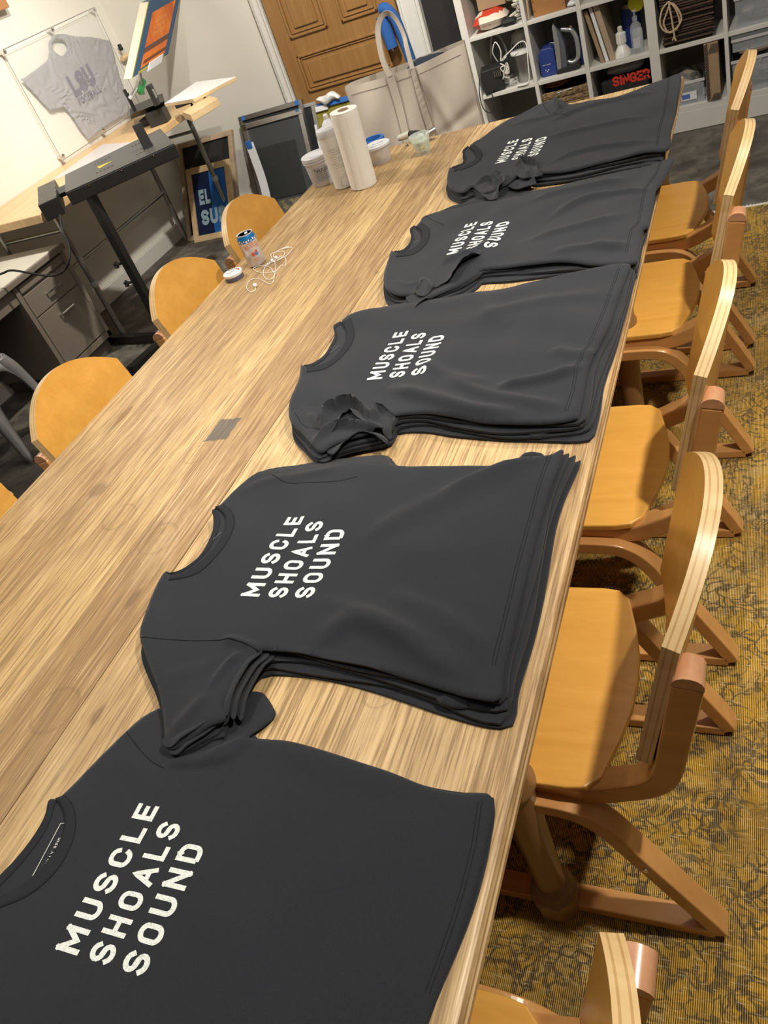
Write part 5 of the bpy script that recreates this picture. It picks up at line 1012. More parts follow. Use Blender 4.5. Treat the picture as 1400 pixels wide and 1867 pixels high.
for k in range(4): mb.box((-1.475 + k * 0.012, 4.99, S1 + 0.095), (0.006, 0.006, 0.03), 0.25)
put(mb.build('vent_slots', 'dull_steel'), t)
put(MB().lathe([(0.005, 0), (0.004, 0.004)], (-1.50, 4.984, S1 + 0.02), 10, Matrix.Rotation(PI / 2, 3, 'X')).build('jack_socket', 'chrome'), t)
def cable(name, pts, r, mat, lab): o = MB().tube(catmull(pts, 6), r, 6).build(name, mat, smooth=True); return tag(o, lab, 'cable')
cable('power_cable', [(-1.46, 5.06, S1 + 0.14), (-1.47, 5.03, S1 + 0.20), (-1.44, 5.02, S1 + 0.25), (-1.42, 5.02, S1 + 0.20), (-1.43, 5.02, S1 + 0.15), (-1.40, 5.0, S1 + 0.17), (-1.36, 5.0, S1 + 0.19), (-1.30, 5.0, S1 + 0.22), (-1.27, 5.01, S1 + 0.20), (-1.275, 4.99, S1 + 0.10), (-1.29, 4.985, S1 + 0.012), (-1.36, 4.985, S1 + 0.006)], 0.003, 'cable_white', 'white cable looping over the small grey bin')
cable('power_cable', [(-1.56, 4.97, S1 + 0.10), (-1.575, 4.955, S1 + 0.02), (-1.57, 4.95, S1 - 0.06), (-1.53, 4.95, S1 - 0.09), (-1.505, 4.96, S1 - 0.04), (-1.51, 4.97, S1 + 0.02)], 0.003, 'black_matte', 'black cable looping down in front of the left shelf post')
cable('power_cable', [(-1.50, 5.08, S1 + 0.15), (-1.49, 5.06, S1 + 0.19), (-1.46, 5.05, S1 + 0.28), (-1.42, 5.06, S1 + 0.26), (-1.40, 5.06, S1 + 0.17), (-1.43, 5.05, S1 + 0.14)], 0.006, 'dull_steel', 'thick grey cable arching above the black device')
mb = MB(); r_ = random.Random(9)
pts = [(-1.41 + r_.uniform(-.03, .03), 5.0 + r_.uniform(-.02, .02), S1 + 0.05 + r_.uniform(0, .10)) for i in range(16)]
cable('cable_tangle', pts, 0.0035, 'off_white_plastic', 'tangled pale cable between the black device and grey bin')
# col 2 middle: blue box, iron, blue box
t = empty('blue_box', (-1.17, 5.1, S1), label='royal blue small case left of the steam iron', cat='case')
put(MB().prism([(-1.225, S1), (-1.135, S1), (-1.135, S1 + 0.13), (-1.15, S1 + 0.145), (-1.205, S1 + 0.145), (-1.225, S1 + 0.12)], 5.04, 5.2, 'y').build('case_body', 'royal_blue', bevel=0.006), t)
mb = MB(); 
for k in range(6): mb.box((-1.205 + k * 0.008, 5.0385, S1 + 0.062), (0.005, 0.002, 0.003))
for k in range(3): mb.box((-1.195 + k * 0.008, 5.0385, S1 + 0.035 - 0.008 * (k % 2)), (0.005, 0.002, 0.005))
put(mb.build('case_print', 'label_ink'), t)
put(MB().tube([(-1.165, 5.06, S1 + 0.14), (-1.15, 5.05, S1 + 0.165), (-1.13, 5.05, S1 + 0.16), (-1.125, 5.05, S1 + 0.12)], 0.003, 6).build('case_strap', 'dull_steel'), t)
t = empty('steam_iron', (-1.08, 5.08, S1), label='grey and silver steam iron standing on its heel', cat='iron')
iy = 5.03
put(MB().prism([(-1.132, S1 + 0.02), (-1.105, S1 + 0.02), (-1.095, S1 + 0.16), (-1.10, S1 + 0.23), (-1.112, S1 + 0.262), (-1.122, S1 + 0.24)], iy, iy + 0.10, 'y').build('soleplate', 'iron_silver', bevel=0.008), t)
put(MB().prism([(-1.106, S1 + 0.015), (-1.075, S1 + 0.015), (-1.070, S1 + 0.14), (-1.085, S1 + 0.20), (-1.108, S1 + 0.25)], iy + 0.01, iy + 0.09, 'y').build('water_tank', 'iron_grey', bevel=0.008), t)
hd = catmull([(-1.085, iy + 0.05, S1 + 0.21), (-1.055, iy + 0.05, S1 + 0.20), (-1.03, iy + 0.05, S1 + 0.19), (-1.012, iy + 0.05, S1 + 0.15), (-1.01, iy + 0.05, S1 + 0.09), (-1.02, iy + 0.05, S1 + 0.045), (-1.05, iy + 0.05, S1 + 0.03), (-1.075, iy + 0.05, S1 + 0.04)], 5)
put(MB().tube(hd, [0.013] * len(hd), 10).build('handle', 'iron_silver', smooth=True), t)
put(MB().prism([(-1.135, S1 + 0.001), (-1.02, S1 + 0.001), (-1.0, S1 + 0.02), (-1.02, S1 + 0.032), (-1.135, S1 + 0.022)], iy - 0.005, iy + 0.105, 'y').build('heel', 'black_matte', bevel=0.004), t)
put(MB().tube([(-1.035, iy + 0.05, S1 + 0.20), (-1.03, iy + 0.05, S1 + 0.215)], 0.008, 10).build('steam_button', 'chrome'), t)
o = MB().b2(-1.008, -0.978, 5.10, 5.25, S1, S1 + 0.15).build('blue_carton', 'royal_blue', bevel=0.003); tag(o, 'narrow blue carton right of the steam iron', 'carton')
# col 3 middle: boards, bulb, pump bottle, blue can, yellow card
for k, (xa, xb, mt, lb, hh) in enumerate(((-0.925, -0.905, 'cardboard', 'thin brown board leaning, leftmost of three in the cube', 0.27), (-0.900, -0.882, 'press_white', 'thin white-edged board leaning between two wooden ones', 0.30), (-0.875, -0.845, 'grey_board', 'thick grey-brown wooden board leaning beside the white bulb', 0.29))):
    lean = 0.055; mb = MB(); x0 = xa + 0.035; w_ = xb - xa
    bot = [(x0, 5.03, S1 + 0.001), (x0 + w_, 5.03, S1 + 0.001), (x0 + w_, 5.30, S1 + 0.001), (x0, 5.30, S1 + 0.001)]; top = [(a - lean, b, S1 + hh) for a, b, _ in bot]
    o = mb.hexa(bot, top).build('leaning_board', mt, bevel=0.001); tag(o, lb, 'board')
t = empty('flood_bulb', (-0.78, 5.06, S1), label='white flood light bulb standing face down in the middle cube', cat='bulb')
put(MB().lathe([(0.046, 0.001), (0.047, 0.008), (0.040, 0.03), (0.026, 0.05), (0.020, 0.06)], (-0.775, 5.06, S1), 32).build('reflector', 'white_plastic', smooth=True), t)
mb = MB().lathe([(0.021, 0.058), (0.023, 0.07), (0.024, 0.115), (0.018, 0.122)], (-0.775, 5.06, S1), 24)
for k in range(12): a = k * PI / 6; mb.box((-0.775 + 0.024 * math.cos(a), 5.06 + 0.024 * math.sin(a), S1 + 0.092), (0.004, 0.004, 0.05), a)
put(mb.build('ballast', 'white_plastic'), t)
put(MB().lathe([(0.013, 0.12), (0.013, 0.145), (0.008, 0.15)], (-0.775, 5.06, S1), 16).build('screw_base', 'off_white_plastic', smooth=True), t)
t = empty('pump_bottle', (-0.69, 5.06, S1), label='clear plastic pump bottle with pale blue label', cat='bottle')
put(MB().lathe([(0.027, 0.001), (0.031, 0.006), (0.031, 0.115), (0.026, 0.14), (0.012, 0.155), (0.011, 0.165)], (-0.692, 5.045, S1), 28, sx=1.0, sy=0.7).build('bottle_body', 'clear_bin', smooth=True), t)
put(MB().box((-0.692, 5.0225, S1 + 0.055), (0.036, 0.002, 0.05)).build('bottle_label', 'label_grey'), t)
put(MB().lathe([(0.013, 0.163), (0.013, 0.18), (0.005, 0.182), (0.005, 0.2), (0.012, 0.203), (0.012, 0.21)], (-0.692, 5.045, S1), 16).build('pump', 'clear_bin', smooth=True), t)
t = empty('blue_tin', (-0.72, 5.2, S1), label='dark blue tin at the back behind the pump bottle', cat='tin')
put(MB().lathe([(0.05, 0), (0.05, 0.20), (0.047, 0.202)], (-0.735, 5.23, S1), 28).build('tin_body', 'royal_blue', smooth=True), t)
put(MB().lathe([(0.051, 0.195), (0.051, 0.215), (0.03, 0.217)], (-0.735, 5.23, S1), 28).build('tin_lid', 'dull_steel', smooth=True), t)
o = MB().lathe([(0.042, 0), (0.042, 0.004)], (-0.686, 5.12, S1 + 0.225), 28, Matrix.Rotation(PI / 2, 3, 'X')).build('yellow_disc', 'yellow_card'); tag(o, 'bright yellow disc propped behind the pump bottle', 'disc')
o = MB().lathe([(0.028, 0.001), (0.028, 0.09), (0.02, 0.1)], (-0.70, 5.14, S1), 20).build('small_jar', 'thin_glass', smooth=True); tag(o, 'small clear jar between the bulb and the pump bottle', 'jar')
# col 1 bottom: black shoes / bag
vs, fs = pillow(-1.44, 5.12, S0 + 0.055, 0.20, 0.2, 0.10, seed=3); o = MB().add(vs, fs).build('black_bag', 'black_matte', smooth=True); tag(o, 'crumpled black bag in the dark lower left cube', 'bag')
vs, fs = pillow(-1.36, 5.05, S0 + 0.09, 0.06, 0.06, 0.05, seed=4); o = MB().add(vs, fs).build('grey_pouch', 'dull_steel', smooth=True); tag(o, 'small grey pouch on the crumpled black bag', 'pouch')
# col 2 bottom: seagrass basket with cords
t = empty('seagrass_basket', (-1.1, 5.12, S0), label='woven seagrass basket with metal handle in a lower cube', cat='basket')
mb = MB()
for r_ in range(7):
    z_ = S0 + 0.016 + r_ * 0.033
    mb.tube([(-1.225, 5.02, z_), (-1.10, 5.012 + 0.004 * (r_ % 2), z_), (-0.985, 5.02, z_), (-0.985, 5.28, z_), (-1.225, 5.28, z_)], 0.019, 8, closed=True)
put(mb.build('basket_weave', 'seagrass', smooth=True), t)
put(MB().tube([(-1.15, 5.0, S0 + 0.225), (-1.06, 5.0, S0 + 0.232)], 0.004, 8).build('handle_bar', 'chrome'), t)
r_ = random.Random(2); pts = [(-1.155 + 0.07 * math.cos(i * 0.9) + r_.uniform(-.01, .01), 5.08 + 0.04 * math.sin(i * 0.9), S0 + 0.245 + 0.03 * (i / 30) + r_.uniform(0, 0.01)) for i in range(30)]
o = MB().tube(catmull(pts, 4), 0.004, 6).build('leather_cord', 'brown_cord', smooth=True); tag(o, 'coil of reddish brown cord on the seagrass basket', 'cord')
# col 3 bottom: sewing machine box
t = empty('sewing_machine_box', (-0.75, 5.1, S0), label='black box with red lettering in the lower cube beside the table end', cat='box')
put(MB().b2(-0.905, -0.655, 5.03, 5.28, S0, S0 + 0.21).build('box_body', 'black_matte', bevel=0.004), t)
put(txt3('SINGER', (-0.8432, 5.0285, 0.3113), (1, 0, 0), (0, 0, 1), 0.052, 'singer_red', None, length=0.20, stroke=0.22, gap=0.26, name='box_lettering'), t)
vs, fs = pillow(-0.78, 5.14, S0 + 0.24, 0.2, 0.14, 0.06, seed=12); o = MB().add(vs, fs).build('plastic_wrap', 'deli_clear', smooth=True); tag(o, 'crumpled grey plastic lying on the red-lettered black box', 'wrap')
# col 4: rattan basket with rope
t = empty('rattan_basket', (-0.42, 5.1, S1), label='dark brown rattan storage basket with slatted weave on the shelf', cat='basket')
put(MB().hexa([(-0.553, 5.0, S1), (-0.318, 5.0, S1), (-0.318, 5.28, S1), (-0.553, 5.28, S1)], [(-0.56, 4.995, S1 + 0.27), (-0.300, 4.995, S1 + 0.27), (-0.300, 5.29, S1 + 0.27), (-0.56, 5.29, S1 + 0.27)]).build('basket_body', 'rattan_dark', bevel=0.004), t)
mb = MB()
for k in range(11): mb.b2(-0.558, -0.303, 4.990, 4.998, S1 + 0.012 + k * 0.0235, S1 + 0.022 + k * 0.0235)
put(mb.build('basket_slats', 'rattan_dark'), t)
cc = (-0.508, 4.975)
rp = [(cc[0] + 0.0, 4.985, S1 + 0.215), (cc[0] - 0.035, 4.975, S1 + 0.19), (cc[0] - 0.052, 4.97, S1 + 0.13), (cc[0] - 0.03, 4.97, S1 + 0.085), (cc[0] + 0.01, 4.97, S1 + 0.08), (cc[0] + 0.05, 4.97, S1 + 0.115), (cc[0] + 0.045, 4.972, S1 + 0.16), (cc[0] + 0.01, 4.98, S1 + 0.205), (cc[0] - 0.02, 4.975, S1 + 0.16), (cc[0] - 0.035, 4.972, S1 + 0.12), (cc[0] - 0.01, 4.97, S1 + 0.075), (cc[0] + 0.04, 4.972, S1 + 0.10), (cc[0] + 0.03, 4.975, S1 + 0.17), (cc[0], 4.98, S1 + 0.21), (cc[0] + 0.005, 4.975, S1 + 0.14), (cc[0] + 0.012, 4.97, S1 + 0.05), (cc[0] + 0.018, 4.968, S1 + 0.03)]
t2 = empty('jute_rope', (cc[0], cc[1], S1 + 0.2), label='hank of natural jute rope hanging on the dark rattan basket', cat='rope')
put(MB().tube(catmull(rp, 6), 0.0045, 8).build('rope_loop', 'jute', smooth=True), t2)
r_ = random.Random(6); pts = [(cc[0] + 0.02 + 0.05 * math.sin(i * 1.3) + r_.uniform(-.01, .01), 4.985 + r_.uniform(0, .02), S1 + 0.215 + i * 0.004 + r_.uniform(-.006, .006)) for i in range(20)]
put(MB().tube(catmull(pts, 5), 0.0045, 6).build('rope_knot', 'jute', smooth=True), t2)
put(MB().tube([(cc[0] + 0.012, 4.97, S1 + 0.055), (cc[0] + 0.0, 4.968, S1 + 0.035)], 0.0035, 6).build('rope_end', 'jute'), t2)
# col 4 bottom: clear bin with blue label, hazard box
def bin_box(name, x0, x1, y0, y1, z0, z1, lab, cat='bin', lid=None, fill=None, label=False):
    t = empty(name, ((x0 + x1) / 2, (y0 + y1) / 2, z0), label=lab, cat=cat); w_ = 0.003; mb = MB()
    mb.b2(x0, x1, y0, y0 + w_, z0, z1); mb.b2(x0, x1, y1 - w_, y1, z0, z1); mb.b2(x0, x0 + w_, y0, y1, z0, z1); mb.b2(x1 - w_, x1, y0, y1, z0, z1); mb.b2(x0, x1, y0, y1, z0, z0 + w_)
    for k in range(1, 4): mb.b2(x0 + (x1 - x0) * k / 4 - 0.001, x0 + (x1 - x0) * k / 4 + 0.001, y0 - 0.002, y0, z0, z1)
    put(mb.build('bin_wall', 'clear_bin', bevel=0.001), t)
    put(MB().b2(x0 - 0.005, x1 + 0.005, y0 - 0.006, y0 + 0.004, z1 - 0.012, z1 + 0.002).build('bin_rim', 'deli_clear', bevel=0.002), t)
    if lid: put(MB().b2(x0 - 0.006, x1 + 0.006, y0 - 0.007, y1 + 0.004, z1 + 0.003, z1 + 0.03).build('bin_lid', lid, bevel=0.005), t)
    if label: 
        l_ = put(MB().b2(x0 + 0.06, x0 + 0.14, y0 - 0.003, y0 - 0.002, z0 + 0.02, z0 + 0.062).build('bin_label', 'press_white'), t); 
        m2 = MB().b2(x0 + 0.064, x0 + 0.105, y0 - 0.0045, y0 - 0.0035, z0 + 0.028, z0 + 0.052).build('label_picture', 'blue_ink'); m2.parent = l_; m2.matrix_parent_inverse = Matrix.Identity(4)
    if fill:
        for f_ in fill:
            vs, fs = pillow(*f_[:6], seed=f_[6]); o = MB().add(vs, fs).build(f_[7], f_[8], smooth=True); tag(o, f_[9], f_[10])
    return t
bin_box('storage_bin', -0.555, -0.375, 5.02, 5.3, S0, S0 + 0.115, 'clear plastic bin with blue picture label beside the striped cardboard box', label=True,
        fill=[(-0.47, 5.16, S0 + 0.08, 0.15, 0.24, 0.14, 4, 'parts_bag', 'jumble', 'plastic bag of small parts inside the bin with the blue label', 'bag')])
t = empty('striped_carton', (-0.33, 5.0, S0), label='tall narrow brown carton with black hazard-stripe tape', cat='box')
xa, xb = -0.362, -0.292
put(MB().b2(xa, xb, 4.985, 5.29, S0 + 0.001, S0 + 0.285).build('carton_body', 'cardboard', bevel=0.002), t)
mb = MB()
for k in range(22):
    z_ = S0 + 0.006 + k * 0.0125
    mb.add([(xa, 4.9815, z_), (xa + 0.018, 4.9815, z_ + 0.012), (xa + 0.018, 4.9815, z_ + 0.019), (xa, 4.9815, z_ + 0.007)], [(0, 1, 2, 3)])
for (za, zb) in ((0.0, 0.035), (0.235, 0.28)):
    for k in range(8):
        x_ = xa + 0.018 + k * 0.0062; mb.add([(x_, 4.9815, S0 + za), (min(x_ + 0.02, xb), 4.9815, S0 + zb), (min(x_ + 0.023, xb), 4.9815, S0 + zb), (x_ + 0.003, 4.9815, S0 + za)], [(0, 1, 2, 3)])
put(mb.build('stripe_tape', 'hazard_black'), t)
# col 5
bin_box('storage_bin', -0.205, 0.09, 5.01, 5.3, S1, S1 + 0.14, 'clear plastic bin with white lid and cables inside, on the right upper shelf', lid='white_plastic',
        fill=[(-0.06, 5.15, S1 + 0.065, 0.25, 0.24, 0.12, 14, 'cable_heap', 'jumble', 'heap of dark cables in the white-lidded bin', 'cables')])
bin_box('storage_bin', -0.232, 0.10, 5.0, 5.3, S0, S0 + 0.165, 'large clear open bin of odds and ends on the bottom right shelf',
        fill=[(-0.07, 5.15, S0 + 0.09, 0.30, 0.26, 0.15, 24, 'odds_and_ends', 'jumble', 'mixed small parts filling the large open bin', 'parts')])
t = bin_box('latch_box', -0.226, 0.10, 5.005, 5.29, S0 + 0.205, S0 + 0.265, 'shallow clear latching box resting on the large open bin', 'box', lid='clear_bin')
o = MB().tube([(-0.07 + 0.035 * math.cos(k * 0.7), 5.03 + 0.0005 * k, S0 + 0.11 + 0.04 * math.sin(k * 0.7)) for k in range(28)], 0.003, 6).build('cable_coil', 'off_white_plastic', smooth=True); tag(o, 'coiled pale cable pressed against the front of the large open bin', 'cable')
vs, fs = pillow(-0.12, 5.1, S0 + 0.185, 0.16, 0.12, 0.045, seed=31); o = MB().add(vs, fs).build('parts_bag', 'bag_cream', smooth=True); tag(o, 'cream and green bag squeezed between latch box and large bin', 'bag')

# black folded board and brown batten between door and shelf
t = MB().b2(-1.885, -1.70, 5.24, 5.30, 0.001, 1.6).build('black_board', 'black_matte', bevel=0.004); tag(t, 'tall black board standing between the door and the white shelving', 'board')
t = MB().b2(-1.672, -1.645, 5.22, 5.27, 0.001, 1.55).build('wood_batten', 'box_wood', bevel=0.002); tag(t, 'thin brown wood batten beside the tall black board', 'batten')
# blue things hanging from door knob
mb = MB(); 
o = MB().tube(catmull([(-2.135, 5.25, 0.995), (-2.10, 5.235, 0.99), (-2.065, 5.235, 0.93), (-2.05, 5.24, 0.82), (-2.04, 5.245, 0.66), (-2.04, 5.25, 0.50)], 5), 0.032, 10).build('blue_apron', 'cloth_blue', smooth=True); tag(o, 'blue cloth strap hanging from the door knob', 'cloth')
t = empty('blue_cylinder', (-2.14, 5.24, 0.9), label='blue padded tube hanging on the door knob behind the tote handle', cat='tube')
put(MB().tube([(-2.155, 5.262, 0.96), (-2.135, 5.25, 0.78)], 0.036, 16).build('tube_body', 'cloth_blue', smooth=True), t)
put(MB().tube([(-2.135, 5.25, 0.78), (-2.134, 5.25, 0.765)], 0.010, 10).build('tube_tip', 'chrome'), t)

# ------------------------------------------------------------------ canvas tote on a stool
yt = 3.92
tl, tr_ = (-1.8381, 3.8200, 0.9203), (-1.2298, 3.8200, 0.9614)
br, bl2 = (-1.2291, 3.8000, 0.6680), (-1.8907, 3.8000, 0.6784)
t = empty('stool', (-1.56, yt, 0), label='plain wooden stool behind the table end, under the canvas tote', cat='stool')
mb = MB().b2(-1.86, -1.24, 3.72, 4.12, 0.42, 0.45); put(mb.build('seat', 'box_wood', bevel=0.004), t)
for a in (-1.82, -1.28):
    for b in (3.76, 4.08): put(MB().b2(a - 0.02, a + 0.02, b - 0.02, b + 0.02, 0.008 if b < 3.83 and a > -1.55 else 0.0005, 0.42).build('leg', 'box_wood'), t)
t = empty('tote_bag', (-1.56, yt, 0.452), label='large natural canvas tote bag standing beyond the far end of the table', cat='bag')
def tote():
    nx, nz = 60, 34; fr_ = []; bk = []
    xl0, xl1 = -1.83, tl[0]; xr0, xr1 = -1.235, tr_[0]; zl, zr = tl[2], tr_[2]; z0 = 0.455
    for i in range(nx + 1):
        a = i / nx
        for j in range(nz + 1):
            b = j / nz; x = (xl0 + (xl1 - xl0) * b) * (1 - a) + (xr0 + (xr1 - xr0) * b) * a; zt_ = zl * (1 - a) + zr * a
            sag = 0.025 * math.sin(PI * a) ; z = z0 + (zt_ - sag * 0.6 - z0) * b
            e = math.sin(PI * min(1, max(0, a))) ** 0.35 if 0 < a < 1 else 0
            yf = 3.82 - 0.03 * e * (1 - 0.4 * b) + 0.006 * math.sin(9 * a + 5 * b) + 0.006 * math.sin(17 * a - 7 * b) + 0.010 * math.exp(-((b - 0.35 - 0.5 * (a - .7)) / 0.05) ** 2) * (1 if a > .55 else 0.2) - 0.012 * math.exp(-((a - 0.80 + 0.25 * (b - .3)) / 0.04) ** 2) + 0.012 * math.exp(-((a - 0.55 - 0.3 * (b - .3)) / 0.05) ** 2) * (1 - b)
            fr_.append((x, yf, z))
    for i in range(nx + 1):
        a = i / nx
        for j in range(nz + 1):
            p = fr_[i * (nz + 1) + j]; b = j / nz; bk.append((p[0] * 1.0 + 0.0, 3.82 + 0.20 * (1 - 0.45 * b) * (math.sin(PI * a) ** 0.3 if 0 < a < 1 else 0) , p[2] + 0.005))
    m = len(fr_); fs = []
    for s_ in (0, 1):
        for i in range(nx):
            for j in range(nz): k = s_ * m + i * (nz + 1) + j; fs.append((k, k + nz + 1, k + nz + 2, k + 1))
    for j in range(nz): pass
    for i in range(nx): fs.append((i * (nz + 1), (i + 1) * (nz + 1), m + (i + 1) * (nz + 1), m + i * (nz + 1)))
    return fr_ + bk, fs, fr_, nx, nz
vs, fs, F_, nx, nz = tote()
put(MB().add(vs, fs).build('bag_body', 'canvas_natural', smooth=True), t)
def fp(a, b, off=-0.004):
    i = a * nx; j = b * nz; i0 = min(int(i), nx - 1); j0 = min(int(j), nz - 1); fi, fj = i - i0, j - j0
    g = lambda p, q: Vector(F_[p * (nz + 1) + q])
    p = g(i0, j0) * (1 - fi) * (1 - fj) + g(i0 + 1, j0) * fi * (1 - fj) + g(i0, j0 + 1) * (1 - fi) * fj + g(i0 + 1, j0 + 1) * fi * fj
    return p + Vector((0, off, 0))
def strap(a0, a1):
    vs = []; n_ = 16
    for k in range(n_ + 1):
        b = k / n_ * 0.995; vs += [fp(a0, b), fp(a1, b)]
    return MB().add(vs, [(2 * k, 2 * k + 1, 2 * k + 3, 2 * k + 2) for k in range(n_)])
put(strap(0.36, 0.43).build('strap_band', 'canvas_natural'), t)
put(strap(0.565, 0.62).build('strap_band', 'canvas_natural'), t)
for a in (0.36, 0.43, 0.565, 0.62): put(MB().tube([fp(a, k / 16 * 0.99, -0.005) for k in range(17)], 0.0009, 4).build('stitch_line', 'canvas_thread'), t)
put(MB().tube([fp(k / 26, 0.93, -0.002) for k in range(1, 26)], 0.0009, 4).build('stitch_line', 'canvas_thread'), t)
hp = [fp(0.395, 0.99, -0.006), Vector((-1.6098, 3.8000, 0.9900)), Vector((-1.5999, 3.8100, 1.0982)), Vector((-1.5691, 3.8200, 1.1495)), Vector((-1.5338, 3.8300, 1.1530)), Vector((-1.5083, 3.8300, 1.1181)), Vector((-1.4900, 3.8200, 1.0586)), Vector((-1.4835, 3.8000, 1.0086)), fp(0.592, 0.99, -0.006)]
hc = catmull(hp, 6); vs = []
for i, p in enumerate(hc):
    d = (hc[min(i + 1, len(hc) - 1)] - hc[max(i - 1, 0)]).normalized(); nn = d.cross(Vector((0, 1, 0))).normalized() * 0.011
    vs += [p + nn, p - nn + Vector((0, 0.012 * math.sin(PI * i / len(hc)), 0)), p - nn + Vector((0, 0.016, 0)), p + nn + Vector((0, 0.004, 0))]
fs = [(4 * i + k, 4 * i + (k + 1) % 4, 4 * i + 4 + (k + 1) % 4, 4 * i + 4 + k) for i in range(len(hc) - 1) for k in range(4)]
put(MB().add(vs, fs).build('handle', 'canvas_natural', smooth=True, auto=50), t)
vs, fs = pillow(-1.43, 3.92, 0.90, 0.26, 0.10, 0.07, rz=0.0, seed=14); o = MB().add(vs, fs).build('folded_cloth', 'navy_cloth', smooth=True); tag(o, 'dark navy cloth poking out of the canvas tote', 'cloth')

# ------------------------------------------------------------------ screens leaning on the back wall
def lean_frame(name, p_bl, p_br, p_tr, p_tl, w_, dep, mats, label, cat='screen', group=None, bottom=None):
    """four corners of the outer frame; flat bars w_ wide, dep deep"""
    c = [Vector(p) for p in (p_bl, p_br, p_tr, p_tl)]; U = (c[1] - c[0]).normalized(); V = (c[3] - c[0]).normalized(); Nn = U.cross(V).normalized()
    t = empty(name, (c[0] + c[1]) / 2, label=label, cat=cat, group=group); Wd = (c[1] - c[0]).length; Hh = (c[3] - c[0]).length
    def bar(u0, u1, v0, v1, d0, d1, nm, mt, par=None, bev=0.002):
        pts = [c[0] + U * a + V * b + Nn * d for d in (d0, d1) for a, b in ((u0, v0), (u1, v0), (u1, v1), (u0, v1))]
        o = MB().hexa(pts[:4], pts[4:]).build(nm, mt, bevel=bev); return put(o, t)
    bar(0, Wd, 0, w_, -dep, 0, 'frame_bar', mats[0]); bar(0, Wd, Hh - w_, Hh, -dep, 0, 'frame_bar', mats[0])
    bar(0, w_, w_, Hh - w_, -dep, 0, 'frame_bar', mats[0]); bar(Wd - w_, Wd, w_, Hh - w_, -dep, 0, 'frame_bar', mats[0])
    bar(w_, Wd - w_, w_, Hh - w_, -dep * 0.6, -dep * 0.6 + 0.003, 'mesh', mats[1], bev=0)
    return t, c[0], U, V, Nn, Wd, Hh, bar
# front grey screen, leaning
T_, c0, U_, V_, N_, Wd, Hh, bar = lean_frame('mesh_screen', (-3.34, 5.02, 0.002), (-2.855, 5.02, 0.002), (-2.855, 5.20, 0.604), (-3.34, 5.20, 0.604), 0.032, 0.03, ('aluminium', 'screen_mesh'), 'aluminium screen frame with dark mesh leaning on the back wall')
bar(0.06, 0.38, 0.12, 0.46, -0.012, -0.009, 'emulsion', 'screen_mesh_dark', bev=0); bar(0.035, 0.45, 0.034, 0.10, -0.012, -0.008, 'stained_strip', 'stained_base', bev=0)
bar(0.0, 0.035, 0.585, 0.63, -0.001, 0.002, 'tape_strip', 'chrome'); bar(0.44, 0.465, 0.615, 0.63, -0.031, 0.003, 'tape_strip', 'blue_tape')
T2, *_r = lean_frame('mesh_screen', (-3.42, 5.10, 0.002), (-2.90, 5.10, 0.002), (-2.88, 5.285, 0.64), (-3.40, 5.285, 0.64), 0.03, 0.03, ('dull_steel', 'screen_mesh_dark'), 'dull steel screen frame just behind the aluminium one')
_r[-1](0.03, 0.055, 0.635, 0.666, -0.032, 0.002, 'tape_strip', 'blue_tape')
_r[-1](0.47, 0.50, 0.635, 0.666, -0.032, 0.002, 'tape_strip', 'blue_tape')
T3, *_r = lean_frame('mesh_screen', (-3.0, 5.19, 0.002), (-2.79, 5.19, 0.002), (-2.80, 5.308, 0.60), (-3.01, 5.308, 0.60), 0.022, 0.02, ('galvanised', 'screen_mesh_dark'), 'narrow grey frame edge between the screens and the door trim')
_r[-1](0.17, 0.200, 0.47, 0.53, -0.022, 0.002, 'tape_strip', 'blue_tape')
# squeegee strip with blue tape
t = empty('squeegee', (-3.28, 4.99, 0.002), label='pale curved plastic strip with blue tape leaning on the aluminium screen', cat='strip')
sp = catmull([(-3.27, 4.965, 0.002), (-3.245, 4.992, 0.12), (-3.25, 5.05, 0.28), (-3.285, 5.125, 0.50)], 5); vs = []
for p in sp: vs += [p + Vector((-0.032, -0.004, 0)), p + Vector((0.032, -0.004, 0)), p + Vector((0.032, -0.008, 0)), p + Vector((-0.032, -0.008, 0))]
fs = [(4 * i + k, 4 * i + (k + 1) % 4, 4 * i + 4 + (k + 1) % 4, 4 * i + 4 + k) for i in range(len(sp) - 1) for k in range(4)]
put(MB().add(vs, fs).build('blade', 'bucket_plastic'), t); put(MB().box((-3.285, 5.108, 0.49), (0.04, 0.012, 0.05)).build('tape_patch', 'blue_tape'), t)
# yellow-green screen by the door
T4, c0, U_, V_, N_, Wd, Hh, bar = lean_frame('mesh_screen', (-2.815, 5.07, 0.002), (-2.40, 5.07, 0.002), (-2.38, 5.225, 0.595), (-2.795, 5.225, 0.595), 0.028, 0.03, ('aluminium', 'olive_mesh'), 'aluminium screen with yellow-green mesh and blue tape leaning on the door')
bar(0.045, 0.33, 0.585, 0.615, -0.034, 0.002, 'tape_strip', 'blue_tape'); bar(-0.003, 0.015, 0.28, 0.5, -0.032, 0.003, 'tape_strip', 'press_white')
bar(-0.004, 0.012, 0.05, 0.28, -0.034, 0.003, 'tape_strip', 'blue_tape'); bar(0.03, 0.12, 0.568, 0.60, -0.031, 0.003, 'tape_strip', 'press_white')
vs, fs = [(a + 0.008 * math.sin(40 * c + 30 * a), b + 0.006 * math.sin(60 * a), c + 0.014 * math.sin(55 * a + 1) * math.cos(31 * c)) for a, b, c in pillow(-2.64, 5.215, 0.617, 0.17, 0.05, 0.05, n=14, seed=17)[0]], pillow(-2.64, 5.215, 0.617, 0.17, 0.05, 0.05, n=14, seed=17)[1]; o = MB().add(vs, fs).build('crumpled_paper', 'press_white', smooth=True); tag(o, 'crumpled white paper on top of the yellow-green screen', 'paper')
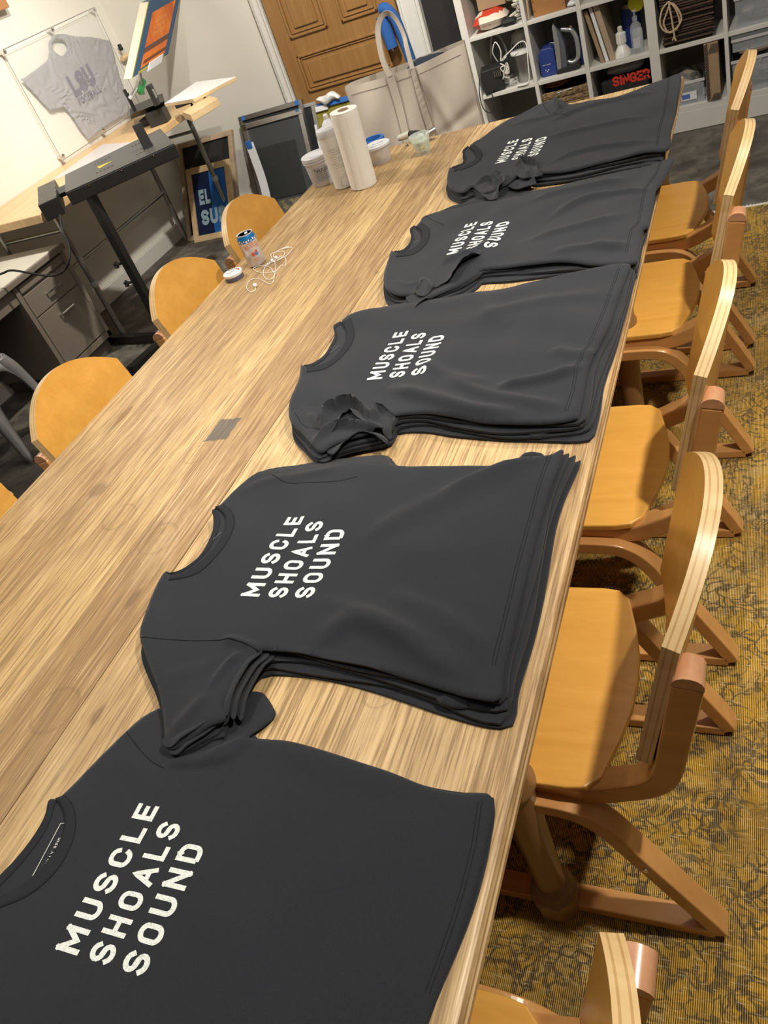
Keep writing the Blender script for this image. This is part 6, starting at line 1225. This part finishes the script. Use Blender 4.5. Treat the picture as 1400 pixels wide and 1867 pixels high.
# wooden picture frames with blue print
F1 = lean_frame('picture_frame', (-3.98, 4.90, 0.002), (-3.50, 4.90, 0.002), (-3.42, 5.18, 0.60), (-3.90, 5.18, 0.60), 0.035, 0.03, ('grey_board', 'black_matte'), 'large weathered wood frame with black panel, behind the blue print')
F2 = lean_frame('print_screen', (-3.88, 4.84, 0.002), (-3.50, 4.84, 0.002), (-3.43, 5.02, 0.46), (-3.81, 5.02, 0.46), 0.042, 0.025, ('raw_pine', 'dark_blue_art'), 'raw pine screen frame with blue lettered print, under the work table')
_, c0, U_, V_, N_, Wd, Hh, bar = F2; bar(0.19, Wd - 0.043, 0.043, Hh - 0.043, -0.0118, -0.0108, 'print_half', 'bright_blue_art', bev=0)
put(txt3('EL', c0 + U_ * 0.085 + V_ * 0.245 + N_ * -0.0095, U_, V_, 0.10, 'art_letters', None, length=0.10, stroke=0.26, gap=0.4), F2[0])
put(txt3('SUR', c0 + U_ * 0.085 + V_ * 0.105 + N_ * -0.0095, U_, V_, 0.105, 'art_letters', None, length=0.225, stroke=0.26, gap=0.4), F2[0])

# ------------------------------------------------------------------ framed grey shirt on left wall
XW = -4.13
t = empty('acrylic_panel', (-4.10, 4.79, 0.87), label='clear acrylic panel on standoffs displaying the grey shirt on the wall', cat='panel')
ay0, az1 = (-4.0830, 4.2556, 1.5267)[1:]; ay1 = (-4.0830, 5.2231, 1.5218)[1]; az0 = (-4.0830, 4.3535, 0.8800)[2]
put(MB().b2(-4.085, -4.081, ay0, ay1, az0, az1).build('acrylic_sheet', 'acrylic'), t)
mb = MB()
for a, b in (((ay0, az1), (ay1, az1)), ((ay0, az0), (ay0, az1)), ((ay1, az0), (ay1, az1)), ((ay0, az0), (ay1, az0))):
    mb.tube([(-4.083, a[0], a[1]), (-4.083, b[0], b[1])], 0.0022, 4)
put(mb.build('polished_edge', 'dull_steel'), t)
for y_, z_ in ((ay0 + .01, az1 - .01), ((ay0 + ay1) / 2, az1 - .01), (ay1 - .01, az1 - .01), (ay0 + .02, az0 + .02), ((ay0 + ay1) / 2, az0 + .02), (ay1 - .02, az0 + .02)):
    put(MB().lathe([(0.009, 0), (0.009, 0.042), (0.014, 0.044), (0.014, 0.056), (0.010, 0.059)], (-4.1295, y_, z_), 16, Matrix.Rotation(PI / 2, 3, 'Y')).build('standoff', 'chrome', smooth=True, auto=40), t)
gs = [(4.3003,1.3550), (4.4527,1.3663), (4.5905,1.3806), (4.6516,1.4210), (4.6804,1.4640), (4.7368,1.4809), (4.7912,1.4826), (4.8536,1.4600), (4.9423,1.4240), (5.0438,1.3974), (5.2386,1.3224), (5.2147,1.2386), (5.1646,1.1115), (5.1467,0.9791), (5.0912,0.8974), (4.8804,0.9064), (4.7072,0.9018), (4.5864,0.8915), (4.5582,0.9829), (4.5472,1.0698), (4.5234,1.1219), (4.4731,1.1318), (4.3923,1.1453), (4.3478,1.2546)]
hole_ = [(4.7224,1.4656), (4.7791,1.4570), (4.8196,1.4367), (4.8218,1.3940), (4.7829,1.3720), (4.7206,1.3633), (4.6790,1.4007), (4.6751,1.4337)]
t = empty('grey_t_shirt', (-4.085, 4.79, 0.9), label='rumpled heather grey t-shirt with purple print mounted on the left wall', cat='t-shirt')
def wall_sheet(poly, hole):
    B = resample(poly, 0.012); Hh_ = resample(hole, 0.012); lo, hi = B.min(0), B.max(0); s_ = 0.011
    gx, gy = np.meshgrid(np.arange(lo[0], hi[0], s_), np.arange(lo[1], hi[1], s_)); G = np.c_[gx.ravel(), gy.ravel()]
    G = G[inside(G, B) & ~inside(G, Hh_)]; d, _, _ = seg_dist(G, B, np.roll(B, -1, 0)); G = G[d > 0.006]; d, _, _ = seg_dist(G, Hh_, np.roll(Hh_, -1, 0)); G = G[d > 0.006]
    nB, nH = len(B), len(Hh_); allp = np.vstack([B, Hh_, G])
    ed = [(i, (i + 1) % nB) for i in range(nB)] + [(nB + i, nB + (i + 1) % nH) for i in range(nH)]
    co, _, tri, *_x = delaunay_2d_cdt([Vector(p) for p in allp.tolist()], ed, [], 1, 1e-7)
    Q = np.array([tuple(c) for c in co]); cen = Q[np.array([list(f_) for f_ in tri])].mean(1); ok = ~inside(cen, Hh_)
    wa = 7 * np.sin(Q[:, 0] * 9 + 1) + 5 * np.sin(Q[:, 1] * 17 + 2 + 3 * np.sin(Q[:, 0] * 8)) + 3 * np.sin(Q[:, 0] * 31 + 2 * np.sin(Q[:, 1] * 25))
    w1 = np.sin((Q[:, 1] * 0.95 - Q[:, 0] * 0.25) * 150 + wa); m1 = 0.5 + 0.5 * np.sin(Q[:, 0] * 23 + Q[:, 1] * 9 + 2 * np.sin(Q[:, 1] * 30))
    a_ = sstep(1.33, 1.10, Q[:, 1]) * sstep(0.92, 1.0, Q[:, 1]); w2 = np.sin((Q[:, 0] * 1.0 + Q[:, 1] * 0.3) * 110 + 0.8 * wa)
    x = -4.102 + 0.0075 * w1 * (0.12 + 0.9 * a_) * (0.35 + 0.65 * m1) + 0.0055 * w2 * (1 - a_) * (1 - m1)
    return Q, x, [tuple(f_) for f_, k in zip(tri, ok) if k]
Q, xs, F3 = wall_sheet(gs, hole_)
V3 = [(x, q[0], q[1]) for q, x in zip(Q, xs)]
o = MB().add(V3, F3).build('shirt_cloth', 'heather_grey', smooth=True); so = o.modifiers.new('s', 'SOLIDIFY'); so.thickness = 0.008; so.offset = -1; put(o, t)
hs = smooth_poly(hole_, 3); put(MB().tube([(-4.098, a, b) for a, b in hs], 0.006, 6, closed=True).build('collar_rib', 'heather_grey', smooth=True), t)
b0 = Vector((-4.0900, 4.6575, 1.1348)); b1 = Vector((-4.0900, 4.9305, 1.1458)); u_ = (b1 - b0).normalized(); v_ = Vector((0, -u_.z, u_.y)); 
if v_.z < 0: v_ = -v_
put(txt3('LSU', b0, u_, v_, 0.125, 'purple_ink', None, length=0.26, stroke=0.28, gap=0.35), t)
put(txt3('FOOTBALL', b0 - v_ * 0.055 + u_ * 0.0, u_, v_, 0.045, 'purple_ink', None, length=0.26, stroke=0.22, gap=0.35), t)

# ------------------------------------------------------------------ wood-topped work table against the left wall
t = empty('work_table', (-3.78, 4.2, 0), label='butcher-block work table on steel pipe legs along the left wall', cat='table')
put(MB().b2(-4.125, -3.47, 3.27, 5.12, 0.806, 0.85).build('block_top', 'butcher_block', bevel=0.004), t)
def pipe(a, b, r=0.017, nm='leg', mt='dull_steel'): return put(MB().tube([a, b], r, 14).build(nm, mt, smooth=True, auto=50), t)
for y_ in (3.44, 4.95):
    for x_ in (-3.55, -4.02):
        pipe((x_, y_, 0.0005), (x_, y_, 0.806)); put(MB().lathe([(0.021, 0), (0.021, 0.03)], (x_, y_, 0.36), 14).build('leg_collar', 'galvanised'), t)
    pipe((-3.55, y_, 0.70), (-4.02, y_, 0.70), 0.01, 'stretcher')
pipe((-4.0, 3.5, 0.37), (-4.0, 4.92, 0.37), 0.011, 'stretcher')
pipe((-3.55, 3.5, 0.78), (-3.55, 3.36, 0.80), 0.008, 'brace')

# screen press on the table
t = empty('screen_press', (-3.6, 4.7, 0.85), label='black single-arm screen printing press clamped to the work table', cat='press')
put(MB().box((-3.72, 4.80, 0.872), (0.10, 0.16, 0.04), 0.2).build('base_foot', 'black_metal', bevel=0.003), t)
put(MB().hexa([(-3.7265, 4.6115, 0.9300), (-3.5031, 4.7011, 0.9300), (-3.7263, 5.0305, 0.9300), (-3.9951, 4.9801, 0.9300)], [(-3.6609, 4.5642, 0.9650), (-3.4569, 4.6629, 0.9650), (-3.6758, 4.9714, 0.9650), (-3.8552, 4.8417, 0.9650)]).build('arm_bar', 'black_metal', bevel=0.003), t)
put(MB().box((-3.55, 4.66, 0.895), (0.12, 0.10, 0.085), 0.3).build('arm_bracket', 'black_metal', bevel=0.003), t)
a = Vector((-3.6978, 4.6547, 0.9700)); put(MB().tube([a, a + Vector((0, 0.0, 0.10))], 0.016, 4).build('hinge_post', 'black_metal'), t)
put(MB().tube([a + Vector((-0.03, 0.04, 0)), a + Vector((-0.03, 0.03, 0.12))], 0.014, 4).build('hinge_post', 'black_metal'), t)
a2 = Vector((-3.4661, 4.5936, 0.9700)); put(MB().box(a2 + Vector((0, 0, 0.055)), (0.03, 0.06, 0.12), 0.3).build('clamp_block', 'black_metal', bevel=0.004), t)
put(MB().box(a2 + Vector((0.016, -0.002, 0.06)), (0.006, 0.03, 0.05), 0.3).build('clamp_plate', 'aluminium', bevel=0.002), t)
g = Vector((-3.5409, 4.6200, 1.0832)); put(MB().box(g, (0.03, 0.10, 0.03), -0.4, M=Matrix.Rotation(0.5, 3, 'X')).build('green_clamp', 'green_clamp', bevel=0.003), t)
h0 = Vector((-3.6123, 4.5500, 1.0508)); h1 = Vector((-3.5601, 4.6000, 1.0875)); put(MB().tube([h0, h1], 0.011, 8).build('clamp_handle', 'bucket_plastic'), t)
p0 = Vector((-3.5508, 4.6200, 1.0401)); p1 = Vector((-3.4989, 4.6200, 1.1686)); put(MB().tube([p0, p1], 0.007, 8).build('lift_spring', 'dull_steel'), t)
put(MB().box((-3.36, 4.70, 0.92), (0.10, 0.05, 0.035), 0.3).build('platen_arm', 'black_metal', bevel=0.003), t)
mb = MB().hexa([Vector(p) - Vector((0, 0, 0.017)) for p in ((-3.2642, 4.3895, 0.9900), (-2.9766, 4.2678, 0.9900), (-2.8246, 4.5356, 0.9900), (-3.2717, 4.7981, 0.9900))], [(-3.2642, 4.3895, 0.9900), (-2.9766, 4.2678, 0.9900), (-2.8246, 4.5356, 0.9900), (-3.2717, 4.7981, 0.9900)])
put(mb.build('platen_core', 'raw_pine', bevel=0.002), t)
mb = MB().hexa([Vector(p) + Vector((0, 0, 0.0005)) for p in ((-3.2642, 4.3895, 0.9900), (-2.9766, 4.2678, 0.9900), (-2.8246, 4.5356, 0.9900), (-3.2717, 4.7981, 0.9900))], [Vector(p) + Vector((0, 0, 0.003)) for p in ((-3.2642, 4.3895, 0.9900), (-2.9766, 4.2678, 0.9900), (-2.8246, 4.5356, 0.9900), (-3.2717, 4.7981, 0.9900))])
put(mb.build('platen_face', 'press_white'), t)
for q in ((-3.0844, 4.3888, 0.9300), (-3.0593, 4.5043, 0.9300)): put(MB().lathe([(0.014, 0), (0.004, 0.03)], q, 4).build('platen_screw', 'black_metal'), t)
put(MB().hexa([Vector(p) - Vector((0, 0, 0.05)) for p in ((-2.9859, 4.1333, 0.9800), (-2.8402, 3.9901, 0.9800), (-2.7847, 4.2137, 0.9800), (-2.9326, 4.3697, 0.9800))], [Vector(p) - Vector((0, 0, 0.012)) for p in ((-2.9859, 4.1333, 0.9800), (-2.8402, 3.9901, 0.9800), (-2.7847, 4.2137, 0.9800), (-2.9326, 4.3697, 0.9800))]).build('platen_support', 'raw_pine', bevel=0.002), t)
# raised screen with orange poster print
c_bl = Vector((-3.4700, 4.4739, 1.1582)); c_br = Vector((-3.5000, 4.9683, 1.1654)); tr2 = Vector((-3.4700, 5.4021, 1.4684)); tl2 = c_bl + (tr2 - c_br)
FP = lean_frame('poster_screen', c_bl, c_br, tr2, tl2, 0.028, 0.05, ('poster_blue', 'poster_blue'), 'screen raised on the press with orange and blue printed poster area')
_, c0, U_, V_, N_, Wd, Hh, bar = FP
if N_.x < 0: sgn = -1
else: sgn = 1
bar(-0.003, 0.0, 0, Hh, -0.055, 0.001, 'frame_side', 'frame_cream'); bar(0.0, 0.012, 0, Hh, 0.0005, 0.0015, 'yellow_line', 'poster_yellow', bev=0)
bar(0.012, Wd - 0.01, 0.0, Hh, 0.0, 0.001, 'print_ground', 'poster_blue', bev=0)
u0, u1 = Wd * 0.20, Wd * 0.86
bar(u0, u1, Hh * 0.33, Hh * 0.80, 0.0012, 0.002, 'print_panel', 'poster_orange', bev=0); bar(u0, u1, Hh * 0.06, Hh * 0.25, 0.0012, 0.002, 'print_panel', 'poster_orange', bev=0)
bar(u0, u1, Hh * 0.26, Hh * 0.31, 0.0012, 0.002, 'print_band', 'poster_brown', bev=0); bar(u0 - 0.02, u1, 0.0, Hh * 0.035, 0.0012, 0.002, 'print_band', 'poster_yellow', bev=0)
bar(u0 + 0.02, u1, Hh * 0.10, Hh * 0.15, 0.0021, 0.0025, 'print_band', 'poster_brown', bev=0)
bar(Wd * 0.42, Wd * 0.80, -0.03, 0.035, 0.002, 0.008, 'holding_clamp', 'bucket_plastic')
for k, wd_ in enumerate(('MUSCLE', 'SHOALS', 'SOUND')):
    put(txt3(wd_[::-1], c0 + U_ * (u0 + 0.07) + V_ * (Hh * (0.62 - 0.09 * k)) + N_ * 0.0026, U_, V_, 0.030, 'poster_ink', None, length=0.15, stroke=0.14, gap=0.4), FP[0])
# small hook-mounted squeegee on wall
t = empty('wall_hook', (-4.0, 5.2, 1.2), label='black knob on a pine stub behind the raised screen', cat='hook')
k0 = Vector((-4.0844, 5.3000, 1.2405)); put(MB().lathe([(0.012, 0), (0.016, 0.01), (0.012, 0.04)], k0, 10).build('knob', 'black_matte'), t)
k1 = Vector((-4.0892, 5.3000, 1.1957)); k2 = Vector((k1.x, 5.37, k1.z)); put(MB().tube([k1 + Vector((0, -0.03, 0)), k2], 0.018, 6).build('stub', 'raw_pine'), t)
# paper sheets on work table
t = MB().hexa([(-3.95, 3.95, 0.8505), (-3.60, 4.00, 0.8505), (-3.58, 4.35, 0.8505), (-3.98, 4.55, 0.8505)], [(-3.95, 3.95, 0.8515), (-3.60, 4.00, 0.8515), (-3.58, 4.35, 0.8515), (-3.98, 4.55, 0.8515)]).build('clear_film', 'deli_clear'); tag(t, 'sheet of clear film lying on the butcher-block top', 'film')

# ------------------------------------------------------------------ flash dryer on stand
t = empty('flash_dryer', (-3.14, 3.5, 0), label='black flash dryer with flat heating head on a tall black stand', cat='dryer')
A, B, D4, C4 = (Vector((-3.1864, 3.2295, 0.9300)), Vector((-2.7467, 3.6285, 0.9300)), Vector((-3.1323, 4.0799, 0.9300)), Vector((-3.4950, 3.6045, 0.9300)))
zb = 0.862
def low(p, z): return Vector((p.x, p.y, z))
put(MB().hexa([low(p, zb) for p in (A, B, D4, C4)], [low(p, 0.926) for p in (A, B, D4, C4)]).build('heater_head', 'black_metal', bevel=0.004), t)
put(MB().hexa([low(p, 0.9265) for p in (A, B, D4, C4)], [low(p, 0.93) for p in (A, B, D4, C4)]).build('top_cover', 'dryer_top', bevel=0.001), t)
def onh(a, b, z=0.9305): return A * (1 - a) * (1 - b) + B * a * (1 - b) + D4 * a * b + C4 * (1 - a) * b + Vector((0, 0, z - 0.93))
mb = MB()
for (a0_, b0_) in ((0.30, 0.25), (0.30, 0.75), (0.68, 0.25), (0.68, 0.75)):
    for k in range(5): p = onh(a0_ + k * 0.035, b0_ + 0.0 * k); mb.lathe([(0.006, 0), (0.006, 0.001)], p, 8)
put(mb.build('vent_holes', 'black_matte'), t)
mb = MB().add([onh(0.33, 0.42, 0.931), onh(0.47, 0.50, 0.931), onh(0.31, 0.56, 0.931)], [(0, 1, 2)]); put(mb.build('warning_sticker', 'poster_yellow'), t)
mb = MB()
ax = (B - A).normalized(); outn = Vector((ax.y, -ax.x, 0))
for a_ in (0.2, 0.5, 0.8): put(MB().lathe([(0.005, 0), (0.003, 0.003)], low(A.lerp(B, a_), 0.915) + outn * 0.001, 8, outn.to_track_quat('Z', 'Y').to_matrix()).build('screw', 'chrome'), t)
p = onh(0.80, 0.30, 0.93); put(MB().hexa([p + Vector((-0.02, -0.02, 0)), p + Vector((0.02, 0.01, 0)), p + Vector((0.01, 0.03, 0)), p + Vector((-0.03, 0, 0))], [p + Vector((-0.03, -0.01, 0.12)), p + Vector((0.01, 0.02, 0.12)), p + Vector((0.0, 0.03, 0.12)), p + Vector((-0.04, 0.01, 0.12))]).build('lift_handle', 'black_metal'), t)
bA, bB, bD, bC = (Vector((-3.2839, 3.1178, 0.9300)), Vector((-3.2150, 3.1903, 0.9300)), Vector((-3.5394, 3.5672, 0.9300)), Vector((-3.6098, 3.4913, 0.9300)))
put(MB().hexa([low(q, 0.845 if q is bA or q is bB else 0.852) for q in (bA, bB, bD, bC)], [low(q, 0.93) for q in (bA, bB, bD, bC)]).build('control_box', 'black_metal', bevel=0.003), t)
mb = MB()
for a_ in (0.08, 0.36, 0.64, 0.92):
    for q0, q1 in ((bA, bC), (bB, bD)): q = q0.lerp(q1, a_); q = q.lerp((bA + bB + bC + bD) / 4, 0.08); put(MB().lathe([(0.005, 0), (0.003, 0.002)], low(q, 0.93), 8).build('screw', 'chrome'), t)
jn = (bB.lerp(bD, 0.5)); ja = A.lerp(C4, 0.5); put(MB().tube([low(jn, 0.90), low(ja, 0.90)], 0.025, 4).build('box_bracket', 'black_metal'), t)
px_, py_ = -3.14, 3.33
put(MB().b2(px_ - 0.022, px_ + 0.022, py_ - 0.022, py_ + 0.022, 0.03, 0.868).build('post', 'black_metal', bevel=0.003), t)
for z_ in (0.50, 0.39): 
    k = MB().tube([(px_ - 0.02, py_ - 0.005, z_), (px_ - 0.06, py_ - 0.02, z_)], [0.007, 0.007], 8); 
    for q in range(5): a = q * 2 * PI / 5; k.tube([(px_ - 0.06, py_ - 0.02, z_), (px_ - 0.06, py_ - 0.02 + 0.018 * math.cos(a), z_ + 0.018 * math.sin(a))], 0.007, 6)
    put(k.build('adjusting_knob', 'black_matte'), t)
put(MB().box((px_ - 0.26, py_ + 0.05, 0.035), (0.52, 0.045, 0.04), -0.15).build('foot_bar', 'black_metal', bevel=0.003), t)
put(MB().box((px_ + 0.0, py_ + 0.0, 0.035), (0.05, 0.66, 0.04), -0.15).build('foot_bar', 'black_metal', bevel=0.003), t)
for dx_, dy_ in ((-0.52, 0.08), (0.05, 0.33), (-0.05, -0.33)): put(MB().lathe([(0.02, 0), (0.02, 0.016)], (px_ + dx_, py_ + dy_, 0.0005), 10).build('caster', 'black_matte'), t)
put(MB().lathe([(0.012, 0), (0.012, 0.02)], (px_ - 0.03, py_ - 0.03, 0.056), 8).build('foot_bolt', 'chrome'), t)
pc = [low(bB.lerp(bA, 0.3), 0.85), Vector((-3.2032, 3.1000, 0.7953)), Vector((-3.1696, 3.0500, 0.7264)), Vector((-3.1663, 3.0000, 0.6777)), Vector((-3.2223, 2.9800, 0.6379)), Vector((-3.2914, 2.9500, 0.6407)), Vector((-3.3825, 2.9200, 0.6891)), Vector((-3.4546, 2.9000, 0.7232)), Vector((-3.5167, 2.8800, 0.7227)), Vector((-3.7439, 2.8500, 0.7135))]
put(MB().tube(catmull(pc, 6), 0.0055, 8).build('power_cord', 'black_matte', smooth=True), t)

# ------------------------------------------------------------------ taupe steel desk
t = empty('steel_desk', (-3.85, 2.6, 0), label='taupe steel desk with two drawers and pale top at the left wall', cat='desk')
dx, dy1, dy0, zt_ = -3.56, 3.372, 2.93, 0.655
put(MB().b2(-4.10, dx + 0.02, 1.75, dy1 + 0.01, zt_ - 0.032, zt_ - 0.002).build('desk_top', 'desk_taupe', bevel=0.004), t)
put(MB().b2(-4.09, dx + 0.006, 1.76, dy1 - 0.004, zt_ - 0.002, zt_ + 0.001).build('desk_surface', 'desk_laminate'), t)
put(MB().b2(-4.08, dx - 0.012, dy0, dy1, 0.085, zt_ - 0.032).build('pedestal', 'desk_taupe', bevel=0.003), t)
put(MB().b2(-4.08, dx - 0.03, dy0 + 0.03, dy1 - 0.03, 0.0, 0.085).build('plinth', 'desk_dark'), t)
mb = MB(); mb.b2(dx - 0.012, dx - 0.002, dy0, dy0 + 0.03, 0.085, zt_ - 0.032); mb.b2(dx - 0.012, dx - 0.002, dy1 - 0.03, dy1, 0.085, zt_ - 0.032); mb.b2(dx - 0.012, dx - 0.002, dy0, dy1, 0.085, 0.12)
put(mb.build('pedestal_frame', 'desk_taupe', bevel=0.002), t)
put(MB().b2(dx - 0.012, dx + 0.002, dy0 + 0.035, dy1 - 0.035, zt_ - 0.085, zt_ - 0.045).build('pull_out_shelf', 'desk_taupe', bevel=0.003), t)
for z0_, z1_ in ((0.43, 0.555), (0.128, 0.425)):
    dr = put(MB().b2(dx - 0.012, dx - 0.001, dy0 + 0.034, dy1 - 0.034, z0_, z1_).build('drawer', 'desk_taupe', bevel=0.003), t)
    zc_ = z1_ - 0.06; yc_ = (dy0 + dy1) / 2 + 0.01; h_ = MB().tube([(dx - 0.002, yc_ - 0.055, zc_), (dx + 0.022, yc_ - 0.05, zc_ + 0.004), (dx + 0.022, yc_ + 0.05, zc_ + 0.004), (dx - 0.002, yc_ + 0.055, zc_)], 0.006, 8).build('drawer_handle', 'chrome', smooth=True)
    h_.parent = dr; h_.matrix_parent_inverse = Matrix.Identity(4)
put(MB().b2(dx - 0.04, dx - 0.012, 1.80, dy0, zt_ - 0.12, zt_ - 0.032).build('front_rail', 'desk_taupe', bevel=0.002), t)
put(MB().b2(-4.08, dx - 0.02, 1.78, 1.81, 0.0, zt_ - 0.032).build('side_panel', 'desk_taupe', bevel=0.002), t)
put(MB().b2(-4.08, -4.06, 1.8, dy0, 0.15, zt_ - 0.032).build('modesty_panel', 'desk_dark'), t)
o = MB().b2(-3.98, -3.80, 2.72, 2.90, zt_ + 0.0015, zt_ + 0.02).build('black_notebook', 'black_matte', bevel=0.002); tag(o, 'black object edge on the pale desk top at the left frame edge', 'notebook')

# ------------------------------------------------------------------ grey metal chair at left edge
def metal_chair(cx, cy, rz):
    t = empty('metal_chair', (cx, cy, 0), rz, label='grey sheet-metal cafe chair cut off by the left edge of the photo', cat='chair')
    # seat with raised rim
    pts = [(0.175 * math.copysign(abs(math.cos(a)) ** 0.5, math.cos(a)), 0.175 * math.copysign(abs(math.sin(a)) ** 0.5, math.sin(a))) for a in np.linspace(0, 2 * PI, 32, endpoint=False)]
    MB().prism(pts, 0.425, 0.445, 'z').build('seat', 'galvanised', t, bevel=0.006)
    for sx in (-1, 1):
        for sy in (-1, 1):
            p = catmull([(sx * 0.155, sy * 0.155, 0.43), (sx * 0.175, sy * 0.175, 0.36), (sx * 0.19, sy * 0.19, 0.25), (sx * 0.215, sy * 0.215, 0.02)], 5); ws = [0.05, 0.024]
            vs = []; N = len(p); d = Vector((sx, sy, 0)).normalized(); e = Vector((-sy, sx, 0)).normalized()
            for i, q in enumerate(p):
                w_ = 0.052 * (1 - i / (N - 1)) + 0.020; vs += [q + e * w_ - d * w_ * 0.8, q + e * w_ * 0.55 + d * 0.004, q + d * 0.014, q - e * w_ * 0.55 + d * 0.004, q - e * w_ - d * w_ * 0.8]
            fs = [(5 * i + k, 5 * i + k + 1, 5 * i + 6 + k, 5 * i + 5 + k) for i in range(N - 1) for k in range(4)]
            o = MB().add(vs, fs).build('leg', 'galvanised', t, smooth=True, auto=50); so = o.modifiers.new('s', 'SOLIDIFY'); so.thickness = 0.004
            MB().lathe([(0.016, 0), (0.018, 0.03)], (sx * 0.200, sy * 0.200, 0.0005), 10).build('foot_cap', 'dull_steel', o)
    # arched skirts between legs
    for k in range(4):
        R = Matrix.Rotation(k * PI / 2, 3, 'Z'); vs = []; n_ = 16
        for i in range(n_ + 1):
            y = -0.15 + 0.30 * i / n_; zb_ = 0.395 - 0.15 * abs(y / 0.15) ** 3.0; vs += [R @ Vector((0.170, y, 0.43)), R @ Vector((0.172 + (0.43 - zb_) * 0.14, y, zb_))]
        o = MB().add(vs, [(2 * i, 2 * i + 2, 2 * i + 3, 2 * i + 1) for i in range(n_)]).build('seat_skirt', 'galvanised', t, smooth=True); so = o.modifiers.new('s', 'SOLIDIFY'); so.thickness = 0.004
    bp = catmull([(-0.17, -0.165, 0.43), (-0.20, -0.19, 0.60), (-0.235, -0.17, 0.78), (-0.25, -0.09, 0.84), (-0.255, 0, 0.85), (-0.25, 0.09, 0.84), (-0.235, 0.17, 0.78), (-0.20, 0.19, 0.60), (-0.17, 0.165, 0.43)], 6)
    MB().tube(bp, 0.012, 10).build('back_hoop', 'galvanised', t, smooth=True)
    vs = []
    for j in range(9): z = 0.44 + 0.40 * j / 8; x = -0.17 - 0.085 * j / 8; vs += [(x, -0.05, z), (x - 0.01, 0, z), (x, 0.05, z)]
    o = MB().add(vs, [(3 * j + k, 3 * j + k + 1, 3 * j + 4 + k, 3 * j + 3 + k) for j in range(8) for k in (0, 1)]).build('back_splat', 'galvanised', t, smooth=True); so = o.modifiers.new('s', 'SOLIDIFY'); so.thickness = 0.003
    return t
metal_chair(-3.60, 2.40, 0.0)
for o in list(COL.objects):
    if o.name.startswith('metal_chair'): o.rotation_euler = (0, 0, 0.3)
